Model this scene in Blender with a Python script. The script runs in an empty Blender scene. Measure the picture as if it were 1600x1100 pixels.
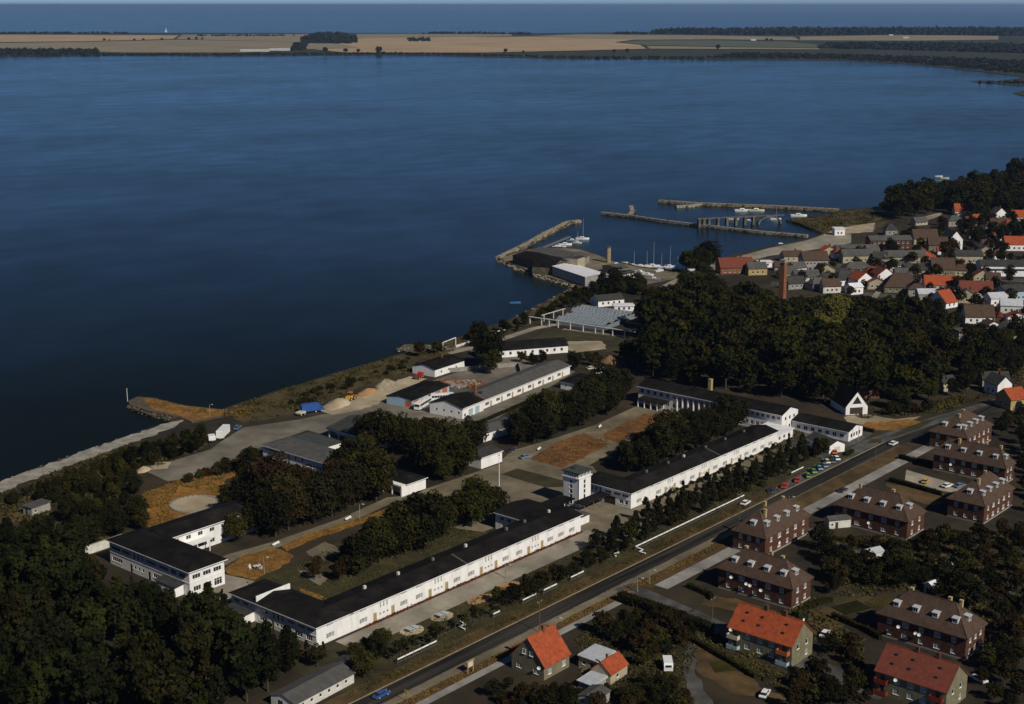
import bpy, math, random
import numpy as np
from mathutils import Vector, Matrix
from mathutils.geometry import tessellate_polygon

R = math.radians
random.seed(7)
SC = bpy.context.scene
COL = SC.collection

# ---------------------------------------------------------------- camera (calibrated from the photograph)
F_PX, CAM_H = 2250.0, 150.0
PITCH = math.atan(542 / F_PX)
YAW = R(40.519)                       # between the view direction and the long axis of the compound (world +x)
CA, SA = math.cos(YAW), math.sin(YAW)
FWD, RGT = (CA, SA), (SA, -CA)
_O = (20.389, 417.595)                # tower corner = world origin, measured right / ahead of the camera
CAM_XY = (-(_O[0] * RGT[0] + _O[1] * FWD[0]), -(_O[0] * RGT[1] + _O[1] * FWD[1]))
cam_d = bpy.data.cameras.new('camera'); cam = bpy.data.objects.new('camera', cam_d); COL.objects.link(cam)
cam.location = (CAM_XY[0], CAM_XY[1], CAM_H)
cam.rotation_euler = (R(90) - PITCH, 0, math.atan2(SA, CA) - R(90))
cam_d.sensor_width = 36; cam_d.lens = F_PX / 1600 * 36
cam_d.clip_start = 1; cam_d.clip_end = 800000
SC.camera = cam

# ---------------------------------------------------------------- sky, sun, exposure
SUN_AZ, SUN_EL = R(-90 - 10), R(38)   # the sun stands over the road side, a little to the near side
to_sun = Vector((math.cos(SUN_AZ) * math.cos(SUN_EL), math.sin(SUN_AZ) * math.cos(SUN_EL), math.sin(SUN_EL)))
w = bpy.data.worlds.new('World'); SC.world = w; w.use_nodes = True
nt = w.node_tree; bg = nt.nodes['Background']
sky = nt.nodes.new('ShaderNodeTexSky'); sky.sky_type = 'NISHITA'; sky.sun_disc = False
sky.sun_elevation = SUN_EL; sky.sun_rotation = math.atan2(to_sun.x, to_sun.y)
sky.air_density = 0.5; sky.dust_density = 0.0; sky.ozone_density = 6.0; sky.altitude = 2000
nt.links.new(sky.outputs[0], bg.inputs[0]); bg.inputs[1].default_value = 0.065
sd = bpy.data.lights.new('sun', 'SUN'); sd.energy = 4.6; sd.angle = R(0.53); sd.color = (1.0, 0.93, 0.82)
so = bpy.data.objects.new('sun', sd); COL.objects.link(so); so.rotation_euler = to_sun.to_track_quat('Z', 'Y').to_euler()
SC.view_settings.view_transform = 'Standard'; SC.view_settings.look = 'None'
SC.view_settings.exposure = -0.25; SC.view_settings.gamma = 1.0; SC.view_settings.use_curve_mapping = False
SC.cycles.max_bounces = 5; SC.cycles.diffuse_bounces = 2; SC.cycles.glossy_bounces = 2
SC.cycles.transparent_max_bounces = 6; SC.cycles.volume_bounces = 0; SC.cycles.use_denoising = True


def P(px, py, z=0.0):
    """ground point that the photograph shows at a pixel"""
    x = (px - 800) / F_PX; y = (550 - py) / F_PX
    c, s = math.cos(PITCH), math.sin(PITCH)
    f, u = c + y * s, -s + y * c
    t = (z - CAM_H) / u
    return (CAM_XY[0] + t * (x * RGT[0] + f * FWD[0]), CAM_XY[1] + t * (x * RGT[1] + f * FWD[1]))


def PX(x, y, z=0.0):
    dx, dy, dz = x - CAM_XY[0], y - CAM_XY[1], z - CAM_H
    r = dx * RGT[0] + dy * RGT[1]; f = dx * FWD[0] + dy * FWD[1]
    c, s = math.cos(PITCH), math.sin(PITCH)
    d = f * c - dz * s; u = f * s + dz * c
    return 800 + F_PX * r / d, 550 - F_PX * u / d


# ---------------------------------------------------------------- materials
MATS = {}


def mat(name, col, col2=None, scale=1.0, rough=0.85, bump=0.0, bscale=None, spec=0.3, metal=0.0, rnd=0.0, detail=6.0, big=0.0, kind=None, contrast=(0.35, 0.65), stretch=None, tones=False):
    m = bpy.data.materials.new(name); m.use_nodes = True
    t = m.node_tree; b = t.nodes['Principled BSDF']
    b.inputs['Roughness'].default_value = rough; b.inputs['Metallic'].default_value = metal
    b.inputs['Specular IOR Level'].default_value = spec
    tc = t.nodes.new('ShaderNodeTexCoord'); co = tc.outputs['Object']
    if stretch:
        mp_ = t.nodes.new('ShaderNodeMapping'); mp_.inputs['Scale'].default_value = stretch; t.links.new(co, mp_.inputs['Vector']); co = mp_.outputs[0]
    if col2 is None:
        col2 = tuple(c * 0.72 for c in col)
    nz = t.nodes.new('ShaderNodeTexNoise'); nz.inputs['Scale'].default_value = scale; nz.inputs['Detail'].default_value = detail
    nz.inputs['Roughness'].default_value = 0.65
    t.links.new(co, nz.inputs['Vector'])
    rp = t.nodes.new('ShaderNodeValToRGB'); rp.color_ramp.elements[0].position = contrast[0]; rp.color_ramp.elements[1].position = contrast[1]
    rp.color_ramp.elements[0].color = (*col2, 1); rp.color_ramp.elements[1].color = (*col, 1)
    t.links.new(nz.outputs[0], rp.inputs[0]); out = rp.outputs[0]
    if big:
        n2 = t.nodes.new('ShaderNodeTexNoise'); n2.inputs['Scale'].default_value = big; n2.inputs['Detail'].default_value = 3
        t.links.new(co, n2.inputs['Vector'])
        mr = t.nodes.new('ShaderNodeMapRange'); mr.inputs[1].default_value = 0.3; mr.inputs[2].default_value = 0.7
        mr.inputs[3].default_value = 0.6; mr.inputs[4].default_value = 1.3
        t.links.new(n2.outputs[0], mr.inputs[0])
        hs = t.nodes.new('ShaderNodeHueSaturation'); t.links.new(mr.outputs[0], hs.inputs['Value']); t.links.new(out, hs.inputs['Color']); out = hs.outputs[0]
    if tones:                                 # each tree of a wood has its own green
        at = t.nodes.new('ShaderNodeAttribute'); at.attribute_name = 'tone'
        cr_ = t.nodes.new('ShaderNodeValToRGB'); e_ = cr_.color_ramp.elements; e_[0].position = 0; e_[0].color = (.55, .62, .5, 1); e_[1].position = 1; e_[1].color = (1.4, 1.35, .9, 1)
        for p_, c_ in ((.3, (.8, .95, .8)), (.6, (1.0, 1.0, 1.0)), (.72, (1.1, .9, .75)), (.88, (.95, 1.15, .8))): e_.new(p_).color = (*c_, 1)
        t.links.new(at.outputs['Fac'], cr_.inputs[0]); mm_ = t.nodes.new('ShaderNodeMix'); mm_.data_type = 'RGBA'; mm_.blend_type = 'MULTIPLY'; mm_.inputs[0].default_value = 1
        t.links.new(out, mm_.inputs[6]); t.links.new(cr_.outputs[0], mm_.inputs[7]); out = mm_.outputs[2]
    if rnd:
        oi = t.nodes.new('ShaderNodeObjectInfo')
        mr = t.nodes.new('ShaderNodeMapRange'); mr.inputs[3].default_value = 1 - rnd; mr.inputs[4].default_value = 1 + rnd
        t.links.new(oi.outputs['Random'], mr.inputs[0])
        mh = t.nodes.new('ShaderNodeMapRange'); mh.inputs[3].default_value = 0.5 + rnd * 0.06; mh.inputs[4].default_value = 0.5 - rnd * 0.05
        mul = t.nodes.new('ShaderNodeMath'); mul.operation = 'MULTIPLY'; mul.inputs[1].default_value = 7.31
        fr = t.nodes.new('ShaderNodeMath'); fr.operation = 'FRACT'
        t.links.new(oi.outputs['Random'], mul.inputs[0]); t.links.new(mul.outputs[0], fr.inputs[0]); t.links.new(fr.outputs[0], mh.inputs[0])
        hs = t.nodes.new('ShaderNodeHueSaturation'); t.links.new(mr.outputs[0], hs.inputs['Value']); t.links.new(mh.outputs[0], hs.inputs['Hue'])
        t.links.new(out, hs.inputs['Color']); out = hs.outputs[0]
    t.links.new(out, b.inputs['Base Color'])
    if bump:
        bp = t.nodes.new('ShaderNodeBump'); bp.inputs['Strength'].default_value = bump; bp.inputs['Distance'].default_value = 0.05
        nb = t.nodes.new('ShaderNodeTexNoise'); nb.inputs['Scale'].default_value = bscale or scale * 4; nb.inputs['Detail'].default_value = 4
        t.links.new(co, nb.inputs['Vector']); t.links.new(nb.outputs[0], bp.inputs['Height']); t.links.new(bp.outputs[0], b.inputs['Normal'])
    if kind == 'corrugated':
        wv = t.nodes.new('ShaderNodeTexWave'); wv.inputs['Scale'].default_value = 1.2; wv.bands_direction = 'X'
        bp = t.nodes.new('ShaderNodeBump'); bp.inputs['Strength'].default_value = 0.6; bp.inputs['Distance'].default_value = 0.06
        t.links.new(co, wv.inputs['Vector']); t.links.new(wv.outputs[0], bp.inputs['Height']); t.links.new(bp.outputs[0], b.inputs['Normal'])
    MATS[name] = m
    return m


mat('white_render', (0.80, 0.79, 0.77), (0.60, 0.585, 0.55), 0.5, 0.85, detail=8, contrast=(0.22, 0.55), stretch=(1, 1, 0.25))
mat('off_white', (0.66, 0.64, 0.58), (0.48, 0.46, 0.40), 0.6, 0.85)
mat('beige_render', (0.42, 0.37, 0.25), (0.30, 0.26, 0.17), 0.6, 0.9)
mat('olive_render', (0.20, 0.18, 0.11), (0.13, 0.12, 0.07), 0.6, 0.9)
mat('yellow_render', (0.44, 0.34, 0.15), (0.32, 0.25, 0.11), 0.6, 0.9)
mat('grey_render', (0.32, 0.31, 0.28), (0.22, 0.21, 0.19), 0.6, 0.9)
mat('brick_red', (0.112, 0.045, 0.025), (0.048, 0.020, 0.012), 1.4, 0.9)
mat('brick_orange', (0.25, 0.10, 0.045), (0.14, 0.055, 0.026), 1.0, 0.9)
mat('tar_roof', (0.019, 0.017, 0.015), (0.007, 0.0065, 0.006), 0.3, 0.9, spec=0.06, bump=0.2, bscale=3, big=0.06, detail=9)
mat('grey_roof', (0.095, 0.092, 0.085), (0.06, 0.058, 0.052), 0.5, 0.85, kind='corrugated')
mat('dark_grey_roof', (0.05, 0.05, 0.046), (0.028, 0.028, 0.026), 0.5, 0.85, kind='corrugated')
mat('slate_green_roof', (0.055, 0.066, 0.06), (0.035, 0.042, 0.038), 0.5, 0.8)
mat('brown_tile', (0.085, 0.052, 0.034), (0.05, 0.03, 0.02), 0.9, 0.85, bump=0.5, bscale=5)
mat('red_tile', (0.18, 0.045, 0.025), (0.11, 0.03, 0.018), 0.9, 0.85, bump=0.4, bscale=5)
mat('orange_tile', (0.37, 0.075, 0.022), (0.22, 0.042, 0.014), 0.9, 0.8, bump=0.4, bscale=5)
mat('white_roof', (0.78, 0.78, 0.80), (0.62, 0.62, 0.65), 0.3, 0.6)
mat('pale_metal', (0.5, 0.52, 0.54), (0.38, 0.4, 0.42), 0.6, 0.5, spec=0.5)
mat('window_frame', (0.78, 0.78, 0.75), (0.7, 0.7, 0.66), 2, 0.6)
mat('glass_dark', (0.035, 0.042, 0.05), (0.018, 0.02, 0.024), 0.4, 0.08, spec=0.6)
mat('glass_curtain', (0.44, 0.44, 0.43), (0.15, 0.15, 0.15), 0.9, 0.25, spec=0.5)
mat('door_ochre', (0.42, 0.33, 0.15), (0.3, 0.23, 0.1), 1.2, 0.7)
mat('door_dark', (0.05, 0.04, 0.03), None, 1.2, 0.7)
mat('pale_blue_paint', (0.36, 0.48, 0.56), (0.28, 0.38, 0.45), 0.8, 0.7)
mat('orange_paint', (0.5, 0.13, 0.04), (0.4, 0.1, 0.03), 0.8, 0.7)
mat('concrete', (0.30, 0.285, 0.25), (0.19, 0.18, 0.155), 0.7, 0.92, bump=0.2)
mat('weathered_concrete', (0.15, 0.135, 0.105), (0.06, 0.055, 0.045), 0.4, 0.95, bump=0.3)
mat('concrete_ochre', (0.33, 0.27, 0.16), (0.2, 0.16, 0.1), 0.7, 0.92)
mat('stone_dark', (0.13, 0.105, 0.07), (0.05, 0.042, 0.03), 0.5, 0.95, bump=0.5, rnd=0.2)
mat('stone_pale', (0.30, 0.26, 0.19), (0.15, 0.12, 0.08), 0.5, 0.95, rnd=0.2)
mat('wood', (0.14, 0.10, 0.06), (0.08, 0.055, 0.035), 1.2, 0.9)
mat('metal_grey', (0.22, 0.22, 0.21), None, 1.0, 0.5, metal=0.3)
mat('rubber', (0.015, 0.015, 0.015), None, 2, 0.8)
mat('earth', (0.045, 0.032, 0.015), (0.016, 0.013, 0.006), 0.09, 0.97, bump=0.5, bscale=1.3, big=0.02, detail=9)
mat('asphalt', (0.17, 0.15, 0.115), (0.115, 0.10, 0.076), 0.12, 0.93, bump=0.15, bscale=6, big=0.03, detail=9)
mat('road_asphalt', (0.052, 0.047, 0.040), (0.008, 0.008, 0.007), 0.3, 0.9, spec=0.1, detail=9, stretch=(0.06, 1.6, 1))
mat('road_worn', (0.10, 0.096, 0.088), (0.05, 0.048, 0.044), 0.2, 0.85, big=0.05, detail=9)
mat('plaza_paving', (0.20, 0.168, 0.108), (0.125, 0.104, 0.066), 0.18, 0.93, big=0.05, detail=9)
mat('path_paving', (0.30, 0.27, 0.21), (0.21, 0.185, 0.14), 0.25, 0.92, big=0.06, detail=9)
mat('pavement', (0.30, 0.285, 0.255), (0.21, 0.2, 0.175), 0.3, 0.92, big=0.08, detail=8)
mat('sand', (0.42, 0.35, 0.24), (0.30, 0.24, 0.15), 0.12, 0.95, big=0.05, detail=8)
mat('sand_orange', (0.40, 0.24, 0.11), (0.28, 0.16, 0.07), 0.3, 0.95, detail=8)
mat('beach_shingle', (0.34, 0.32, 0.27), (0.17, 0.155, 0.125), 0.25, 0.95, bump=0.5, detail=10)
mat('red_soil', (0.21, 0.085, 0.026), (0.075, 0.04, 0.012), 0.35, 0.97, bump=0.5, big=0.07, detail=10)
mat('dry_lawn', (0.31, 0.155, 0.028), (0.13, 0.062, 0.015), 0.45, 0.97, bump=0.5, big=0.06, detail=9)
mat('green_lawn', (0.05, 0.044, 0.014), (0.026, 0.022, 0.008), 0.2, 0.97, bump=0.4, big=0.05, detail=9)
mat('brown_verge', (0.11, 0.065, 0.023), (0.05, 0.034, 0.012), 0.2, 0.97, bump=0.5, big=0.05, detail=9)
mat('scrub_ground', (0.085, 0.062, 0.02), (0.038, 0.03, 0.011), 0.12, 0.97, bump=0.5, big=0.04, detail=9)
mat('straw_field', (0.42, 0.30, 0.17), (0.31, 0.22, 0.12), 0.004, 0.97, detail=5)
mat('stubble_field', (0.26, 0.22, 0.135), (0.19, 0.16, 0.1), 0.004, 0.97, detail=5)
mat('green_field', (0.10, 0.11, 0.06), (0.075, 0.08, 0.045), 0.006, 0.97, detail=5)
mat('marsh', (0.035, 0.04, 0.018), (0.02, 0.022, 0.01), 0.01, 0.97, detail=5)
mat('leaf', (0.044, 0.040, 0.009), (0.018, 0.017, 0.005), 0.3, 0.9, rnd=0.34, spec=0.03)
mat('leaf_dark', (0.022, 0.0215, 0.007), (0.010, 0.010, 0.004), 0.3, 0.9, rnd=0.3, spec=0.03)
mat('leaf_bronze', (0.044, 0.027, 0.010), (0.018, 0.012, 0.005), 0.3, 0.9, rnd=0.3, spec=0.03)
mat('leaf_bright', (0.11, 0.10, 0.018), (0.06, 0.055, 0.012), 0.35, 0.8, rnd=0.25, spec=0.12)
mat('wood_leaf', (0.036, 0.033, 0.008), (0.008, 0.008, 0.003), 0.07, 0.9, spec=0.03, detail=3, contrast=(.3, .7), tones=True)
mat('wood_needle', (0.027, 0.028, 0.009), (0.006, 0.007, 0.003), 0.08, 0.9, spec=0.03, detail=3, contrast=(.3, .7), tones=True)
mat('needle', (0.028, 0.027, 0.009), (0.011, 0.011, 0.004), 0.5, 0.9, rnd=0.3, spec=0.03)
mat('bark', (0.075, 0.055, 0.035), (0.04, 0.03, 0.02), 1.5, 0.95)
mat('far_leaf', (0.026, 0.032, 0.02), (0.017, 0.021, 0.014), 0.02, 0.9, spec=0.1)
mat('dry_tuft', (0.22, 0.13, 0.03), (0.09, 0.058, 0.016), 0.25, 0.95, spec=0.1)
mat('scrub_tuft', (0.085, 0.07, 0.018), (0.03, 0.028, 0.009), 0.12, 0.95, spec=0.1)
mat('flower_red', (0.22, 0.04, 0.03), (0.06, 0.03, 0.012), 0.8, 0.95, spec=0.1)
mat('thatch', (0.20, 0.125, 0.055), (0.12, 0.075, 0.035), 0.8, 0.97, bump=0.5)
for n, c in dict(red=(0.5, 0.03, 0.015), white=(0.8, 0.8, 0.78), green=(0.12, 0.28, 0.04), blue=(0.05, 0.17, 0.36), dark=(0.03, 0.03, 0.04), yellow=(0.6, 0.34, 0.02),
                 teal=(0.1, 0.3, 0.36), orange=(0.6, 0.15, 0.02), cobalt=(0.03, 0.09, 0.3), cream=(0.6, 0.55, 0.4), maroon=(0.2, 0.03, 0.02), steel=(0.14, 0.2, 0.28)).items():
    mat('paint_' + n, c, tuple(v * 0.9 for v in c), 1.5, 0.35, spec=0.5)

# greenhouse glass: thin pale glazing
m = mat('greenhouse_glass', (0.34, 0.39, 0.43), (0.2, 0.24, 0.27), 0.7, 0.25, spec=0.6)
m.node_tree.nodes['Principled BSDF'].inputs['Alpha'].default_value = 0.55

# water: dark body colour, wind-ruffled surface, calmer and rougher lanes
m = bpy.data.materials.new('water'); m.use_nodes = True; MATS['water'] = m
t = m.node_tree; t.nodes.remove(t.nodes['Principled BSDF']); out = [n for n in t.nodes if n.type == 'OUTPUT_MATERIAL'][0]
tc = t.nodes.new('ShaderNodeTexCoord')
mp = t.nodes.new('ShaderNodeMapping'); mp.inputs['Rotation'].default_value = (0, 0, R(28)); mp.inputs['Scale'].default_value = (1, 1.5, 1)
t.links.new(tc.outputs['Object'], mp.inputs['Vector'])


def _noise(sc, det, src):
    n = t.nodes.new('ShaderNodeTexNoise'); n.inputs['Scale'].default_value = sc; n.inputs['Detail'].default_value = det
    t.links.new(src, n.inputs['Vector']); return n.outputs[0]


def _map(src, a0, a1, b0, b1):
    n = t.nodes.new('ShaderNodeMapRange'); n.inputs[1].default_value = a0; n.inputs[2].default_value = a1; n.inputs[3].default_value = b0; n.inputs[4].default_value = b1
    t.links.new(src, n.inputs[0]); return n.outputs[0]


lane = _noise(0.0024, 4, mp.outputs[0]); patch_n = _noise(0.02, 5, mp.outputs[0])
body = t.nodes.new('ShaderNodeBsdfDiffuse'); body.inputs['Color'].default_value = (0.0062, 0.0100, 0.0095, 1)
refl = t.nodes.new('ShaderNodeBsdfGlossy'); refl.inputs['Color'].default_value = (0.80, 0.96, 1.0, 1); t.links.new(_map(lane, 0.36, 0.64, 0.10, 0.17), refl.inputs['Roughness'])
b1 = t.nodes.new('ShaderNodeBump'); b1.inputs['Distance'].default_value = 1.0
t.links.new(_noise(0.22, 3, mp.outputs[0]), b1.inputs['Height']); t.links.new(_map(lane, 0.36, 0.64, 0.14, 0.30), b1.inputs['Strength'])
b2 = t.nodes.new('ShaderNodeBump'); b2.inputs['Strength'].default_value = 0.3; b2.inputs['Distance'].default_value = 0.25
t.links.new(_noise(0.9, 3, mp.outputs[0]), b2.inputs['Height']); t.links.new(b1.outputs[0], b2.inputs['Normal']); t.links.new(b2.outputs[0], refl.inputs['Normal'])
lw = t.nodes.new('ShaderNodeLayerWeight'); lw.inputs['Blend'].default_value = 0.5      # reflectance of ruffled water, rising towards grazing view
rp = t.nodes.new('ShaderNodeValToRGB'); el = rp.color_ramp.elements; el[0].position = 0.0; el[0].color = (.02, .02, .02, 1); el[1].position = 1.0; el[1].color = (.60, .60, .60, 1)
for p_, v_ in ((.70, .026), (.745, .046), (.81, .185), (.875, .37), (.953, .55)):
    q_ = el.new(p_); q_.color = (v_, v_, v_, 1)
t.links.new(lw.outputs['Facing'], rp.inputs[0])
mu = t.nodes.new('ShaderNodeMath'); mu.operation = 'MULTIPLY'; t.links.new(rp.outputs[0], mu.inputs[0]); t.links.new(_map(lane, 0.36, 0.64, 0.76, 1.15), mu.inputs[1])
mu2 = t.nodes.new('ShaderNodeMath'); mu2.operation = 'MULTIPLY'; t.links.new(mu.outputs[0], mu2.inputs[0]); t.links.new(_map(patch_n, 0.3, 0.7, 0.84, 1.14), mu2.inputs[1])
mx = t.nodes.new('ShaderNodeMixShader'); t.links.new(mu2.outputs[0], mx.inputs[0]); t.links.new(body.outputs[0], mx.inputs[1]); t.links.new(refl.outputs[0], mx.inputs[2]); t.links.new(mx.outputs[0], out.inputs['Surface'])


# ---------------------------------------------------------------- mesh helpers
class MB:
    def __init__(s): s.v = []; s.f = []

    def face(s, pts):
        i = len(s.v); s.v += [tuple(p) for p in pts]; s.f.append(tuple(range(i, i + len(pts))))

    def box(s, x0, x1, y0, y1, z0, z1):
        i = len(s.v)
        s.v += [(x0, y0, z0), (x1, y0, z0), (x1, y1, z0), (x0, y1, z0), (x0, y0, z1), (x1, y0, z1), (x1, y1, z1), (x0, y1, z1)]
        s.f += [(i, i + 3, i + 2, i + 1), (i + 4, i + 5, i + 6, i + 7), (i, i + 1, i + 5, i + 4), (i + 1, i + 2, i + 6, i + 5), (i + 2, i + 3, i + 7, i + 6), (i + 3, i, i + 4, i + 7)]
        return s

    def cyl(s, x, y, z0, z1, r0, r1=None, n=10):
        return s.tube((x, y, z0), (x, y, z1), r0, r0 if r1 is None else r1, n)

    def tube(s, a, b, r0, r1=None, n=6):
        r1 = r0 if r1 is None else r1
        a, b = Vector(a), Vector(b); d = (b - a).normalized()
        u = d.orthogonal().normalized(); v = d.cross(u); i = len(s.v)
        for c, r in ((a, r0), (b, r1)):
            for k in range(n):
                q = c + u * math.cos(2 * math.pi * k / n) * r + v * math.sin(2 * math.pi * k / n) * r; s.v.append(tuple(q))
        for k in range(n):
            s.f.append((i + k, i + (k + 1) % n, i + n + (k + 1) % n, i + n + k))
        s.f.append(tuple(range(i + n - 1, i - 1, -1))); s.f.append(tuple(range(i + n, i + 2 * n)))
        return s

    def prism(s, poly, z0, z1):
        n = len(poly); i = len(s.v)
        s.v += [(p[0], p[1], z0) for p in poly] + [(p[0], p[1], z1) for p in poly]
        tris = tessellate_polygon([[Vector((p[0], p[1], 0)) for p in poly]])
        for a, b_, c in tris:
            s.f.append((i + n + a, i + n + b_, i + n + c)); s.f.append((i + c, i + b_, i + a))
        for k in range(n):
            s.f.append((i + k, i + (k + 1) % n, i + n + (k + 1) % n, i + n + k))
        return s

    def loft(s, rings, cap=True):
        n = len(rings[0]); i = len(s.v)
        for r in rings: s.v += [tuple(p) for p in r]
        for j in range(len(rings) - 1):
            for k in range(n):
                a = i + j * n + k; b_ = i + j * n + (k + 1) % n
                s.f.append((a, b_, b_ + n, a + n))
        if cap:
            s.f.append(tuple(range(i + n - 1, i - 1, -1))); s.f.append(tuple(range(i + (len(rings) - 1) * n, i + len(rings) * n)))
        return s

    def mesh(s, name, m, smooth=False):
        me = bpy.data.meshes.new(name); me.from_pydata(s.v, [], s.f); me.materials.append(MATS[m])
        if smooth:
            me.shade_smooth()
        me.update()
        return me

    def build(s, name, m, parent=None, smooth=False):
        return place(s.mesh(name, m, smooth), name, parent)


def place(me, name, parent=None, loc=(0, 0, 0), rz=0.0):
    o = bpy.data.objects.new(name, me); COL.objects.link(o); o.location = loc
    if rz: o.rotation_euler = (0, 0, rz)
    if parent: o.parent = parent
    return o


def tag(o, label=None, cat=None, group=None, kind=None):
    if label: o['label'] = label
    if cat: o['category'] = cat
    if group: o['group'] = group
    if kind: o['kind'] = kind
    return o


def empty(name, loc=(0, 0, 0), rz=0.0):
    o = bpy.data.objects.new(name, None); COL.objects.link(o); o.location = loc; o.rotation_euler = (0, 0, rz); o.empty_display_size = 1
    return o


CACHE = {}


def cached(key, fn):
    if key not in CACHE: CACHE[key] = fn()
    return CACHE[key]


def sheet(name, poly, m, z, kind='structure', parent=None):
    """flat sheet over a world polygon"""
    mb = MB(); mb.v = [(p[0], p[1], z) for p in poly]
    for a, b_, c in tessellate_polygon([[Vector((p[0], p[1], 0)) for p in poly]]):
        va, vb, vc = (Vector(mb.v[k]) for k in (a, b_, c))
        mb.f.append((a, b_, c) if (vb - va).cross(vc - va).z > 0 else (a, c, b_))
    o = mb.build(name, m, parent)
    if parent is None: tag(o, kind=kind)
    return o


LAYN = [0]


def next_z(layer):
    LAYN[0] += 1
    return 0.004 + 0.006 * layer + 0.0007 * (LAYN[0] % 8)


def patch(name, pix, m, layer, jag=0.0):
    pts = [P(*p) for p in pix]
    if jag:                                   # worn, uneven edge
        rr = random.Random(len(pts) * 31 + int(pix[0][0]))
        out = []
        for i, a in enumerate(pts):
            c = pts[(i + 1) % len(pts)]; n = max(1, int(math.dist(a, c) / 2.2))
            for k in range(n):
                q = k / n; j = jag if k else 0
                out.append((a[0] + (c[0] - a[0]) * q + rr.uniform(-j, j), a[1] + (c[1] - a[1]) * q + rr.uniform(-j, j)))
        pts = out
    return sheet(name, pts, m, next_z(layer))


def inside(pt, poly):
    x, y = pt; c = False; j = len(poly) - 1
    for i in range(len(poly)):
        xi, yi = poly[i]; xj, yj = poly[j]
        if (yi > y) != (yj > y) and x < (xj - xi) * (y - yi) / (yj - yi) + xi: c = not c
        j = i
    return c


def seg_dist(p, a, b):
    ax, ay = a; bx, by = b; L2 = (bx - ax) ** 2 + (by - ay) ** 2
    q = max(0, min(1, ((p[0] - ax) * (bx - ax) + (p[1] - ay) * (by - ay)) / L2)) if L2 else 0
    return math.hypot(p[0] - ax - q * (bx - ax), p[1] - ay - q * (by - ay))


# ---------------------------------------------------------------- water, land, far shore
WZ = -1.3
C0 = CAM_XY


def rel(f, r):  # metres ahead / to the right of the camera
    return (C0[0] + f * FWD[0] + r * RGT[0], C0[1] + f * FWD[1] + r * RGT[1])


sheet('sea', [rel(-600, -3000), rel(-600, 3000), rel(8000, 9000), rel(300000, 150000), rel(300000, -150000), rel(8000, -9000)], 'water', WZ)

SHORE = [(-420, 905), (-250, 845), (0, 752), (60, 730), (120, 708), (200, 680), (262, 660), (290, 650), (345, 640), (400, 622), (450, 605), (520, 583), (600, 560), (625, 552),
         (690, 535), (720, 526), (760, 512), (800, 497), (850, 472), (880, 455), (900, 446), (870, 437), (830, 425), (795, 411), (778, 403), (800, 396), (822, 389),
         (870, 385), (905, 387), (935, 398), (960, 407), (1000, 416), (1060, 423), (1100, 410), (1150, 396), (1210, 383), (1262, 372), (1285, 364), (1262, 352), (1230, 343), (1255, 340),
         (1290, 335), (1320, 326), (1360, 325), (1400, 316), (1450, 300), (1520, 288), (1600, 262), (1750, 225), (2000, 190)]
rr = random.Random(3)
sh = [P(*p) for p in SHORE]
jag = []
for i in range(len(sh) - 1):
    a, c = sh[i], sh[i + 1]; d = math.dist(a, c); n = max(1, int(d / 7))
    rough = 0.9 if i < 18 or i > 40 else 0.3
    for k in range(n):
        q = k / n; jag.append((a[0] + (c[0] - a[0]) * q + (rr.uniform(-rough, rough) if k else 0), a[1] + (c[1] - a[1]) * q + (rr.uniform(-rough, rough) if k else 0)))
jag.append(sh[-1])
land = jag + [P(2600, 300), P(2600, 1900), P(-700, 1900)]
lm = MB(); lm.v = [(p[0], p[1], 0) for p in land]
for tri in tessellate_polygon([[Vector((p[0], p[1], 0)) for p in land]]): lm.f.append(tuple(tri))
nj = len(jag)
base = len(lm.v)
for i, p in enumerate(jag):                      # the bank slopes down under water
    a = jag[max(0, i - 1)]; c = jag[min(nj - 1, i + 1)]; dx, dy = c[0] - a[0], c[1] - a[1]; L = math.hypot(dx, dy) or 1
    lm.v.append((p[0] - dy / L * 2.4, p[1] + dx / L * 2.4, -2.2))
for i in range(nj - 1): lm.f.append((i, i + 1, base + i + 1, base + i))
tag(lm.build('ground', 'earth'), kind='structure')

# far land beyond the bay
farz = 0.0


def fpatch(name, pix, m, z): return sheet(name, [P(*p, z) for p in pix], m, z)


FAR = [(-60, 89), (0, 88.5), (80, 88), (160, 86.5), (260, 87), (400, 87.5), (520, 86.5), (600, 85.5), (720, 88), (800, 90), (870, 92), (960, 91.5), (1100, 93), (1200, 93.5), (1330, 95), (1420, 100), (1500, 108), (1560, 115), (1620, 121), (1700, 128),
       (1900, 120), (1900, 43), (1600, 45), (1330, 46), (1100, 47.5), (1000, 50), (800, 52), (520, 51.5), (200, 51), (0, 51), (-80, 51)]
fpatch('far_land', FAR, 'marsh', -0.6)
fpatch('field', [(-60, 66), (0, 65.5), (130, 64.5), (270, 61), (280, 55), (0, 54), (-60, 54)], 'straw_field', 0.4)
fpatch('field', [(-60, 79), (0, 78), (200, 82), (380, 82), (470, 77), (560, 75), (560, 69), (420, 65), (280, 62), (130, 65.5), (-60, 67.5)], 'stubble_field', 0.4)
fpatch('field', [(275, 61), (470, 66), (640, 60), (800, 56), (800, 53), (520, 53), (285, 54)], 'stubble_field', 0.7)
fpatch('field', [(540, 82), (760, 82), (900, 79), (1010, 76), (1000, 70), (960, 66), (990, 62), (830, 57), (700, 58), (570, 60), (520, 66), (560, 75), (490, 77)], 'straw_field', 1.0)
fpatch('field', [(990, 62), (1120, 61.5), (1250, 63), (1240, 57.5), (1040, 54.5), (900, 53.5), (830, 56.5)], 'stubble_field', 1.2)
fpatch('field', [(970, 66), (1010, 70.5), (1150, 73), (1275, 74.5), (1278, 69.5), (1230, 65), (1120, 63), (1000, 63)], 'green_field', 1.0)
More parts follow.
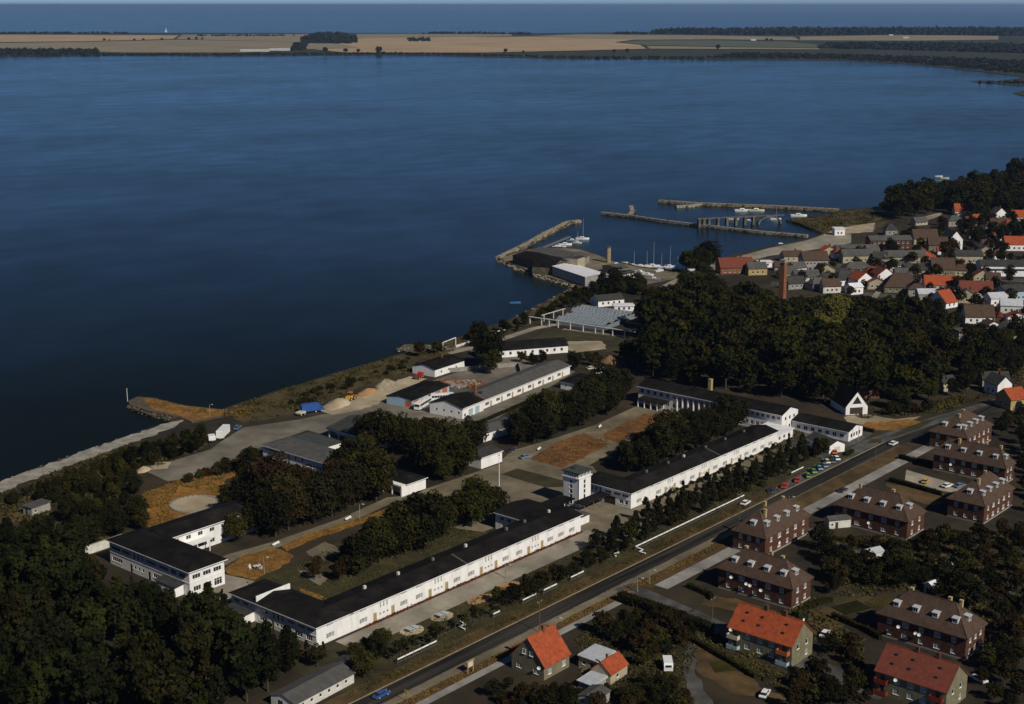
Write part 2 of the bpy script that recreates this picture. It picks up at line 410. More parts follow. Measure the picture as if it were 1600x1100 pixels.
fpatch('field', [(1250, 63), (1420, 63.5), (1560, 62), (1560, 56), (1400, 54.5), (1250, 57)], 'stubble_field', 0.9)
fpatch('field', [(1015, 76), (1280, 77), (1280, 75.2), (1150, 73.8), (1010, 71.5)], 'stubble_field', 0.8)
fpatch('spit', [(1516, 127), (1535, 125), (1560, 126.5), (1600, 121), (1700, 122), (1700, 134), (1600, 134), (1560, 131)], 'marsh', -0.6)
fpatch('spit', [(1582, 145), (1600, 141), (1660, 141), (1660, 152), (1600, 150)], 'marsh', -0.6)


# ---------------------------------------------------------------- foliage makers
def cards(n_pts, pos, nrm, size, rs, aspect=0.8):
    """numpy: one small leaf quad at every point, tilted about its normal"""
    nrm = nrm + rs.normal(0, 0.55, nrm.shape); nrm /= np.linalg.norm(nrm, axis=1)[:, None] + 1e-9
    ref = rs.normal(0, 1, nrm.shape)
    u = np.cross(nrm, ref); u /= np.linalg.norm(u, axis=1)[:, None] + 1e-9
    v = np.cross(nrm, u)
    s = (size * rs.uniform(0.6, 1.35, n_pts))[:, None]
    u = u * s * 0.5; v = v * s * 0.5 * aspect
    q = np.stack([pos - u - v * 0.4, pos - v + u * 0.2, pos + u, pos + v - u * 0.1], 1)
    return q.reshape(-1, 3)


def card_mesh(name, verts, m):
    n = len(verts) // 4
    me = bpy.data.meshes.new(name)
    me.vertices.add(len(verts)); me.vertices.foreach_set('co', verts.astype(np.float32).ravel())
    me.loops.add(len(verts)); me.loops.foreach_set('vertex_index', np.arange(len(verts), dtype=np.int32))
    me.polygons.add(n); me.polygons.foreach_set('loop_start', np.arange(0, n * 4, 4, dtype=np.int32)); me.polygons.foreach_set('loop_total', np.full(n, 4, dtype=np.int32))
    me.materials.append(MATS[m]); me.update(calc_edges=True)
    return me


def crown_mesh(seed, rx, rz, zc, nblob, per, leaf, m, blob=(0.28, 0.5), form='round'):
    rs = np.random.RandomState(seed); V = []
    for i in range(nblob):
        d = rs.normal(0, 1, 3); d /= np.linalg.norm(d); rad = rs.uniform(0.25, 0.82) ** 0.6
        c = d * rad * np.array([rx, rx, rz]); br = rs.uniform(*blob) * rx
        if form == 'cone':
            h = rs.uniform(0, 1); a = rs.uniform(0, 6.283); rr_ = rx * (1 - h) * rs.uniform(0.45, 1.0)
            c = np.array([math.cos(a) * rr_, math.sin(a) * rr_, (h * 2 - 1) * rz]); br = rx * (0.42 - 0.26 * h)
        if form == 'poplar':
            h = rs.uniform(0, 1); a = rs.uniform(0, 6.283); rr_ = rx * math.sin(math.pi * min(1, h * 0.8 + 0.2)) * rs.uniform(0.3, 0.9)
            c = np.array([math.cos(a) * rr_, math.sin(a) * rr_, (h * 2 - 1) * rz]); br = rx * 0.42
        p = rs.normal(0, 1, (per, 3)); p /= np.linalg.norm(p, axis=1)[:, None]
        p[:, 2] = np.where(p[:, 2] < -0.5, -p[:, 2], p[:, 2])
        r_ = rs.uniform(0.72, 1.08, per)[:, None] * br
        pos = c + p * r_ * np.array([1, 1, 0.85]); pos[:, 2] += zc
        V.append(cards(per, pos, p, leaf, rs))
    return card_mesh('crown', np.concatenate(V), m)


def trunk_mesh(seed, h, r, limbs=5, spread=2.4, top=None):
    rs = random.Random(seed); mb = MB(); top = top or h * 1.25
    mb.tube((0, 0, -0.3), (0.05, 0.04, h), r, r * 0.7, 8); mb.tube((0.05, 0.04, h), (rs.uniform(-.3, .3), rs.uniform(-.3, .3), top), r * 0.7, r * 0.3, 6)
    for k in range(limbs):
        a = k * 6.283 / limbs + rs.uniform(-.4, .4); z = h * rs.uniform(0.75, 1.05)
        mb.tube((0.03, 0.03, z), (math.cos(a) * spread, math.sin(a) * spread, z + spread * rs.uniform(0.5, 1.0)), r * 0.42, r * 0.12, 5)
    return mb.mesh('trunk', 'bark')


# unit trees (metres at scale 1)
KINDS = {}


def kind(name, specs): KINDS[name] = specs


def broad(seed, m, h=12.0, rx=4.4): return (crown_mesh(seed, rx, h * 0.42, h * 0.53, 54, 72, 0.62, m), trunk_mesh(seed, h * 0.28, 0.28))


kind('broad', [broad(11, 'leaf'), broad(12, 'leaf', 12.5, 4.7), broad(13, 'leaf', 11, 4.2), broad(14, 'leaf_dark', 12, 4.6)])
kind('dark', [broad(21, 'leaf_dark'), broad(22, 'leaf_dark', 13, 4.6), broad(23, 'leaf_dark', 11.5, 4.8), broad(24, 'leaf', 12, 4.4)])
kind('bronze', [broad(31, 'leaf_bronze'), broad(32, 'leaf_bronze', 12, 4.8), broad(33, 'leaf', 12, 4.5), broad(34, 'leaf_dark', 12, 4.5)])
kind('bright', [broad(41, 'leaf_bright'), broad(42, 'leaf_bright', 11, 4.6)])
kind('conifer', [(crown_mesh(51, 1.75, 3.6, 4.5, 40, 55, 0.42, 'needle', form='cone'), trunk_mesh(51, 5.5, 0.16, 0, 0.5, 7.4)),
                 (crown_mesh(52, 2.0, 3.3, 4.2, 40, 55, 0.42, 'needle', form='cone'), trunk_mesh(52, 5.0, 0.17, 0, 0.5, 6.9)),
                 (crown_mesh(53, 1.6, 2.9, 4.0, 30, 55, 0.42, 'leaf_dark', form='poplar'), trunk_mesh(53, 4.0, 0.14, 3, 0.9, 5.5))])
kind('poplar', [(crown_mesh(61, 2.1, 5.2, 6.4, 44, 60, 0.5, 'leaf_dark', form='poplar'), trunk_mesh(61, 6, 0.24, 3, 1.0, 9)),
                (crown_mesh(62, 2.4, 5.6, 6.8, 44, 60, 0.5, 'leaf_dark', form='poplar'), trunk_mesh(62, 6, 0.26, 3, 1.0, 9.5)),
                (crown_mesh(63, 1.9, 5.0, 6.0, 40, 60, 0.5, 'needle', form='cone'), trunk_mesh(63, 6, 0.22, 0, 1.0, 10))])
kind('small', [(crown_mesh(71, 2.1, 1.9, 3.1, 26, 50, 0.42, 'leaf'), trunk_mesh(71, 1.7, 0.12, 4, 1.0)),
               (crown_mesh(72, 2.3, 2.0, 3.2, 26, 50, 0.42, 'leaf_dark'), trunk_mesh(72, 1.7, 0.12, 4, 1.0)),
               (crown_mesh(73, 1.9, 1.8, 3.0, 26, 50, 0.42, 'leaf_bronze'), trunk_mesh(73, 1.7, 0.12, 4, 1.0))])
kind('shrub', [(crown_mesh(81, 1.6, 1.0, 0.75, 16, 45, 0.36, 'leaf'), None), (crown_mesh(82, 1.9, 1.1, 0.8, 18, 45, 0.36, 'leaf_dark'), None),
               (crown_mesh(83, 1.5, 0.9, 0.7, 16, 45, 0.36, 'leaf_bronze'), None)])
kind('sapling', [(crown_mesh(91, 0.8, 1.3, 2.3, 14, 30, 0.3, 'leaf_dark'), trunk_mesh(91, 1.5, 0.06, 3, 0.4)), (crown_mesh(92, 0.7, 1.1, 2.0, 12, 30, 0.3, 'leaf'), trunk_mesh(92, 1.4, 0.06, 3, 0.4))])

TREES = []       # (x, y, r)
RECTS = []       # building footprints (cx, cy, rz, hx, hy)
STRIPS = []      # kept clear: (a, b, half width)


def blocked(p, margin):
    for cx, cy, rz, hx, hy in RECTS:
        dx, dy = p[0] - cx, p[1] - cy; c, s = math.cos(-rz), math.sin(-rz)
        if abs(dx * c - dy * s) < hx + margin and abs(dx * s + dy * c) < hy + margin: return True
    return any(seg_dist(p, a, b) < h + margin for a, b, h in STRIPS)


TREE_RS = random.Random(99)
SIZE = dict(broad=(12, 4.2), dark=(12, 4.2), bronze=(12, 4.2), bright=(11.5, 4.4), conifer=(8, 1.7), poplar=(12, 2.2), small=(5, 2.1), shrub=(1.8, 1.5), sapling=(3.4, .7), far=(10, 5))
# parts of the photograph that no crown hides: facades, courts, lawns, the town
CLEAR = [[(172, 850), (290, 890), (350, 872), (352, 915), (290, 930), (230, 912), (172, 886)], [(360, 920), (500, 974), (560, 950), (905, 802), (905, 832), (640, 965), (560, 992), (500, 1000), (430, 980), (362, 957)],
         [(224, 772), (262, 757), (345, 738), (335, 775), (305, 810), (240, 828)], [(130, 845), (192, 835), (192, 865), (135, 872)], [(409, 688), (475, 672), (520, 690), (505, 738), (480, 733), (409, 716)], [(508, 660), (545, 665), (545, 690), (508, 690)], [(600, 745), (632, 748), (668, 738), (668, 768), (632, 776), (600, 768)],
         [(750, 696), (786, 690), (786, 724), (750, 735)], [(675, 632), (730, 612), (870, 567), (898, 573), (896, 590), (760, 655), (722, 655), (676, 648)], [(745, 668), (802, 648), (790, 668), (774, 686)], [(996, 601), (1060, 608), (1117, 622), (1117, 630), (1060, 640), (1000, 632)], [(1167, 632), (1262, 638), (1342, 660), (1340, 690), (1240, 672), (1190, 665)],
         [(985, 765), (1219, 672), (1219, 684), (985, 780)], [(830, 717), (915, 674), (1005, 643), (1042, 652), (890, 730)], [(868, 478), (990, 476), (990, 506), (930, 514), (870, 502)], [(790, 545), (850, 514), (985, 508), (1050, 492), (1000, 520), (950, 548), (870, 548)], [(1210, 398), (1234, 398), (1234, 468), (1210, 468)],
         [(1140, 404), (1600, 400), (1600, 462), (1560, 505), (1512, 505), (1500, 484), (1440, 462), (1290, 458), (1240, 462), (1140, 436)], [(600, 1100), (1300, 740), (1480, 655), (1600, 612), (1600, 632), (1480, 675), (1300, 765), (655, 1100)], [(800, 985), (895, 975), (990, 1010), (985, 1072), (800, 1062)],
         [(352, 886), (430, 852), (600, 790), (612, 800), (460, 870), (398, 906)], [(700, 745), (740, 735), (790, 700), (880, 690), (900, 790), (797, 792), (786, 760), (745, 748), (690, 764), (670, 772)], [(640, 552), (730, 545), (730, 590), (645, 590)], [(425, 1040), (560, 1030), (560, 1060), (470, 1100), (425, 1100)], [(1307, 612), (1346, 612), (1346, 652), (1307, 652)], [(1030, 1020), (1060, 1020), (1060, 1050), (1030, 1050)],
         [(395, 650), (640, 600), (640, 640), (520, 652), (415, 690), (330, 725), (280, 745), (260, 725)], [(0, 755), (290, 655), (285, 672), (200, 698), (0, 775)], [(596, 606), (722, 600), (722, 655), (672, 650), (640, 646), (596, 642)]]


def fit(p, h, r, s):
    """scale at which a crown standing at p leaves those parts free, or None"""
    for f in (1, .84, .7, .57, .45):
        q = s * f; ok = True
        for du, dz in ((0, h), (-r, .62 * h), (r, .62 * h), (0, .62 * h), (-r * .6, .9 * h), (r * .6, .9 * h), (0, .3 * h)):
            u = PX(p[0] + RGT[0] * du * q, p[1] + RGT[1] * du * q, dz * q)
            if any(inside(u, c) for c in CLEAR): ok = False; break
        if ok: return q
    return None


def tree(kindname, p, s, label, group, name='tree', cat='tree', tall=1.0):
    if name == 'tree': name = {'small': 'garden_tree', 'sapling': 'young_tree', 'far': 'field_tree', 'bronze': 'copper_tree'}.get(kindname, 'tree')
    cr, tr = TREE_RS.choice(KINDS[kindname]); rz = TREE_RS.uniform(0, 6.283)
    s *= TREE_RS.uniform(0.88, 1.13)
    if tr is None:
        o = place(cr, name, None, (p[0], p[1], 0), rz); o.scale = (s, s, s * tall)
        return tag(o, label, cat, group)
    e = empty(name, (p[0], p[1], 0), rz); e.scale = (s, s, s * tall * TREE_RS.uniform(0.92, 1.1)); tag(e, label, cat, group)
    place(cr, 'crown', e); place(tr, 'trunk', e)
    return e


def scatter(kindname, pix, spacing, s, label, group, name='tree', cat='tree', margin=1.5, seed=1, world=False, limit=300, keep=None, tall=1.0, clear=True):
    poly = [tuple(q) if world else P(*q) for q in pix]
    rs = random.Random(seed); xs = [q[0] for q in poly]; ys = [q[1] for q in poly]
    area = abs(sum(poly[i][0] * poly[(i + 1) % len(poly)][1] - poly[(i + 1) % len(poly)][0] * poly[i][1] for i in range(len(poly)))) / 2
    n = 0
    for k in range(int(area / spacing ** 2 * 9) + 60):
        p = (rs.uniform(min(xs), max(xs)), rs.uniform(min(ys), max(ys)))
        if not inside(p, poly) or blocked(p, margin): continue
        if any((p[0] - q[0]) ** 2 + (p[1] - q[1]) ** 2 < (spacing * 0.5 + q[2] * 0.5) ** 2 for q in TREES): continue
        u, v_ = PX(*p)
        if u < -120 or u > 1720 or v_ > 1230: continue
        if keep and not keep(u, v_): continue
        ss = s * rs.uniform(0.68, 1.28)
        if clear:
            ss = fit(p, *SIZE[kindname], ss * 1.05)
            if ss is None: continue
        TREES.append((p[0], p[1], spacing * min(1, ss / s + .15)))
        tree(kindname, p, ss, label, group, name, cat, tall); n += 1
        if n >= limit: break
    return n


def wood_mass(name, pix, spacing, s, label, seed, form='round', m='wood_leaf', keep=None, margin=1.5, h=12.0, rx=4.4):
    """a wood whose trees cannot be told apart: one object of leaf faces and trunks"""
    poly = [P(*q) for q in pix]; rs = np.random.RandomState(seed); xs = [q[0] for q in poly]; ys = [q[1] for q in poly]; V = []; tone = []; tm = MB(); n = 0
    if form == 'mixed': lib = [crown_mesh(seed * 7 + k, rx * (.6 + .09 * k), h * .36, h * .6, 26 + 3 * k, 44, .85, m) for k in range(3)] + [crown_mesh(seed * 7 + 3 + k, 2.4, 5.2, 6.4, 34, 36, .7, m, form='poplar') for k in range(2)]
    elif form == 'round': lib = [crown_mesh(seed * 7 + k, rx, h * .40, h * .56, 32, 42, .95, m) for k in range(5)]
    else: lib = [crown_mesh(seed * 7 + k, 2.3, 5.4, 6.6, 34, 36, .7, m, form='poplar' if k < 3 else 'cone') for k in range(5)]
    arr = []
    for me in lib:
        a = np.empty(len(me.vertices) * 3, np.float32); me.vertices.foreach_get('co', a); arr.append(a.reshape(-1, 3)); bpy.data.meshes.remove(me)
    area = abs(sum(poly[i][0] * poly[(i + 1) % len(poly)][1] - poly[(i + 1) % len(poly)][0] * poly[i][1] for i in range(len(poly)))) / 2
    for k in range(int(area / spacing ** 2 * 9) + 60):
        p = (rs.uniform(min(xs), max(xs)), rs.uniform(min(ys), max(ys)))
        if not inside(p, poly) or blocked(p, margin): continue
        if any((p[0] - q[0]) ** 2 + (p[1] - q[1]) ** 2 < (spacing * 0.5 + q[2] * 0.5) ** 2 for q in TREES): continue
        u, v_ = PX(*p)
        if u < -120 or u > 1720 or v_ > 1230 or (keep and not keep(u, v_)): continue
        sc = fit(p, 12, 2.4 if form != 'round' else 4.2, s * rs.uniform(.5, 1.4))
        if sc is None: continue
        TREES.append((p[0], p[1], spacing * min(1, sc / s + .1))); a = rs.uniform(0, 6.283); c, sn = math.cos(a), math.sin(a)
        q = arr[rs.randint(5)]; q = np.stack([q[:, 0] * c - q[:, 1] * sn, q[:, 0] * sn + q[:, 1] * c, q[:, 2] * rs.uniform(.9, 1.15)], 1) * sc + np.array([p[0], p[1], 0]); V.append(q); tone.append(np.full(len(q), rs.uniform(0, 1), np.float32)); n += 1
        tm.tube((p[0], p[1], -.2), (p[0], p[1], 5 * sc), .28 * sc, .15 * sc, 5)
    e = tag(empty(name, (0, 0, 0)), label, 'wood', None, 'stuff'); fo = place(card_mesh('foliage', np.concatenate(V), m), 'foliage', e); fo['kind'] = 'stuff'; fo.data.attributes.new('tone', 'FLOAT', 'POINT').data.foreach_set('value', np.concatenate(tone)); tm.build('trunks', 'bark', e)['kind'] = 'stuff'
    return n


def tufts(name, pix, n, size, h, m, seed, label, cat='grass', world=False, avoid=True):
    """uncountable rough growth: one object of small leaf faces standing on the ground"""
    poly = [tuple(q) if world else P(*q) for q in pix]
    rs = np.random.RandomState(seed); xs = [q[0] for q in poly]; ys = [q[1] for q in poly]
    pts = []
    cl = [(rs.uniform(min(xs), max(xs)), rs.uniform(min(ys), max(ys)), rs.uniform(0.3, 1.0)) for _ in range(max(8, n // 14))]
    for k in range(n * 3):
        c = cl[rs.randint(len(cl))]
        p = (c[0] + rs.normal(0, 1.5), c[1] + rs.normal(0, 1.5))
        if inside(p, poly) and not (avoid and blocked(p, 0.3)): pts.append((p[0], p[1], rs.uniform(0.05, h * c[2])))
        if len(pts) >= n: break
    pos = np.array(pts); nr = rs.normal(0, 1, pos.shape); nr[:, 2] = np.abs(nr[:, 2]) + 0.5
    o = place(card_mesh(name, cards(len(pos), pos, nr, size, rs), m), name)
    return tag(o, label, cat, None, 'stuff')


def far_wood(name, pix, n, zmax, size, label, seed, base=-0.5):
    poly = [P(*q) for q in pix]; rs = np.random.RandomState(seed); xs = [q[0] for q in poly]; ys = [q[1] for q in poly]; V = []
    cnt = 0
    for k in range(n * 12):
        p = (rs.uniform(min(xs), max(xs)), rs.uniform(min(ys), max(ys)))
        if not inside(p, poly): continue
        h = zmax * rs.uniform(0.55, 1.0); r = h * rs.uniform(0.45, 0.75)
        q = rs.normal(0, 1, (26, 3)); q /= np.linalg.norm(q, axis=1)[:, None]; q[:, 2] = np.abs(q[:, 2])
        pos = np.array([p[0], p[1], base]) + q * np.array([r, r, h]) * rs.uniform(0.75, 1.0, (26, 1))
        V.append(cards(26, pos, q, size, rs)); cnt += 1
        if cnt >= n: break
    o = place(card_mesh(name, np.concatenate(V), 'far_leaf'), name)
    return tag(o, label, 'wood', None, 'stuff')


# ---------------------------------------------------------------- building kit
def fp(l, c, r, z, rz=None, ov=0.4):
    """footprint from the three near eave (or base) corners seen in the photograph"""
    l, c, r = P(*l, z), P(*c, z), P(*r, z)
    lx, ly = math.dist(c, r), math.dist(c, l)
    if rz is None:
        rz = math.atan2(r[1] - c[1], r[0] - c[0]) if lx > ly else math.atan2(l[1] - c[1], l[0] - c[0]) - math.pi / 2
    ux, uy = (math.cos(rz), math.sin(rz)), (-math.sin(rz), math.cos(rz))
    lx = abs((r[0] - c[0]) * ux[0] + (r[1] - c[1]) * ux[1]); ly = abs((l[0] - c[0]) * uy[0] + (l[1] - c[1]) * uy[1])
    cx = c[0] + ux[0] * lx / 2 + uy[0] * ly / 2; cy = c[1] + ux[1] * lx / 2 + uy[1] * ly / 2
    return cx, cy, rz, max(1.0, lx / 2 - ov), max(1.0, ly / 2 - ov)


def fx(px, yplane, z=1.0):
    """x where a wall on the plane y=yplane shows at column px"""
    a, b = -200.0, 300.0
    for _ in range(50):
        m_ = (a + b) / 2
        if PX(m_, yplane, z)[0] < px: a = m_
        else: b = m_
    return a


def fy(px, xplane, z=1.0):
    a, b = 250.0, -200.0
    for _ in range(50):
        m_ = (a + b) / 2
        if PX(xplane, m_, z)[0] < px: a = m_
        else: b = m_
    return a


STY = {'dark': ('window_frame', 'glass_dark'), 'curtain': ('window_frame', 'glass_curtain'), 'ochre': ('door_ochre', 'door_ochre'), 'door': ('door_dark', 'door_dark'), 'gate': ('off_white', 'pale_blue_paint'),
       'orange': ('orange_paint', 'orange_paint'), 'whitedoor': ('window_frame', 'off_white')}


def window_meshes(w, h, style):
    def mk():
        fr, pn = STY[style]; f = MB(); t = 0.09
        if style in ('ochre', 'door', 'gate', 'orange', 'whitedoor'):
            f.box(0, w, 0.03, 0.11, h - t, h); f.box(0, t, 0.03, 0.11, 0, h - t); f.box(w - t, w, 0.03, 0.11, 0, h - t)
        else:
            f.box(0, w, 0.05, 0.13, 0, t); f.box(0, w, 0.05, 0.13, h - t, h); f.box(0, t, 0.05, 0.13, t, h - t); f.box(w - t, w, 0.05, 0.13, t, h - t)
            n = max(1, round(w / 0.85))
            for k in range(1, n): f.box(w * k / n - 0.04, w * k / n + 0.04, 0.06, 0.12, t, h - t)
            if h > 1.7: f.box(t, w - t, 0.065, 0.115, h * 0.68, h * 0.68 + 0.07)
            f.box(-0.06, w + 0.06, -0.07, 0.049, -0.05, 0.015)
        p = MB().box(0.02, w - 0.02, 0.085, 0.105, 0.02, h - 0.02)
        return f.mesh('window', fr), p.mesh('pane', pn)
    return cached(('win', round(w, 2), round(h, 2), style), mk)


def row(L, n, z, w, h, style='dark', m0=1.2, m1=None):
    m1 = m0 if m1 is None else m1
    return [(m0 + (L - m0 - m1) * (k + 0.5) / n - w / 2, z, w, h, style) for k in range(n)]


class Bld:
    def __init__(s, name, label, cat, cx, cy, rz=0.0, group=None):
        s.e = tag(empty(name, (cx, cy, 0), rz), label, cat, group); s.cx, s.cy, s.rz = cx, cy, rz

    def part(s, mb, name, m): return mb.build(name, m, s.e)

    def face(s, f, x0, x1, y0, y1):
        return {'S': ((x0, y0), 0.0, x1 - x0), 'W': ((x0, y1), -math.pi / 2, y1 - y0), 'N': ((x1, y1), math.pi, x1 - x0), 'E': ((x1, y0), math.pi / 2, y1 - y0)}[f]

    def wing(s, x0, x1, y0, y1, h, wall, roof=None, roofm='tar_roof', wins=None, plinth=None, fascia=None, ridge=None, foot=True):
        wins = wins or {}; kind_, axis, rh, ov = roof or ('none', 'x', 0, 0)
        if foot:
            c, sn = math.cos(s.rz), math.sin(s.rz); mx, my = (x0 + x1) / 2, (y0 + y1) / 2
            RECTS.append((s.cx + mx * c - my * sn, s.cy + mx * sn + my * c, s.rz, (x1 - x0) / 2, (y1 - y0) / 2))
        mb = MB()
        for f in 'SWNE':
            (ox, oy), rz, L = s.face(f, x0, x1, y0, y1); c, sn = math.cos(rz), math.sin(rz)

            def T(u, d, z): return (ox + u * c - d * sn, oy + u * sn + d * c, z)
            ws = [q for q in wins.get(f, []) if q[0] > 0.05 and q[0] + q[2] < L - 0.05 and q[1] + q[3] < h - 0.02]
            us = sorted({0, L, *[q[0] for q in ws], *[q[0] + q[2] for q in ws]}); zs = sorted({-0.3, h, *[max(q[1], 0.0) for q in ws], *[q[1] + q[3] for q in ws]})
            for i in range(len(us) - 1):
                run = None
                for j in range(len(zs) - 1):
                    um, zm = (us[i] + us[i + 1]) / 2, (zs[j] + zs[j + 1]) / 2
                    hole = any(q[0] < um < q[0] + q[2] and q[1] < zm < q[1] + q[3] for q in ws)
                    if not hole:
                        run = zs[j] if run is None else run
                        if j == len(zs) - 2: mb.face([T(us[i], 0, run), T(us[i + 1], 0, run), T(us[i + 1], 0, zs[j + 1]), T(us[i], 0, zs[j + 1])])
                    elif run is not None:
                        mb.face([T(us[i], 0, run), T(us[i + 1], 0, run), T(us[i + 1], 0, zs[j]), T(us[i], 0, zs[j])]); run = None
            for (u, z, w_, h_, st) in ws:
                a, b, d = u, u + w_, 0.16
                mb.face([T(a, 0, z), T(b, 0, z), T(b, d, z), T(a, d, z)]); mb.face([T(a, d, z + h_), T(b, d, z + h_), T(b, 0, z + h_), T(a, 0, z + h_)])
                mb.face([T(a, 0, z), T(a, d, z), T(a, d, z + h_), T(a, 0, z + h_)]); mb.face([T(b, d, z), T(b, 0, z), T(b, 0, z + h_), T(b, d, z + h_)])
                fm, pm = window_meshes(w_, h_, st)
                nm = 'door' if st in ('ochre', 'door', 'gate', 'orange', 'whitedoor') else 'window'
                wo = place(fm, nm, s.e, T(u, 0, z), rz); place(pm, 'panel' if nm == 'door' else 'pane', wo)
            if kind_ == 'gable' and ((axis == 'x' and f in 'WE') or (axis == 'y' and f in 'SN')):
                mb.face([T(0, 0, h), T(L, 0, h), T(L / 2, 0, h + rh)])
        mb.build('wall', wall, s.e)
        if plinth:
            p = MB(); e = 0.04
            p.box(x0 - e, x1 + e, y0 - e, y0 - 0.004, -0.2, 0.45); p.box(x0 - e, x0 - 0.004, y0, y1, -0.2, 0.447); p.box(x1 + 0.004, x1 + e, y0, y1, -0.2, 0.447); p.build('plinth', plinth, s.e)
        ro = None
        if kind_ != 'none':
            th = 0.2; r = MB()
            if kind_ == 'gable':
                if axis == 'x': a0, a1, b0, b1 = x0 - ov * 0.6, x1 + ov * 0.6, y0, y1
                else: a0, a1, b0, b1 = y0 - ov * 0.6, y1 + ov * 0.6, x0, x1
                hb = (b1 - b0) / 2; bm = (b0 + b1) / 2; k = rh / hb; ze = h - k * ov

                def Q(a, b, z): return (a, b, z) if axis == 'x' else (b, a, z)
                for sg in (-1, 1):
                    be = bm + sg * (hb + ov)
                    p = [Q(a, b, z) for a in (a0, a1) for b, z in ((be, ze), (bm, h + rh), (bm, h + rh + th), (be, ze + th))]
                    i = len(r.v); r.v += p
                    for f in ((0, 1, 5, 4), (1, 2, 6, 5), (2, 3, 7, 6), (3, 0, 4, 7), (0, 3, 2, 1), (4, 5, 6, 7)): r.f.append(tuple(i + q for q in f))
                ro = r.build('roof', roofm, s.e)
                if ridge: MB().tube(Q(a0, bm, h + rh + th), Q(a1, bm, h + rh + th), 0.14, None, 6).build('ridge_cap', ridge, ro)
                if fascia:
                    fm_ = MB()
                    for sg in (-1, 1):
                        be = bm + sg * (hb + ov)
                        lo, hi = sorted((be + sg * 0.003, be + sg * 0.05)); q = [Q(a0, lo, ze - 0.08), Q(a1, hi, ze + 0.14)]
                        MB().box(min(q[0][0], q[1][0]), max(q[0][0], q[1][0]), min(q[0][1], q[1][1]), max(q[0][1], q[1][1]), ze - 0.08, ze + 0.14).build('fascia', fascia, ro)
            elif kind_ == 'hip':
                X0, X1, Y0, Y1 = x0 - ov, x1 + ov, y0 - ov, y1 + ov; lx, ly = X1 - X0, Y1 - Y0
                ze = h - rh / (min(x1 - x0, y1 - y0) / 2) * ov; zr = h + rh + th
                cut = 0.5 * min(lx, ly) * (0.85 if axis == 'x' or axis == 'y' else 1)
                if lx >= ly: ra, rb = (X0 + cut, (Y0 + Y1) / 2, zr), (X1 - cut, (Y0 + Y1) / 2, zr)
                else: ra, rb = ((X0 + X1) / 2, Y0 + cut, zr), ((X0 + X1) / 2, Y1 - cut, zr)
                r.box(X0, X1, Y0, Y1, ze, ze + th); r.f.pop(1)
                a, b, c_, d = (X0, Y0, ze + th), (X1, Y0, ze + th), (X1, Y1, ze + th), (X0, Y1, ze + th)
                if lx >= ly:
                    r.face([a, b, rb, ra]); r.face([c_, d, ra, rb]); r.face([b, c_, rb]); r.face([d, a, ra])
                else:
                    r.face([b, c_, rb, ra]); r.face([d, a, ra, rb]); r.face([a, b, ra]); r.face([c_, d, rb])
                ro = r.build('roof', roofm, s.e)
                if ridge:
                    rm = MB(); rm.tube(ra, rb, 0.15, None, 6)
                    for q, e_ in ((a, ra), (b, rb if lx >= ly else ra), (c_, rb), (d, ra if lx >= ly else rb)): rm.tube(q, e_, 0.11, None, 5)
                    rm.build('ridge_cap', ridge, ro)
                if fascia:
                    e = 0.05
                    for q in ((X0 - e, X1 + e, Y0 - e, Y0 - 0.003), (X0 - e, X0 - 0.003, Y0, Y1), (X1 + 0.003, X1 + e, Y0, Y1)): MB().box(*q, ze - 0.06, ze + 0.15).build('fascia', fascia, ro)
            elif kind_ in ('flat', 'mono'):
                z0_, z1_ = h + 0.003, h + rh
                i = 0; X0, X1, Y0, Y1 = x0 - ov, x1 + ov, y0 - ov, y1 + ov
                # a slight fall: axis names the low side
                d = {'x': (0, 0, 0, 0), 'S': (0, 0, rh, rh), 'W': (0, rh, rh, 0), 'E': (rh, 0, 0, rh), 'N': (rh, rh, 0, 0)}[axis]
                if axis == 'x': d = (rh,) * 4
                v = [(X0, Y0), (X1, Y0), (X1, Y1), (X0, Y1)]
                r.v = [(p[0], p[1], h + 0.003) for p in v] + [(p[0], p[1], h + 0.18 + q) for p, q in zip(v, d)]
                r.f = [(0, 3, 2, 1), (4, 5, 6, 7), (0, 1, 5, 4), (1, 2, 6, 5), (2, 3, 7, 6), (3, 0, 4, 7)]
                ro = r.build('roof', roofm, s.e)
                if fascia:
                    e = 0.05
                    for q in ((X0 - e, X1 + e, Y0 - e, Y0 - 0.003), (X0 - e, X0 - 0.003, Y0, Y1)): MB().box(*q, h - 0.05, h + 0.16).build('fascia', fascia, ro)
        s.last = (x0, x1, y0, y1, h, rh, kind_, axis)
        return ro

    def chimney(s, x, y, z, w=0.7, d=None, m='concrete_ochre', z0=None):
        d = d or w; z0 = z - 3.2 if z0 is None else z0
        o = MB().box(x - w / 2, x + w / 2, y - d / 2, y + d / 2, z0, z).build('chimney', m, s.e)
        MB().box(x - w / 2 - 0.08, x + w / 2 + 0.08, y - d / 2 - 0.08, y + d / 2 + 0.08, z, z + 0.14).build('chimney_cap', m, o)

    def dormer(s, f, u, m_roof, dist=0.32, w=1.5, hh=1.25, half=None):
        """box dormer standing on the slope over face f of the last wing"""
        x0, x1, y0, y1, h, rh, kd, ax = s.last
        (ox, oy), rz, L = s.face(f, x0, x1, y0, y1)
        half = half or min(x1 - x0, y1 - y0) / 2; k = rh / half; d0 = half * dist; zb = h + k * d0 + 0.2; dep = min(hh / k, half * 0.6)
        g = MB(); g.box(-w / 2, w / 2, 0, dep, -0.25, hh)
        c, sn = math.cos(rz), math.sin(rz); lx, ly = ox + u * c - d0 * sn, oy + u * sn + d0 * c
        o = place(cached(('dormer', w, hh, round(dep, 2)), lambda: g.mesh('dormer', 'off_white')), 'dormer', s.e, (lx, ly, zb), rz)
        r = MB(); t_ = 0.12
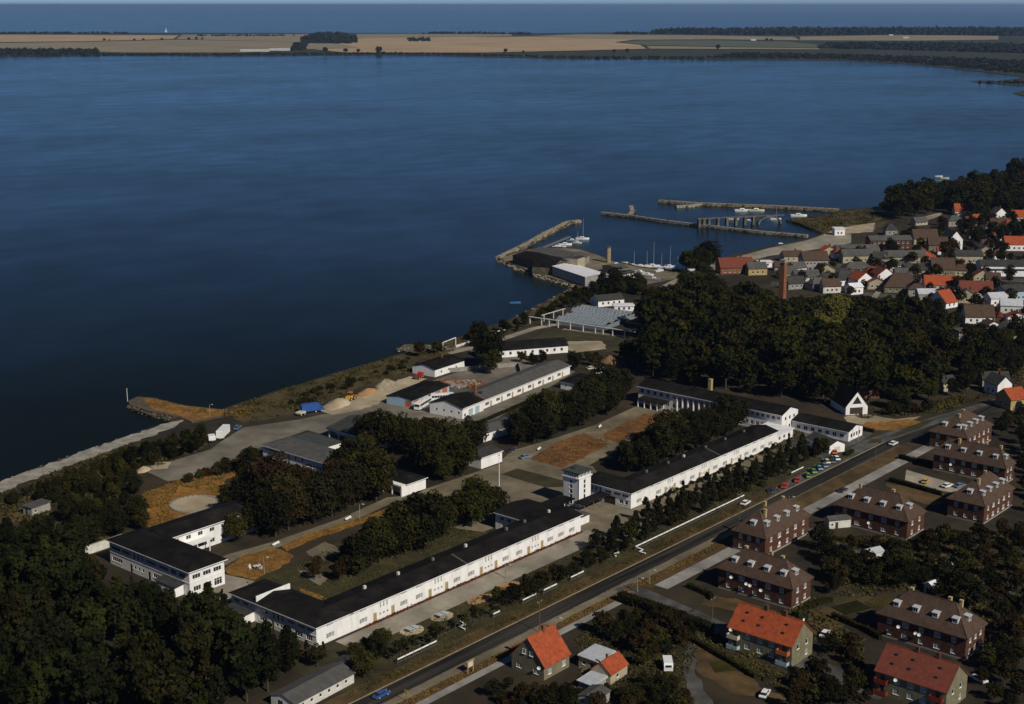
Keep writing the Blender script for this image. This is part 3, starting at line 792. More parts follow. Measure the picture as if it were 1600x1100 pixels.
        r.v = [(-w / 2 - .16, -.22, hh + .003), (w / 2 + .16, -.22, hh + .003), (w / 2 + .16, dep + .1, hh + .13), (-w / 2 - .16, dep + .1, hh + .13)]; r.v += [(a, b, c_ + t_) for a, b, c_ in r.v]
        r.f = [(0, 3, 2, 1), (4, 5, 6, 7), (0, 1, 5, 4), (1, 2, 6, 5), (2, 3, 7, 6), (3, 0, 4, 7)]
        place(cached(('dormer_roof', w, hh, round(dep, 2), m_roof), lambda: r.mesh('dormer_roof', m_roof)), 'dormer_roof', o)
        ww = w - 0.3
        def mkwin():
            q = MB(); q.box(-ww / 2, ww / 2, -0.06, -0.004, 0.1, 0.2); q.box(-ww / 2, ww / 2, -0.06, -0.004, hh - .2, hh - .1)
            for xx in (-ww / 2, -0.04, ww / 2 - 0.08): q.box(xx, xx + 0.08, -0.06, -0.004, 0.2, hh - .2)
            return q.mesh('window', 'window_frame')
        place(cached(('dwin', w, hh), mkwin), 'window', o)
        place(cached(('dpane', w, hh), lambda: MB().box(-ww / 2 + .02, ww / 2 - .02, -0.03, -0.003, .12, hh - .12).mesh('pane', 'glass_dark')), 'pane', o)

    def dish(s, x, y, z, rz=0.0):
        def mk():
            q = MB(); rings = []
            for k, (r, d) in enumerate(((0.02, 0.0), (0.25, -0.03), (0.42, -0.1), (0.46, -0.13))):
                rings.append([(math.cos(a * 6.283 / 12) * r, d, math.sin(a * 6.283 / 12) * r) for a in range(12)])
            q.loft(rings, False); q.loft([[(x_, y_ + 0.03, z_) for x_, y_, z_ in r] for r in rings], False); q.tube((0, 0.02, 0), (0, 0.35, -0.1), 0.03, None, 5); return q.mesh('satellite_dish', 'paint_white')
        place(cached('dish', mk), 'satellite_dish', s.e, (x, y, z), rz)


# ---------------------------------------------------------------- the white compound
WALL = 'white_render'
FY = -12.3      # plane of the long road-side facades
# --- long west block: road-side range, near wing and return wing
b = Bld('barracks_block', 'long white two-storey block with black roof, from the near wing to the tower gate', 'building', 0, 0)
X0, X1 = -118.0, -14.8


def facade_long(doors, xs, xe):
    """door pairs, stair windows above them, groups of three windows between"""
    o = []; pairs = [(doors[i], doors[i + 1]) for i in range(0, len(doors), 2)]
    for d1, d2 in pairs:
        o += [(d1 - xs - 0.6, 0.0, 1.2, 2.3, 'ochre'), (d2 - xs - 0.6, 0.0, 1.2, 2.3, 'ochre')]
        m_ = (d1 + d2) / 2 - xs
        for k in (-1, 0, 1):
            o.append((m_ + k * 1.15 - 0.3, 3.0, 0.6, 1.9, 'curtain')); o.append((m_ + k * 1.3 - 0.4, 1.1, 0.8, 0.7, 'curtain'))
    gaps = [(xs + 0.5, pairs[0][0])] + [(pairs[i][1], pairs[i + 1][0]) for i in range(len(pairs) - 1)] + [(pairs[-1][1], xe - 0.5)]
    for a, c in gaps:
        L = c - a - 2.4
        if L < 3: continue
        n = max(1, int(L / 4.4))
        for k in range(n):
            u = a + 1.2 + L * (k + 0.5) / n - xs
            o.append((u - 1.35, 0.95, 2.7, 1.35, 'curtain')); o.append((u - 1.1, 4.05, 2.2, 0.6, 'curtain'))
    return [(u, z, w_, h_, s_) for u, z, w_, h_, s_ in o]


HB = 5.2
dW = [fx(p, FY) for p in (586, 614, 672, 698, 752, 775, 826, 847)]
XA = -107.0
near = [q for q in facade_long(dW, X0, X1)]
b.wing(X0, XA - 0.002, FY, 19.6, HB, WALL, ('hip', 'x', 1.25, 0.6), 'tar_roof', {
    'S': [q for q in near if q[0] + q[2] < XA - X0 - 0.1],
    'W': [(1.0, 3.3, 2.2, 0.8, 'dark'), (4.4, 3.3, 2.2, 0.8, 'dark'), (11.5, 3.3, 2.6, 0.7, 'dark'), (16, 2.9, 0.7, 1.8, 'dark'), (17.6, 2.9, 0.7, 1.8, 'dark'), (19.2, 2.9, 0.7, 1.8, 'dark'), (21.5, 3.4, 2.6, 0.7, 'dark'), (25.2, 3.4, 2.6, 0.7, 'dark'), (28.6, 3.4, 2.4, 0.7, 'dark'),
          (1.2, 0.9, 1.6, 1.2, 'dark'), (10.8, 0.9, 2.8, 1.3, 'dark'), (15.2, 0, 1.1, 2.2, 'ochre'), (17.0, 1.1, 0.9, 0.8, 'dark'), (18.5, 1.1, 0.9, 0.8, 'dark'), (20.0, 1.1, 0.9, 0.8, 'dark'), (21.6, 0, 1.1, 2.2, 'ochre'), (24, 0.9, 2.8, 1.3, 'dark'), (28.2, 0.9, 2.2, 1.3, 'dark')]}, fascia='white_render')
b.wing(XA + 0.002, X1, FY, -2.4, HB - 0.02, WALL, ('gable', 'x', 1.15, 0.6), 'tar_roof', {
    'S': [(q[0] - (XA - X0), *q[1:]) for q in near if q[0] > XA - X0 + 0.1], 'E': row(9.9, 2, 3.2, 1.6, 1.1) + row(9.9, 2, 0.9, 1.6, 1.2), 'N': row(92, 20, 3.2, 1.6, 1.1) + row(92, 20, 0.9, 1.6, 1.2)}, fascia='white_render')
# roof run-on into the hipped corner, return wing at the gate
r = MB(); zc = HB - 0.02
r.v = [(XA - 5.2, FY + 0.2, zc), (XA + 0.2, FY + 0.2, zc), (XA + 0.2, -7.35, zc + 1.33), (XA - 5.2, -7.35, zc + 1.33), (XA - 5.2, -2.6, zc), (XA + 0.2, -2.6, zc)]
r.f = [(0, 1, 2, 3), (3, 2, 5, 4), (0, 3, 4), (1, 5, 2), (0, 4, 5, 1)]
r.build('valley_roof', 'tar_roof', b.e)
b.wing(-29.5, X1 - 0.3, -2.397, 8.0, HB - 0.05, WALL, ('gable', 'y', 1.0, 0.6), 'tar_roof', {'W': row(10.4, 3, 3.2, 1.5, 1.0) + row(10.4, 2, 0.9, 1.5, 1.2), 'N': row(14, 3, 3.2, 1.5, 1.0), 'E': row(10, 2, 3.2, 1.5, 1.0)}, fascia='white_render')
r = MB(); xm_ = (-29.5 + X1 - .3) / 2; hw_ = (X1 - .3 + 29.5) / 2; zr_ = HB - .05
r.v = [(xm_ - hw_ - .5, -7.2, zr_ + .02), (xm_, -7.2, zr_ + 1.19), (xm_ + hw_ + .2, -7.2, zr_ + .02), (xm_ - hw_ - .5, -2.2, zr_ + .02), (xm_, -2.2, zr_ + 1.19), (xm_ + hw_ + .2, -2.2, zr_ + .02)]
r.f = [(0, 1, 4, 3), (1, 2, 5, 4), (0, 2, 1), (3, 4, 5), (0, 3, 5, 2)]; r.build('valley_roof', 'tar_roof', b.e)
# fire wall strip across the roof, bay step on the near wing, entrance canopy, string course
xs_ = fx(727, FY, HB)
g = MB(); g.v = [(xs_ - .12, FY - .62, HB + .14), (xs_ + .12, FY - .62, HB + .14), (xs_ + .12, -7.35, HB + 1.5), (xs_ - .12, -7.35, HB + 1.5), (xs_ - .12, FY - .62, HB - .1), (xs_ + .12, FY - .62, HB - .1), (xs_ + .12, -7.35, HB + 1.2), (xs_ - .12, -7.35, HB + 1.2)]
g.f = [(0, 1, 2, 3), (4, 7, 6, 5), (0, 4, 5, 1), (1, 5, 6, 2), (2, 6, 7, 3), (3, 7, 4, 0)]
g.build('fire_wall', 'metal_grey', b.e)
MB().box(X0 - 0.09, X0 - 0.003, -12.2, 19.5, 2.62, 2.8).build('string_course', 'white_render', b.e)
MB().box(X0 + 0.0, XA, 9.7, 10.0, HB - 0.3, HB + 1.7).build('parapet', 'white_render', b.e)
cz = MB(); cz.v = [(X0 - 3.6, 10.6, 2.35), (X0 - 0.01, 10.6, 2.6), (X0 - 0.01, 19.2, 2.6), (X0 - 3.6, 19.2, 2.35)]; cz.v += [(x, y, z + 0.2) for x, y, z in cz.v]
cz.f = [(0, 3, 2, 1), (4, 5, 6, 7), (0, 1, 5, 4), (1, 2, 6, 5), (2, 3, 7, 6), (3, 0, 4, 7)]; cz.build('canopy', 'dark_grey_roof', b.e)
MB().box(X0 - 3.3, X0 - 0.01, 10.8, 11.1, 0, 2.36).build('canopy_wall', 'white_render', b.e)
for yy in (14, 18.8): MB().cyl(X0 - 3.3, yy, 0, 2.36, 0.12).build('canopy_post', 'white_render', b.e)

for x in (-96, -84, -71, -58, -41, -33, -22): MB().box(x - .35, x + .35, -6.4, -5.8, HB + .8, HB + 1.9).build('roof_vent', ('off_white', 'metal_grey')[x % 2], b.e)
# --- tower
b = Bld('clock_tower', 'square white tower with glazed lookout storey and flat grey roof by the gate', 'tower', 0, 0); b.e.name = 'lookout_tower'
TW = 6.0
slot = [(TW / 2 - 0.55, z, 1.0, 1.35, 'dark') for z in (0.9, 2.7, 4.3, 5.9, 7.4)]
b.wing(0, TW, 0, TW, 9.4, WALL, None, None, {'S': slot, 'W': slot, 'E': [], 'N': []})
bh = 11.1
MB().box(-0.35, TW + 0.35, -0.35, TW + 0.35, 9.403, 9.75).build('floor_slab', 'white_render', b.e)
for i in range(4):       # lookout glazing with mullions
    for k in range(9):
        q = 0.1 + (TW - 0.4) * k / 8; o = MB().box(q, q + 0.24, 0.0, 0.2, 9.753, bh).build('mullion', 'white_render', b.e)
        if i: o.matrix_local = Matrix.Translation((TW / 2, TW / 2, 0)) @ Matrix.Rotation(i * math.pi / 2, 4, 'Z') @ Matrix.Translation((-TW / 2, -TW / 2, 0))
for i in range(4):
    for k in range(8):
        q = 0.3 + (TW - 0.4) * k / 8
        o = MB().box(q, q + (TW - 0.4) / 8 - 0.2, 0.08, 0.11, 9.9, bh).build('pane', 'glass_dark', b.e)
        if i: o.matrix_local = Matrix.Translation((TW / 2, TW / 2, 0)) @ Matrix.Rotation(i * math.pi / 2, 4, 'Z') @ Matrix.Translation((-TW / 2, -TW / 2, 0))
MB().box(0.05, TW - 0.05, 0.05, TW - 0.05, 9.753, 9.9).build('sill', 'white_render', b.e)
MB().box(0.3, TW - 0.3, 0.3, TW - 0.3, 9.9, bh - 0.02).build('lookout_room', 'dark_grey_roof', b.e)
MB().box(-0.45, TW + 0.45, -0.45, TW + 0.45, bh + 0.002, bh + 0.35).build('roof', 'slate_green_roof', b.e)
MB().box(2.4, 4.4, 3.4, 5.2, bh + 0.352, bh + 0.75).build('roof_hatch', 'dark_grey_roof', b.e)
for xx, yy in ((-0.06, -0.06), (TW - 0.02, -0.06), (-0.06, TW - 0.02)): MB().box(xx, xx + 0.08, yy, yy + 0.08, 0, 9.4).build('corner_strip', 'brown_tile', b.e)
# --- low covered way beside the tower
b = Bld('covered_way', 'low flat-roofed gate canopy on posts between the tower and the block', 'canopy', 0, 0)
MB().box(-14.2, -0.4, 1.0, 6.5, 3.0, 3.3).build('roof', 'tar_roof', b.e)
MB().box(-13.5, -0.5, 6.3, 6.45, 0, 2.99).build('back_wall', 'white_render', b.e)
for x in (-13.6, -9.5, -5.2, -1.2): MB().cyl(x, 1.4, 0, 3.0, 0.14).build('post', 'white_render', b.e)
MB().box(-3.0, 11.0, -4.6, -0.45, 2.9, 3.15).build('gate_roof', 'tar_roof', b.e)
for x in (-2.6, 2.0, 6.4, 10.4): MB().cyl(x, -4.2, 0, 2.9, 0.12).build('post', 'metal_grey', b.e)
MB().box(-12.6, -7.0, -9.5, -4.0, 0, 2.5).build('porter_lodge', 'white_render', b.e)
MB().box(-12.9, -6.7, -9.8, -3.7, 2.503, 2.72).build('lodge_roof', 'grey_roof', b.e)
RECTS.append((-5, 0, 0, 9, 7))

# --- east block
b = Bld('barracks_block', 'long white block with black roof beyond the tower, running towards the assembly hall', 'building', 0, 0)
EX0, EX1 = 10.2, 97.0
dE = [fx(p, FY) for p in (1040, 1054, 1093, 1107, 1143, 1157)]
ef = facade_long(dE, EX0, EX1); XB = 20.2
b.wing(EX0, XB - 0.002, FY, 7.2, HB, WALL, ('hip', 'x', 1.2, 0.6), 'tar_roof', {
    'S': [q for q in ef if q[0] + q[2] < XB - EX0 - .1],
    'W': [(0.8, 3.0, 1.4, 1.4, 'dark'), (4.2, 2.9, 0.7, 1.9, 'dark'), (5.8, 2.9, 0.7, 1.9, 'dark'), (7.4, 2.9, 0.7, 1.9, 'dark'), (9.6, 3.3, 2.4, 0.9, 'dark'), (13, 3.3, 2.4, 0.9, 'dark'), (16.2, 3.3, 2.4, 0.9, 'dark'),
          (0.9, 0, 1.2, 2.2, 'ochre'), (3.2, 1.1, 1.0, 0.8, 'dark'), (5.4, 1.1, 1.0, 0.8, 'dark'), (9.2, 0, 4.4, 2.5, 'door'), (15, 0.9, 1.6, 1.3, 'dark'), (17.2, 0.9, 1.2, 1.3, 'dark')]}, fascia='white_render')
b.wing(XB + 0.002, EX1, FY, -2.4, HB - 0.02, WALL, ('gable', 'x', 1.1, 0.6), 'tar_roof', {'S': [(q[0] - (XB - EX0), *q[1:]) for q in ef if q[0] > XB - EX0 + .1], 'E': row(9.9, 2, 3.2, 1.6, 1.1) + row(9.9, 2, 0.9, 1.6, 1.2), 'N': row(76, 17, 3.2, 1.6, 1.1) + row(76, 17, 0.9, 1.6, 1.2)}, fascia='white_render')
r = MB(); r.v = [(XB - 4.8, FY + 0.2, zc), (XB + 0.2, FY + 0.2, zc), (XB + 0.2, -7.35, zc + 1.28), (XB - 4.8, -7.35, zc + 1.28), (XB - 4.8, -2.6, zc), (XB + 0.2, -2.6, zc)]
r.f = [(0, 1, 2, 3), (3, 2, 5, 4), (0, 3, 4), (1, 5, 2), (0, 4, 5, 1)]; r.build('valley_roof', 'tar_roof', b.e)
xs_ = fx(1124, FY, HB)
g = MB(); g.v = [(xs_ - .12, FY - .62, HB + .14), (xs_ + .12, FY - .62, HB + .14), (xs_ + .12, -7.35, HB + 1.45), (xs_ - .12, -7.35, HB + 1.45), (xs_ - .12, FY - .62, HB - .1), (xs_ + .12, FY - .62, HB - .1), (xs_ + .12, -7.35, HB + 1.2), (xs_ - .12, -7.35, HB + 1.2)]
g.f = [(0, 1, 2, 3), (4, 7, 6, 5), (0, 4, 5, 1), (1, 5, 6, 2), (2, 6, 7, 3), (3, 7, 4, 0)]; g.build('fire_wall', 'metal_grey', b.e)
MB().box(EX0 - 0.09, EX0 - 0.003, -12.2, 7.1, 2.62, 2.8).build('string_course', 'white_render', b.e)

for x in (27, 39, 48, 61, 73, 85): MB().box(x - .35, x + .35, -6.4, -5.8, HB + .75, HB + 1.8).build('roof_vent', ('off_white', 'metal_grey')[x % 2], b.e)
# --- left block at the end of the west court (two full storeys)
b = Bld('staff_block', 'white two-storey block with black roof at the far left end of the court', 'building', 0, 0)
LX0, LX1, LY0, LY1 = -119.0, -107.6, 35.5, 71.0
b.wing(LX0, LX1, LY0, LY1, 7.0, WALL, ('hip', 'x', 1.3, 0.7), 'tar_roof', {
    'S': row(11.4, 3, 4.4, 2.6, 1.3, 'dark', .6) + [(1.2, 1.0, 2.4, 1.4, 'dark'), (4.6, 1.0, 2.4, 1.4, 'dark'), (7.9, 0.5, 2.6, 2.0, 'dark')],
    'W': [(0.8, 4.6, 4.2, 0.9, 'dark'), (5.8, 4.6, 3.6, 0.9, 'dark'), (11, 4.2, 0.8, 1.8, 'dark'), (12.8, 4.2, 0.8, 1.8, 'dark'), (14.6, 4.2, 0.8, 1.8, 'dark'), (17, 4.6, 4.2, 0.9, 'dark'), (22.4, 4.6, 4.2, 0.9, 'dark'), (27.5, 4.4, 2.4, 1.3, 'dark'), (31, 4.4, 2.8, 1.3, 'dark'),
          (1.0, 1.2, 4.6, 1.2, 'dark'), (9.2, 0, 1.1, 2.3, 'door'), (11, 1.3, 1.0, 0.9, 'dark'), (12.8, 1.3, 1.0, 0.9, 'dark'), (14.6, 1.3, 1.0, 0.9, 'dark'), (17.4, 0, 1.1, 2.3, 'door'), (19.6, 1.2, 4.2, 1.2, 'dark'), (30, 1.2, 3.2, 1.2, 'dark')]}, fascia='white_render')
b.wing(LX1 + 0.003, -76, 60.5, LY1 - 0.2, 6.6, WALL, ('gable', 'x', 1.2, 0.7), 'tar_roof', {'S': row(31, 7, 4.3, 1.7, 1.2) + row(31, 7, 1.0, 1.7, 1.3)}, fascia='white_render')
MB().box(LX0 - 0.1, LX0 - 0.003, LY0 + .1, LY1 - .1, 3.5, 3.72).build('string_course', 'white_render', b.e)
MB().box(LX0, LX1, LY0 - 0.1, LY0 - 0.003, 3.45, 3.75).build('string_course', 'white_render', b.e)
MB().box(LX1 + 3.2, LX1 + 13, 57.4, 60.49, 3.4, 3.65).build('balcony', 'white_render', b.e)
for x in (LX1 + 4, LX1 + 8.2, LX1 + 12.4): MB().cyl(x, 57.8, 0, 3.4, 0.15).build('post', 'white_render', b.e)
c_ = MB(); c_.v = [(LX0 - 3.2, 37.5, 2.7), (LX0 - .1, 37.5, 3.1), (LX0 - .1, 46.5, 3.1), (LX0 - 3.2, 46.5, 2.7)]; c_.v += [(x, y, z + .18) for x, y, z in c_.v]
c_.f = [(0, 3, 2, 1), (4, 5, 6, 7), (0, 1, 5, 4), (1, 2, 6, 5), (2, 3, 7, 6), (3, 0, 4, 7)]; c_.build('porch_roof', 'dark_grey_roof', b.e)
MB().box(LX0 - 3.0, LX0 - .1, 38, 46, 0, 2.68).build('porch', 'white_render', b.e)
p0, p1 = P(133, 868), P(191, 848)
b = Bld('garden_wall', 'plain cream wall standing behind the staff block at far left', 'wall', *p0, math.atan2(p1[1] - p0[1], p1[0] - p0[0])); L_ = math.dist(p0, p1)
MB().box(0, L_, -0.15, 0.15, -.2, 2.6).build('wall', 'off_white', b.e); MB().box(-.06, L_ + .06, -0.21, 0.21, 2.603, 2.7).build('coping', 'concrete', b.e)

# --- assembly hall at the far end of the east court
b = Bld('assembly_hall', 'long two-storey white hall with tall pilastered windows closing the east court', 'building', 0, 0)
HX0, HX1, HY0, HY1 = 110.0, 121.5, -6.6, 56.5
Lh = HY1 - HY0
n1 = [fy(p, HX0, 4) for p in (1057, 1117)]
u1, u2 = HY1 - n1[0], HY1 - n1[1]
b.wing(HX0, HX1, HY0, HY1, 7.0, WALL, ('gable', 'y', 1.9, 0.6), 'tar_roof', {
    'W': [(u + 0.8, z, 1.5, 1.5, 'dark') for u in np.linspace(0.2, u1 - 2.6, 6) for z in (4.6, 1.2)] + [(u1 + 0.7 + (u2 - u1) * k / 7, 1.4, 1.5, 4.6, 'dark') for k in range(7)]
    + [(u + 0.6, z, 1.3, hh_, 'dark') for u in np.linspace(u2 + 6, Lh - 2.6, 10) for z, hh_ in ((4.9, 1.2), (1.3, 1.5))],
    'S': row(11.5, 3, 4.4, 1.2, 1.3) + row(11.5, 3, 1.2, 1.2, 1.4)}, fascia='white_render')
for k in range(8):
    u = HY1 - (u1 + 0.25 + (u2 - u1) * k / 7); MB().box(HX0 - 0.3, HX0 - 0.003, u - 0.22, u + 0.12, 0, 6.7).build('pilaster', 'white_render', b.e)
g = MB(); g.v = [(HX0 - 4.5, HY1 - 15, 3.0), (HX0 - .01, HY1 - 15, 3.5), (HX0 - .01, HY1 - 2.5, 3.5), (HX0 - 4.5, HY1 - 2.5, 3.0)]; g.v += [(x, y, z + .2) for x, y, z in g.v]
g.f = [(0, 3, 2, 1), (4, 5, 6, 7), (0, 1, 5, 4), (1, 2, 6, 5), (2, 3, 7, 6), (3, 0, 4, 7)]; g.build('porch_roof', 'tar_roof', b.e)
for k in range(5): MB().box(HX0 - 4.3, HX0 - 3.95, HY1 - 14.8 + 2.95 * k, HY1 - 14.45 + 2.95 * k, 0, 3.02).build('porch_post', 'white_render', b.e)
b.chimney(118.5, fy(1110, 118.5, 10), 12.5, 1.3, m='yellow_render', z0=6.5)
# --- annex and link
b = Bld('annex_building', 'single-storey white annex with black pitched roof at the far end by the road', 'building', 0, 0)
b.wing(117.0, 127.5, -29.5, -6.9, 3.6, WALL, ('gable', 'y', 1.5, 0.5), 'tar_roof', {'W': row(22.6, 7, 1.0, 1.6, 1.5), 'S': row(10.5, 4, 1.0, 1.2, 1.5)}, fascia='white_render')
b = Bld('link_building', 'low white flat-roofed link between the east block and the hall', 'building', 0, 0)
b.wing(97.6, 109.6, -11.5, -1.0, 3.0, WALL, ('flat', 'x', .1, .4), 'white_roof', {'S': row(12, 3, .9, 1.4, 1.3), 'W': row(10, 2, .9, 1.4, 1.3)})
b = Bld('garage', 'small white garage with dark pitched roof among pines beside the east block', 'garage', *fp((1262, 683), (1297, 697), (1306, 688), 2.8)[:3])
b.wing(-3.4, 3.4, -6, 6, 2.8, WALL, ('gable', 'y', 1.5, 0.4), 'dark_grey_roof', {'S': [(2.0, 0, 2.6, 2.2, 'whitedoor')]})

# --- house with open white gable beyond the annex
fpx = fp((1300, 628), (1318, 650), (1345, 646), 0)
b = Bld('chapel_house', 'white house with steep dark roof and open timbered gable behind the annex', 'house', *P(1326, 640), R(-38))
b.wing(-4.4, 4.4, -7, 7, 3.4, WALL, ('gable', 'y', 5.6, 0.5), 'tar_roof', {'S': [(1.6, 0.2, 5.2, 2.6, 'door')]})
MB().prism([(0, 0), (1, 0), (1, 1)], 0, 0.1)
g = MB(); g.v = [(-1.9, -7.06, 4.2), (1.9, -7.06, 4.2), (0, -7.06, 7.2), (-1.9, -7.004, 4.2), (1.9, -7.004, 4.2), (0, -7.004, 7.2)]; g.f = [(0, 1, 2), (0, 3, 4, 1), (1, 4, 5, 2), (2, 5, 3, 0)]
g.build('gable_window', 'glass_dark', b.e)

# --- service buildings between the court and the shore
b = Bld('workshop_building', 'white L-shaped building with low grey roof beside the large yard', 'building', -22, 100)
b.wing(-6, 6, -16, 15, 3.9, WALL, ('hip', 'x', 1.3, 0.5), 'grey_roof', {'S': [(3, 1.2, 1.6, .9, 'dark')], 'W': [(1.0, 2.5, 9.0, 0.7, 'dark')] + [(13 + 3.4 * k, 1.9, 0.8, 1.5, 'dark') for k in range(3)] + [(22 + 1.6 * k, .9, 1.1, 1.0, 'dark') for k in range(5)]}, fascia='white_render')
b.wing(6.003, 14.5, -2, 14.6, 3.4, WALL, ('flat', 'x', .15, .4), 'slate_green_roof', {'S': [(3, .9, 1.8, 1.2, 'dark')]})
b = Bld('open_shed', 'grey-roofed open shed on white posts beside the yard trees', 'shed', 11, 103)
b.wing(-5.5, 9, -14, 12, 3.8, WALL, ('gable', 'y', 1.5, .5), 'dark_grey_roof', {}, fascia='white_render')
for k in range(6): MB().box(-9.4, -9.0, -13.6 + 4.9 * k, -13.2 + 4.9 * k, 0, 3.5).build('post', 'white_render', b.e)
g = MB(); g.v = [(-9.9, -14.2, 3.3), (-5.4, -14.2, 3.83), (-5.4, 12.2, 3.83), (-9.9, 12.2, 3.3)]; g.v += [(x, y, z + .2) for x, y, z in g.v]
g.f = [(0, 3, 2, 1), (4, 5, 6, 7), (0, 1, 5, 4), (1, 2, 6, 5), (2, 3, 7, 6), (3, 0, 4, 7)]; g.build('porch_roof', 'dark_grey_roof', b.e)
MB().box(-9.75, -9.5, -14, 12, 2.75, 3.28).build('lintel', 'white_render', b.e)
b = Bld('pavilion', 'white-walled pavilion with black roof and open colonnade facing the west court', 'building', -22, 57)
b.wing(-3.2, 5.4, -8.2, 9, 3.7, WALL, ('hip', 'x', 1.1, .5), 'tar_roof', {}, fascia='white_render')
for k in range(5): MB().box(-5.5, -5.1, -8.0 + 4.1 * k, -7.6 + 4.1 * k, 0, 3.2).build('column', 'off_white', b.e)
MB().box(-5.6, -3.21, -8.19, 9, 3.2, 3.65).build('loggia_beam', 'white_render', b.e); MB().box(-5.5, -3.21, -8.18, -7.95, 0, 3.19).build('end_wall', 'white_render', b.e)
b = Bld('gatehouse', 'plain white blank-walled building with grey roof facing the plaza flagpole', 'building', 15, 53.5)
b.wing(-5.4, 5.2, -5, 4.5, 3.9, WALL, ('gable', 'x', .9, .4), 'dark_grey_roof', {'W': [(2, 1, 1.5, 1.2, 'dark')]}, fascia='white_render')
q0 = fp((745, 668), (774, 684), (802, 650), 3.2)
b = Bld('store_shed', 'long grey-roofed store shed half hidden by court trees behind the blank white gatehouse', 'shed', q0[0], q0[1], 0.0)
b.wing(-q0[3], q0[3], -q0[4], q0[4], 3.2, WALL, ('gable', 'x', 1.0, .4), 'grey_roof', {'W': row(2 * q0[4], 3, 1, 1.2, 1)})

# --- long garage row (turned a little) with its white gabled head building
c0, c1 = P(722.5, 655), P(896, 585)
rz = R(7.5); L_ = math.dist(c0, c1)
b = Bld('garage_row', 'long low white row building with grey roof, chimney and white gabled head', 'building', c0[0], c0[1], rz)
b.wing(0, 14, 0, 15, 4.2, WALL, ('gable', 'x', 2.0, .5), 'tar_roof', {'S': [(1.2, .6, 1.2, 1.2, 'dark'), (4, 0, 3, 2.8, 'gate'), (8.4, 0, 3, 2.8, 'gate')], 'W': [(2.6 + 3.4 * k, 1.7, 1, .9, 'dark') for k in range(4)]}, fascia='white_render')
b.wing(14.003, L_, 1.2, 13.2, 3.6, WALL, ('gable', 'x', 1.6, .5), 'grey_roof', {'S': sum([[(3 + 7.6 * k, .9, 2.6, 1.3, 'dark'), (6.4 + 7.6 * k, 0, 1.1, 2.2, 'ochre')] for k in range(int((L_ - 18) / 7.6))], [])}, fascia='white_render')
b.chimney(16.5, 5.6, 8.6, 0.9, m='brick_orange', z0=3.5)
MB().box(19.0, 20.2, 4.4, 5.6, 3.9, 5.6).build('roof_vent', 'dark_grey_roof', b.e)
q0 = fp((600, 634), (641, 640), (722, 617), 0)
b = Bld('vehicle_shed', 'black-roofed vehicle shed with pale blue and orange front beside the buses', 'shed', q0[0] - .5, q0[1] + 3.2, R(10))
b.wing(-13, 13, -5.5, 6.5, 3.1, 'pale_blue_paint', ('gable', 'x', .8, .4), 'tar_roof', {'W': [(8.6, .1, 2.8, 2.5, 'orange')], 'S': [(1 + 5 * k, .1, 3.4, 2.5, 'orange') for k in range(5)]})
q0 = fp((645, 571), (682, 578), (727, 562), 3.3)
b = Bld('boat_shed', 'small white shed with black roof and chimney near the shore wall', 'shed', q0[0], q0[1], R(5))
b.wing(-q0[3], q0[3], -q0[4], q0[4], 3.3, WALL, ('gable', 'x', 1.3, .4), 'tar_roof', {'S': [(4, 1, 1, 1, 'dark'), (9, 1, 1.2, 1.0, 'dark'), (14, 1, 1, 1, 'dark')]}); b.chimney(4, 1.5, 6, .6, m='brick_orange')
c0 = P(868, 566)
b = Bld('kitchen_building', 'long black-roofed white building with round-topped gable half hidden by shore trees', 'building', *P(815, 552), R(-31))
b.wing(-20, 20, -5, 5, 3.4, WALL, ('gable', 'x', 2.4, .4), 'tar_roof', {'S': row(40, 11, 1, 1.2, 1.4), 'E': [(2, 1, 1.2, 1.4, 'dark'), (5.5, 0.2, 1.4, 2.6, 'door')]}); b.chimney(-14, 1.5, 7.6, .8, m='brick_orange')
b = Bld('laundry_building', 'small white building with dark roof and green lean-to beyond the garage row', 'building', *fp((889, 604), (908, 612), (931, 601), 0)[:2], R(3))
b.wing(-7, 7, -4.5, 4.5, 3.4, WALL, ('hip', 'x', 1.0, .5), 'tar_roof', {'S': [(3, .9, 1, 1.4, 'dark'), (6, 0, 1.1, 2.2, 'door'), (8.5, .9, 1, 1.4, 'dark'), (10.5, .9, 1, 1.4, 'dark')], 'W': [(2, 1.4, 1.2, .8, 'dark')]})

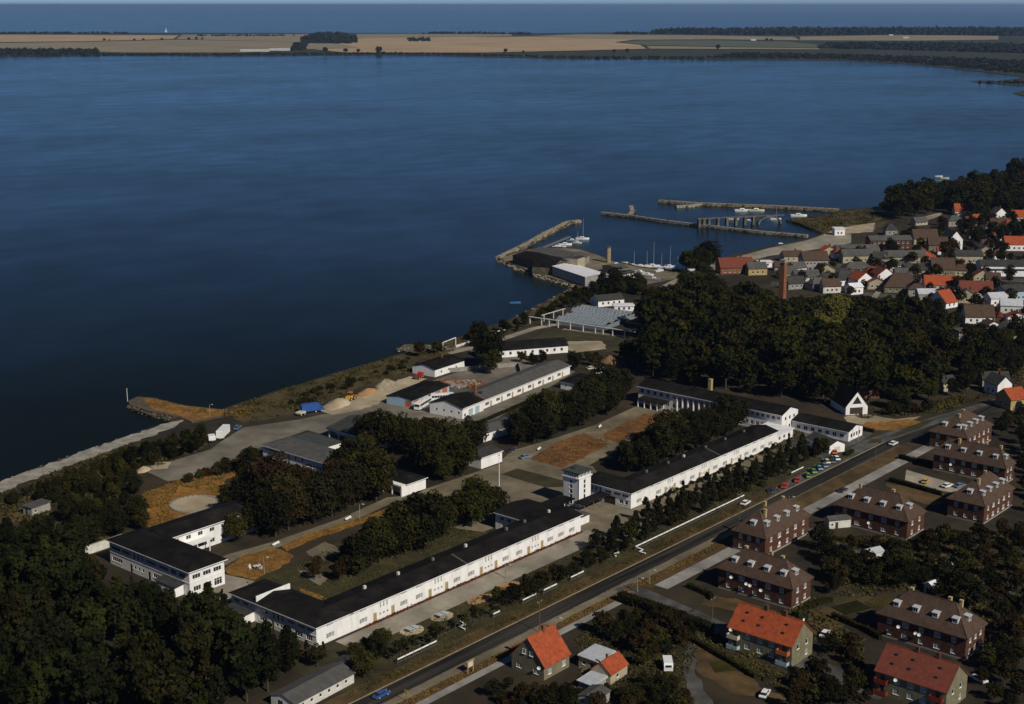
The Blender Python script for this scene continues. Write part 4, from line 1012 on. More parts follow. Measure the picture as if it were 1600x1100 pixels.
# ---------------------------------------------------------------- brick apartment houses and red-roofed blocks
def brick_house(label, l, c, r, dorm_w, dorm_s, win_w, win_s, chim, z=6.0, pale_front=False, tall=6.0):
    cx, cy, rz, hx, hy = fp(l, c, r, z, 0.0, 0.5)
    CLEAR.append([(l[0], l[1] - 25), ((l[0] + r[0]) / 2, c[1] - 60), (r[0], r[1] - 20), (r[0], r[1] + 22), (c[0], c[1] + 32), (l[0], l[1] + 24)])
    b = Bld('brick_house', label, 'house', cx, cy, rz, 'brick apartment houses with dormers')
    ws, ww = 2 * hx, 2 * hy
    st = lambda n, L, pat: [(u, zz, w_, 1.35, 'curtain') for zz in (0.95, 3.75) for u, w_ in pat(n, L)]
    def pat(n, L):
        out = []
        for k in range(n):
            w_ = (1.15, 1.7, 1.2, 1.6)[k % 4] if n > 3 else 1.15
            out.append((1.0 + (L - 2.0) * (k + .5) / n - w_ / 2, w_))
        return out
    rh = 5.2 if min(hx, hy) > 5 else 4.7
    b.wing(-hx, hx, -hy, hy, tall, 'brick_red', ('hip', 'k', rh, .5), 'brown_tile', {'W': st(win_w, ww, pat), 'S': st(win_s, ws, pat)}, plinth='grey_render', ridge='brown_tile')
    for k in range(dorm_w): b.dormer('W', ww * (k + 0.75) / (dorm_w + .5) if dorm_w > 1 else ww * .5, 'pale_metal', .3)
    for k in range(dorm_s): b.dormer('S', ws * (k + 0.75) / (dorm_s + .5) if dorm_s > 1 else ws * .5, 'pale_metal', .3)
    for (x, y) in chim: b.chimney(x * hx, y * hy, tall + rh * .95 + .9, .75, m='yellow_render')
    return b, hx, hy


h1, hx, hy = brick_house('brick house nearest the road opposite the parked white car, four dormers facing sunlight', (1141, 827), (1197, 841), (1258, 801), 1, 4, 3, 5, [(-.55, -.3), (.5, .05), (-.1, .35)])
h1.dish(-hx * .2 - 3, -hy - .5, 2.6)
h2, hx, hy = brick_house('wide brick house with four dormers directly behind the orange-roofed balcony block', (1115, 887.5), (1239, 920), (1273, 901), 4, 1, 5, 2, [(.1, .55), (.25, -.1), (.1, -.45)])
for q in (.62, .2, .1, -.2): h2.dish(-hx - .5, hy * q, 3.4 + q * 1.5, R(-60))
brick_house('brick house with four pale dormers above the garden shed with arched roof', (1303, 786), (1419.5, 815), (1450.5, 798), 4, 1, 5, 2, [(-.1, .55), (.2, -.3)])[0].dish(-6.8, 0, 3.0, R(-60))
h4, hx, hy = brick_house('nearest brick house by the right edge, behind the dark red roof', (1368, 956), (1512, 997.5), (1543, 972), 4, 1, 5, 3, [(.1, .5), (.2, -.35), (.2, -.6)])
for q in (.5, .1, .02): h4.dish(-hx - .5, hy * q, 3.4 + q, R(-60))
brick_house('brick house with four white dormers facing sunlight beside the yellow car park', (1480, 776), (1540, 791), (1590, 762), 1, 4, 3, 5, [(-.5, -.2), (.3, .1)])[0].dish(-6.6, 4, 4.2, R(-60))
brick_house('brick house directly behind the yellow car, long dark side with four dormers', (1452, 709), (1572.5, 731), (1586, 721), 4, 1, 6, 2, [(-.2, .4), (.2, -.3), (.2, -.7)])[0].dish(-6.3, 5, 4.0, R(-60))
brick_house('farthest brick house where the road bends away, four sunlit dormers', (1450.5, 672.6), (1512, 684.7), (1550, 662), 2, 4, 3, 5, [(-.4, -.1), (.2, .1)])[0].dish(-8, 2, 4.0, R(-60))


def balcony_block(label, l, c, r, roofm, wallm, gablem, balc):
    cx, cy, rz, hx, hy = fp(l, c, r, 5.4, 0.0, .4)
    CLEAR.append([(l[0], l[1] - 25), (r[0], r[1] - 30), (r[0], r[1] + 22), (c[0], c[1] + 30), (l[0], l[1] + 28)])
    b = Bld('apartment_block', label, 'house', cx, cy, rz)
    W_ = 2 * hy
    b.wing(-hx, hx, -hy, hy, 5.4, wallm, ('gable', 'y', 4.3, .45), roofm, {'W': [(W_ * q - .7, z, 1.4, 1.4, 'curtain') for q in (.3, .5, .68) for z in (.9, 3.5)] + [(W_ * q - .5, z, 1.0, 2.1, 'door') for q in (.1, .88) for z in (.1, 2.9)],
                                                                 'S': [(hx - 2.6, 3.6, 1.1, 1.3, 'dark'), (hx + 1.4, 3.6, 1.1, 1.3, 'dark'), (hx + 1.4, .9, 1.1, 1.3, 'curtain')]}, ridge=roofm)
    for q in (-.3, .12): b.chimney(.2, hy * q * 1.4, 11.0, .8, m='brick_red', z0=8.6)
    for sl in (0.35, 0.7):
        for q in (.18, .42, .8):
            d = hx * (1 - sl); MB().box(-d - .35, -d + .1, hy - W_ * q - .3, hy - W_ * q + .3, 5.4 + 4.3 * sl + .0, 5.4 + 4.3 * sl + .42).build('skylight', 'glass_dark', b.e)
    for (q, z, colr) in balc:
        y = hy - W_ * q; g = MB(); g.box(-hx - 1.3, -hx - .003, y - 1.5, y + 1.5, z, z + .15); g.box(-hx - 1.3, -hx - 1.22, y - 1.5, y + 1.5, z + .153, z + 1.05)
        g.box(-hx - 1.21, -hx - .004, y - 1.5, y - 1.42, z + .153, z + 1.05); g.box(-hx - 1.21, -hx - .004, y + 1.42, y + 1.5, z + .153, z + 1.05); g.build('balcony', colr, b.e)
    return b, hx, hy


b8, hx, hy = balcony_block('ochre apartment block with bright orange tiled roof and painted balconies', (1134, 978.6), (1239, 1011), (1277, 989), 'orange_tile', 'olive_render', 'yellow_render', [(.1, .2, 'pale_blue_paint'), (.1, 2.9, 'paint_cream'), (.88, .2, 'pale_blue_paint'), (.88, 2.9, 'orange_paint')])
b8.dish(-hx - .5, hy * .9, 4.9, R(-60)); b8.dish(0.5, -hy * .95, 10.0)
b9, hx, hy = balcony_block('ochre apartment block with dark red tiled roof at the bottom right corner', (1361, 1049), (1481, 1083), (1510.6, 1052.5), 'red_tile', 'olive_render', 'yellow_render', [(.1, .2, 'paint_maroon'), (.1, 2.9, 'paint_maroon'), (.88, .2, 'pale_blue_paint'), (.88, 2.9, 'paint_maroon')])
b9.dish(-hx - .5, hy * .4, 4.7, R(-60))

# --- orange-roofed house by the road with its outbuildings
cx, cy, rz, hx, hy = fp((803, 1042), (850, 1064), (893, 1043), 0, 0.0, .1)
b = Bld('gable_house', 'steep orange-roofed house with grey-green gable standing alone beside the road', 'house', cx, cy, 0)
b.wing(-hx, hx, -hy, hy, 3.6, 'olive_render', ('gable', 'x', 5.4, .45), 'orange_tile', {'W': [(1.4, .9, 1.6, 1.2, 'curtain'), (6.4, .9, 1.7, 1.2, 'curtain')], 'S': [(1.5, .9, 1.2, 1.3, 'curtain'), (6.6, 1.0, 1.3, 1.4, 'curtain')]}, ridge='orange_tile')
for s_ in (-1.1, 1.1):
    fm, pm = window_meshes(1.1, 1.2, 'curtain'); wo = place(fm, 'window', b.e, (-hx - .12, s_ + .55, 4.9), -math.pi / 2); place(pm, 'pane', wo)
b.chimney(.8, -.1, 10.4, .8, m='brick_orange', z0=8.2); b.dish(-hx - .5, -hy * .78, 3.0, R(-60))
b = Bld('outbuilding', 'flat grey-roofed white outbuilding behind the steep orange-roofed house', 'shed', *P(932, 1040), 0)
b.wing(-3.2, 3.2, -2.8, 2.8, 2.9, 'beige_render', ('flat', 'W', .35, .3), 'pale_metal', {'W': [(1, 1, 1, 1, 'dark'), (3.4, 0, 1, 2.1, 'door')], 'S': [(2.2, 0, 1.2, 2.1, 'door')]})
b = Bld('outbuilding', 'little shed with small orange tiled roof next to the orange-roofed house', 'shed', *P(952, 1057), R(4))
b.wing(-3.6, 3.6, -2.6, 2.6, 2.6, 'beige_render', ('gable', 'x', 2.2, .3), 'orange_tile', {'S': [(2.6, .8, 1, 1, 'dark')]}); b.chimney(-.8, .2, 5.7, .45, m='brick_orange')
b = Bld('lean_to', 'low grey lean-to roof below the little orange-roofed shed', 'shed', *P(925, 1072), 0)
b.wing(-2.6, 2.6, -2, 2, 1.7, 'grey_render', ('flat', 'W', .3, .3), 'pale_metal', {'S': [(1, .6, .8, .8, 'dark')]})

b = Bld('beach_hut', 'grey flat-roofed hut among the bushes at the left edge', 'hut', *P(58, 800), R(8)); b.wing(-3.5, 3.5, -2, 2, 2.6, 'grey_render', ('flat', 'x', .1, .3), 'grey_roof', {'S': [(1, .9, 1, .9, 'dark')], 'W': [(1, 0, 1, 2, 'door')]})
CLEAR.append([(0, 790), (75, 778), (80, 800), (40, 815), (0, 818)])
# --- shed at the bottom edge, garden sheds
q0 = fp((428, 1087), (470, 1103), (552, 1047), 2.5)
b = Bld('barn', 'long corrugated grey-roofed barn at the bottom edge below the pines', 'barn', q0[0], q0[1], R(4))
b.wing(-q0[3], q0[3], -q0[4], q0[4], 2.5, 'off_white', ('gable', 'x', 1.1, .4), 'grey_roof', {'S': row(2 * q0[3], 6, .9, .9, .9), 'W': [(2, 0, 1.6, 2, 'door')]})
b.wing(q0[3] + .4, q0[3] + 5.4, -1, 4.5, 2.3, 'off_white', ('gable', 'x', .7, .3), 'dark_grey_roof', {})
for lab, px, py, sx, sy, h_, rm, wm, rzz in (
        ('arched pale green garden shed beside the brick houses', 1308, 822, 7, 3.4, 2.6, 'grey_roof', 'off_white', -35), ('flat-roofed cream garden hut among the dark gardens', 1362, 874, 5.5, 3.2, 2.6, 'pale_metal', 'off_white', -20),
        ('small white hut in gardens behind the nearest brick house', 1455, 925, 3, 2.6, 2.3, 'white_roof', 'off_white', -10), ('tiny white shed in the gardens by the right edge', 1478, 893, 3.2, 2.6, 2.0, 'white_roof', 'off_white', 10),
        ('grey flat shed at the bottom edge below the orange-roofed house', 928, 1098, 6, 4.5, 2.3, 'grey_roof', 'grey_render', 5), ('small sunlit hut among allotments near the right edge', 1390, 884, 4, 2.6, 2.0, 'dark_grey_roof', 'grey_render', -20)):
    b = Bld('garden_shed', lab, 'shed', *P(px, py), R(rzz)); b.wing(-sx / 2, sx / 2, -sy / 2, sy / 2, h_, wm, ('gable', 'x', .7, .25), rm, {'S': [(.6, .8, .8, .8, 'dark'), (2, 0, .9, 1.9, 'door')] if sx > 3.5 else [(.5, 0, .9, 1.8, 'door')], 'W': [(.7, .8, .8, .8, 'dark')]})

# ---------------------------------------------------------------- roads, yards, lawns (thin sheets, one above the other)
def rect(x0, x1, y0, y1): return [(x0, y0), (x1, y0), (x1, y1), (x0, y1)]


def ribbon(line, w):
    """polygon of a strip along a world polyline"""
    l, r = [], []
    for i, p in enumerate(line):
        a = line[max(0, i - 1)]; c = line[min(len(line) - 1, i + 1)]; dx, dy = c[0] - a[0], c[1] - a[1]; L = math.hypot(dx, dy) or 1
        l.append((p[0] - dy / L * w / 2, p[1] + dx / L * w / 2)); r.append((p[0] + dy / L * w / 2, p[1] - dx / L * w / 2))
    return l + r[::-1]


def wsheet(name, poly, m, layer): return sheet(name, poly, m, next_z(layer))


bend = [P(1500, 655), P(1600, 618), P(1760, 570)]
ROAD = [(-330, -42.3), (-120, -42.3), (40, -42.3), (125, -42.3)] + bend
wsheet('verge', ribbon([(-330, -43.8), (-120, -43.8), (40, -43.8), (125, -43.8)], 18), 'brown_verge', 0)
wsheet('road', ribbon(ROAD, 5.1), 'road_asphalt', 2)
wsheet('road_shoulder', ribbon([(-330, -46.4), (-120, -46.3), (-90, -46.6), (-60, -46.2), (-20, -46.5), (20, -46.2)], 2.6), 'plaza_paving', 1)
wsheet('lay_by', [(46, -39.4), (92, -39.3), (120, -39.4), bend[0], (bend[1][0], bend[1][1] + 4), (bend[0][0] - 4, bend[0][1] + 9), (122, -33.2), (92, -34.2), (48, -36.2)], 'road_worn', 1)
for line, side in ((ROAD[:4], 2.75), (ROAD[:4], -2.75)):
    k = MB(); a, c = line[0], line[-1]; y = a[1] + side
    k.box(a[0], c[0], y - .12, y + .12, 0, .12); tag(k.build('kerb', 'concrete_ochre' if side > 0 else 'stone_dark'), kind='structure')
wsheet('pavement', ribbon([(-330, -51.8), (-38, -51.6)], 2.3), 'pavement', 2)
wsheet('street', ribbon([(-34, -54.2), (28, -54.4), (140, -53.8)], 4.2), 'pavement', 2)
wsheet('street', ribbon([(-40, -46), (-46, -80), (-52, -128)], 7.0), 'road_worn', 3)
wsheet('drive', ribbon([(30, -57), (24, -80), (20, -140)], 5.0), 'road_worn', 3)
patch('car_park', [(1416, 734), (1440, 741), (1512, 762), (1505, 772), (1470, 767), (1414, 750)], 'path_paving', 3)
STRIPS += [(ROAD[i], ROAD[i + 1], 6.0) for i in range(len(ROAD) - 1)] + [((-330, -51.8), (140, -53.6), 2.0), ((-40, -46), (-52, -128), 4.0)]
wsheet('lawn', rect(-130, 112, -34.7, -13), 'green_lawn', 0)
wsheet('path', rect(-113, -13, -21.2, -13.4), 'path_paving', 2)
wsheet('forecourt', [(-14, -30), (-6, -27), (10, -24), (22, -19), (22, -12.6), (10, -12.6), (10, 0), (-14, 0), (-14.6, -13)], 'plaza_paving', 1)
wsheet('path', [(20, -19.4), (98, -18.4), (98, -13.2), (20, -13.6)], 'plaza_paving', 2)
wsheet('yard', [(94, -32), (120, -33), (133, -31), (133, -10), (98, -12), (98, -20)], 'road_worn', 1)
wsheet('flower_bed', rect(-104, -16, -13.3, -12.4), 'brown_verge', 4)
wsheet('flower_bed', rect(24, 95, -13.2, -12.4), 'brown_verge', 4)
wsheet('plaza', [(-37, 9), (10, 8), (24, 8), (36, 22), (30, 47), (-16, 48.5), (-40, 44), (-62, 36), (-48, 24)], 'plaza_paving', 1)
patch('plaza_bed', [(783, 741), (808, 732), (884, 752), (884, 760), (853, 762)], 'green_lawn', 3)
wsheet('court_lawn', [(-106, -1.5), (-30, -1.5), (-38, 20), (-60, 33), (-104, 33)], 'green_lawn', 1)
WPATH = [P(*q) for q in ((330, 888), (362, 870), (440, 848), (540, 813), (612, 780), (660, 776), (720, 757), (765, 738))]
wsheet('path', ribbon(WPATH, 4.6), 'plaza_paving', 3)
patch('dry_bed', [(440, 854), (482, 834), (545, 815), (596, 798), (612, 792), (604, 806), (540, 826), (480, 846), (448, 862)], 'dry_lawn', 5, .5)
patch('dry_lawn', [(350, 889), (378, 869), (428, 856), (456, 866), (452, 880), (425, 893), (398, 906), (356, 897)], 'dry_lawn', 5, .6)
patch('paved_yard', [(345, 896), (398, 908), (375, 925), (350, 945), (318, 920)], 'path_paving', 4)
patch('path', [(478, 862), (508, 846), (535, 860), (500, 880)], 'plaza_paving', 5, .5)
patch('path', [(465, 892), (488, 890), (512, 905), (500, 915)], 'plaza_paving', 5, .4)
patch('dry_bed', [(468, 918), (490, 926), (512, 936), (498, 942), (470, 930)], 'dry_lawn', 6, .3)
patch('court', [(780, 722), (800, 704), (850, 690), (930, 664), (1000, 632), (1065, 642), (1000, 690), (940, 716), (895, 742)], 'plaza_paving', 2)
patch('court_soil', [(828, 717), (868, 692), (912, 676), (952, 694), (900, 721), (878, 732)], 'red_soil', 4, .5)
patch('court_soil', [(936, 683), (970, 663), (1008, 646), (1042, 652), (1000, 676), (966, 692)], 'red_soil', 4, .5)
patch('yard', [(214, 730), (262, 722), (330, 702), (345, 690), (380, 668), (470, 655), (500, 648), (540, 642), (590, 628), (640, 606), (690, 590), (735, 575), (762, 560), (730, 546), (700, 548), (690, 541), (730, 538), (790, 550), (850, 575), (900, 580),
               (760, 664), (745, 668), (690, 664), (600, 654), (560, 658), (545, 692), (480, 672), (410, 698), (385, 712), (330, 731), (290, 748), (262, 752)], 'asphalt', 1)
patch('sand_ground', [(498, 642), (530, 624), (580, 611), (640, 588), (668, 592), (612, 622), (565, 640), (520, 648)], 'sand', 3, .8)
patch('sand_ground', [(222, 735), (240, 722), (268, 722), (262, 732)], 'sand', 3, .4)
patch('dry_grass_field', [(222, 772), (258, 757), (300, 744), (345, 734), (385, 728), (380, 740), (350, 752), (345, 800), (322, 808), (275, 822), (240, 828), (218, 815)], 'dry_lawn', 2, .8)
patch('clearing', [(-20, 808), (40, 798), (80, 802), (60, 812), (-20, 822)], 'brown_verge', 2, .6)
pc = P(306, 788)
wsheet('round_terrace', [(pc[0] + math.cos(a * math.pi / 18) * 7.6, pc[1] + math.sin(a * math.pi / 18) * 7.6) for a in range(36)], 'sand', 4)
patch('beach', [(-250, 845), (0, 753), (120, 709), (200, 681), (262, 661), (288, 655), (272, 668), (200, 694), (120, 723), (0, 770), (-250, 864)], 'beach_shingle', 1, 1.1)
patch('shore_scrub', [(345, 642), (450, 607), (600, 562), (690, 536), (760, 514), (800, 500), (850, 475), (880, 458), (900, 450), (905, 456), (840, 502), (760, 532), (700, 552), (640, 582), (560, 606), (500, 634), (420, 655), (380, 660)], 'scrub_ground', 0, .8)
wsheet('path', ribbon([P(700, 552), P(745, 542), P(790, 528), P(835, 513), P(880, 505)], 4.5), 'path_paving', 3)
patch('lawn', [(800, 545), (850, 518), (985, 522), (975, 548), (930, 552), (880, 538)], 'green_lawn', 2)
patch('sand_ground', [(864, 541), (890, 533), (940, 533), (948, 545), (900, 551)], 'sand', 3, .8)
wsheet('path', ribbon([P(880, 514), P(930, 520), P(975, 526)], 3.0), 'path_paving', 4)
wsheet('path', ribbon([P(945, 514), P(975, 502), P(1012, 488)], 3.0), 'path_paving', 4)
wsheet('path', ribbon([P(972, 502), P(1005, 508)], 3.0), 'path_paving', 5)
patch('lawn', [(985, 505), (1015, 490), (1060, 494), (1040, 510)], 'green_lawn', 2)
patch('quay_yard', [(780, 403), (822, 391), (870, 387), (905, 389), (935, 399), (960, 409), (1000, 418), (1060, 425), (1075, 432), (1000, 446), (950, 446), (905, 445), (870, 436), (830, 424)], 'plaza_paving', 1)
patch('quay_road', [(1030, 448), (1075, 426), (1130, 407), (1200, 388), (1262, 375), (1288, 366), (1330, 366), (1330, 380), (1260, 392), (1200, 400), (1150, 415), (1105, 438), (1070, 452)], 'path_paving', 2)
patch('waste_ground', [(1232, 343), (1290, 336), (1320, 328), (1375, 330), (1400, 338), (1380, 352), (1340, 366), (1290, 364)], 'scrub_ground', 0, 1.0)
patch('sand_ground', [(1330, 353), (1368, 348), (1364, 362), (1318, 366), (1285, 370), (1290, 364)], 'sand', 3, 1.0)
patch('street', [(1420, 345), (1460, 334), (1475, 331), (1468, 338), (1430, 350)], 'path_paving', 3)
patch('street', [(1352, 476), (1368, 456), (1382, 440), (1388, 442), (1374, 460), (1362, 480)], 'path_paving', 3)
patch('street', [(1205, 440), (1300, 452), (1420, 462), (1600, 470), (1600, 476), (1420, 468), (1300, 458), (1205, 446)], 'road_worn', 2)
patch('street', [(1180, 404), (1300, 412), (1450, 428), (1600, 436), (1600, 441), (1450, 433), (1300, 418), (1180, 410)], 'road_worn', 2)
patch('forecourt', [(1318, 652), (1345, 646), (1400, 655), (1440, 650), (1420, 660), (1360, 668), (1325, 660)], 'sand', 2, .4)
patch('dry_bed', [(1350, 660), (1420, 655), (1440, 660), (1400, 672), (1352, 672)], 'dry_lawn', 4, .4)
patch('traffic_island', [(1388, 682), (1410, 671), (1450, 656), (1466, 653), (1440, 668), (1400, 682)], 'green_lawn', 6)
patch('traffic_island', [(1354, 693), (1362, 686), (1378, 685), (1376, 692)], 'green_lawn', 6)
patch('traffic_island', [(1306, 718), (1316, 709), (1330, 705), (1330, 712), (1316, 720)], 'green_lawn', 6)
for nm, pix, mm in (('garden', [(1270, 945), (1310, 948), (1320, 975), (1290, 1000), (1262, 968)], 'brown_verge'), ('garden', [(1085, 1010), (1110, 1015), (1200, 1080), (1240, 1095), (1150, 1085), (1090, 1050)], 'brown_verge'),
                    ('garden', [(1100, 930), (1150, 935), (1235, 962), (1230, 972), (1150, 955), (1095, 945)], 'brown_verge'), ('garden', [(1385, 755), (1460, 765), (1490, 780), (1460, 790), (1400, 775)], 'brown_verge'),
                    ('garden', [(1440, 850), (1500, 845), (1530, 860), (1470, 870)], 'brown_verge'), ('garden', [(1290, 935), (1350, 925), (1370, 940), (1320, 950)], 'scrub_ground'), ('garden', [(985, 955), (1040, 970), (1075, 985), (1040, 990), (990, 972)], 'brown_verge'),
                    ('garden_path', [(1075, 1005), (1092, 1010), (1085, 1050), (1115, 1100), (1085, 1100), (1070, 1050)], 'road_worn'), ('garden_path', [(900, 1030), (935, 1048), (960, 1060), (945, 1066), (910, 1052)], 'plaza_paving'),
                    ('garden', [(1020, 960), (1060, 955), (1090, 975), (1050, 985)], 'scrub_ground'), ('garden', [(1150, 690), (1250, 660), (1260, 690), (1200, 720)], 'green_lawn'),
                    ('garden', [(1530, 545), (1600, 540), (1600, 580), (1540, 575)], 'scrub_ground'), ('garden', [(1480, 596), (1520, 590), (1530, 606), (1490, 612)], 'scrub_ground'), ('garden_path', [(1562, 555), (1600, 548), (1600, 556), (1570, 562)], 'path_paving')):
    patch(nm, pix, mm, 1, .6)

# ---------------------------------------------------------------- jetty, breakwaters, quay
def boulders(line, w, n, seed, zr, size):
    rs = random.Random(seed); mb = MB(); segs = [math.dist(line[i], line[i + 1]) for i in range(len(line) - 1)]; tot = sum(segs)
    for k in range(n):
        d = rs.uniform(0, tot); i = 0
        while d > segs[i] and i < len(segs) - 1: d -= segs[i]; i += 1
        a, c = line[i], line[i + 1]; q = d / segs[i]; L = segs[i]; dx, dy = (c[0] - a[0]) / L, (c[1] - a[1]) / L; o = rs.uniform(-w / 2, w / 2)
        p = Vector((a[0] + (c[0] - a[0]) * q - dy * o, a[1] + (c[1] - a[1]) * q + dx * o, rs.uniform(*zr))); r_ = size * rs.uniform(.5, 1.3)
        j = len(mb.v)
        for vx, vy, vz in ((1, 0, -.3), (.2, 1, -.3), (-1, .3, -.3), (-.1, -1, -.3), (.5, .5, .6), (-.5, .45, .7), (-.4, -.5, .6), (.5, -.5, .7)):
            mb.v.append((p.x + vx * r_ * rs.uniform(.7, 1.2), p.y + vy * r_ * rs.uniform(.7, 1.2), p.z + vz * r_ * rs.uniform(.7, 1.1)))
        for f in ((0, 1, 4), (1, 5, 4), (1, 2, 5), (2, 6, 5), (2, 3, 6), (3, 7, 6), (3, 0, 7), (0, 4, 7), (4, 5, 6, 7)): mb.f.append(tuple(j + q_ for q_ in f))
    return mb


def breakwater(label, pix, w, n, seed, topz=0.5, m='concrete'):
    line = [P(*q, 0) for q in pix]; e = tag(empty('breakwater', (0, 0, 0)), label, 'breakwater')
    MB().prism(ribbon(line, w), -3, topz).build('crest', m, e)
    o = boulders(line, w * 1.9, n, seed, (-1.4, topz - .1), .8).build('boulders', 'stone_dark', e); o['kind'] = 'stuff'
    return line


breakwater('stone breakwater running out from the factory quay', [(779, 403), (820, 383), (850, 366), (872, 355), (888, 347), (906, 345)], 3.6, 420, 5, .7, 'stone_pale')
breakwater('long thin mole crossing the harbour mouth towards the trestle', [(940, 332), (985, 337), (1040, 345), (1100, 352), (1190, 362), (1262, 368)], 2.4, 380, 6, .5)
breakwater('short spur sticking out of the thin mole', [(984, 336), (988, 330), (986, 322)], 3.0, 60, 7)
breakwater('outer straight stone mole farthest out in the harbour', [(1030, 314), (1090, 318), (1200, 322), (1310, 328)], 4.5, 420, 8, .8, 'stone_pale')
breakwater('low landing arm attached to the outer stone mole', [(1056, 322), (1078, 321), (1097, 318)], 4.0, 60, 9, .4)
e = tag(empty('jetty', (0, 0, 0)), 'broad old jetty with dry grass on top jutting from the beach', 'jetty')
jp = [P(*q, .3) for q in ((200, 627), (215, 620), (240, 622), (290, 634), (350, 640), (350, 650), (300, 660), (280, 652), (240, 645), (203, 633))]
MB().prism(jp, -3, .4).build('deck', 'stone_dark', e)
sheet('dry_grass', [P(*q, .3) for q in ((222, 623), (240, 623), (290, 635), (348, 641), (348, 649), (300, 658), (282, 650), (240, 641))], 'dry_lawn', .42, parent=e)
o = boulders([P(*q) for q in ((203, 634), (240, 646), (285, 656))], 2.2, 130, 12, (-1.5, .1), .55).build('boulders', 'stone_dark', e); o['kind'] = 'stuff'
MB().cyl(*P(199, 622, 0), -2, 4.0, .12).build('beacon_post', 'off_white', e)
e = tag(empty('landing_stage', (0, 0, 0)), 'small crumbling stone landing on the middle of the shore', 'jetty')
MB().prism([P(*q) for q in ((621, 546), (632, 539), (655, 538), (692, 542), (680, 549), (640, 552))], -3, .3).build('deck', 'stone_dark', e)
o = boulders([P(*q) for q in ((622, 547), (650, 545), (685, 543))], 5, 120, 13, (-1.2, .5), .5).build('boulders', 'stone_pale', e); o['kind'] = 'stuff'
e = tag(empty('floating_pier', (0, 0, 0)), 'narrow boat pier inside the factory breakwater', 'pier')
fl = [P(846, 388), P(890, 370)]
MB().prism(ribbon(fl, 2.2), -.2, .25).build('deck', 'metal_grey', e)
for k in range(8):
    q = k / 7; MB().cyl(fl[0][0] + (fl[1][0] - fl[0][0]) * q, fl[0][1] + (fl[1][1] - fl[0][1]) * q + 1.3, -3, 1.1, .14).build('pile', 'wood', e)
o = tag(boulders([P(*q) for q in ((778, 404), (830, 427), (870, 438), (902, 448), (880, 458), (850, 475), (800, 499))], 3.5, 500, 17, (-1.4, -.2), .7).build('shore_stones', 'stone_pale'), 'loose stones piled along the factory quay edge', 'stones', None, 'stuff')
o = tag(boulders([P(*q) for q in ((0, 753), (120, 709), (200, 681), (285, 656))], 3.0, 420, 18, (-1.5, -.3), .45).build('beach_stones', 'stone_pale'), 'pale stones along the water line of the beach', 'stones', None, 'stuff')

# trestle: concrete deck on piers, an arch at its land end
ta, tb = P(1092, 352, 0), P(1180, 348, 0)
td = math.atan2(tb[1] - ta[1], tb[0] - ta[0]); TL = math.dist(ta, tb)
e = tag(empty('trestle_bridge', (ta[0], ta[1], 0), td), 'old concrete trestle on tall piers with an arch, standing in the harbour', 'bridge')
MB().box(-1.5, TL + 22, -1.3, 1.3, 4.4, 4.95).build('deck', 'weathered_concrete', e)
for k, q in enumerate((0, .08, .17, .33, .49, .65, .81, .96)): MB().box(TL * q - .8, TL * q + .8, -1.4, 1.4, -3, 4.39).build('pier', 'weathered_concrete', e)
g = MB(); n = 14; R0, R1 = 8.0, 9.4
for k in range(n):
    a0, a1 = math.pi * k / n, math.pi * (k + 1) / n
    p = [(TL + 11 + math.cos(a) * r_, y, -1.3 + math.sin(a) * r_ * .62) for a in (a0, a1) for r_ in (R0, R1) for y in (-1.3, 1.3)]
    i = len(g.v); g.v += p
    for f in ((0, 1, 5, 4), (2, 6, 7, 3), (0, 4, 6, 2), (1, 3, 7, 5)): g.f.append(tuple(i + q for q in f))
g.build('arch', 'weathered_concrete', e)

# ---------------------------------------------------------------- harbour works
def hbuild(label, name, l, c, r, z, h, wall, roof, roofm, wins=None, cat='building', rz=None):
    cx, cy, a, hx, hy = fp(l, c, r, z, rz, .3)
    b = Bld(name, label, cat, cx, cy, a)
    w_ = {}
    if wins: w_ = {'W': row(2 * hy, wins[0], *wins[1]), 'S': row(2 * hx, wins[2], *wins[3])} if len(wins) > 2 else {'S': row(2 * hx, wins[0], *wins[1])}
    b.wing(-hx, hx, -hy, hy, h, wall, roof, roofm, w_)
    return b, hx, hy


b, hx, hy = hbuild('factory hall with bright white pitched roof on the harbour quay', 'factory_hall', (862, 416), (914, 433), (941, 426), 5.2, 5.2, 'grey_render', ('gable', 'y', .9, .3), 'white_roof', (6, (1.2, 1.6, 1.4, 'dark'), 2, (1.2, 1.6, 1.4, 'dark')))
hbuild('black-roofed factory wing at the quay corner beside the breakwater', 'factory_wing', (800, 399), (843, 412), (872, 403), 4.5, 4.5, 'stone_dark', ('gable', 'y', 2.0, .3), 'tar_roof')
hbuild('black-roofed factory wing directly against the white-roofed hall', 'factory_wing', (842, 410), (866, 418), (885, 408), 4.5, 4.6, 'stone_dark', ('gable', 'y', 2.4, .3), 'tar_roof')
hbuild('wide flat grey factory shed roof on the water side of the quay', 'factory_shed', (824, 393), (880, 403), (900, 394), 4.5, 4.4, 'concrete', ('gable', 'y', 1.6, .3), 'grey_roof')
hbuild('grey factory shed beside the chimney end of the quay', 'factory_shed', (884, 400), (908, 407), (922, 398), 4.5, 4.4, 'concrete', ('gable', 'x', 1.6, .3), 'grey_roof')
hbuild('tall beige cube tower rising from the factory', 'factory_tower', (894, 402), (903, 404.5), (915, 401), 9.5, 9.5, 'beige_render', ('flat', 'x', .1, .2), 'dark_grey_roof')
hbuild('low grey-roofed quay building by the blue boat', 'quay_store', (940, 415), (965, 421), (974, 416), 3.2, 3.2, 'concrete', ('gable', 'x', 1.2, .3), 'grey_roof', (2, (.8, 1.4, 1.2, 'dark'), 2, (.8, 1.2, 1.2, 'dark')))
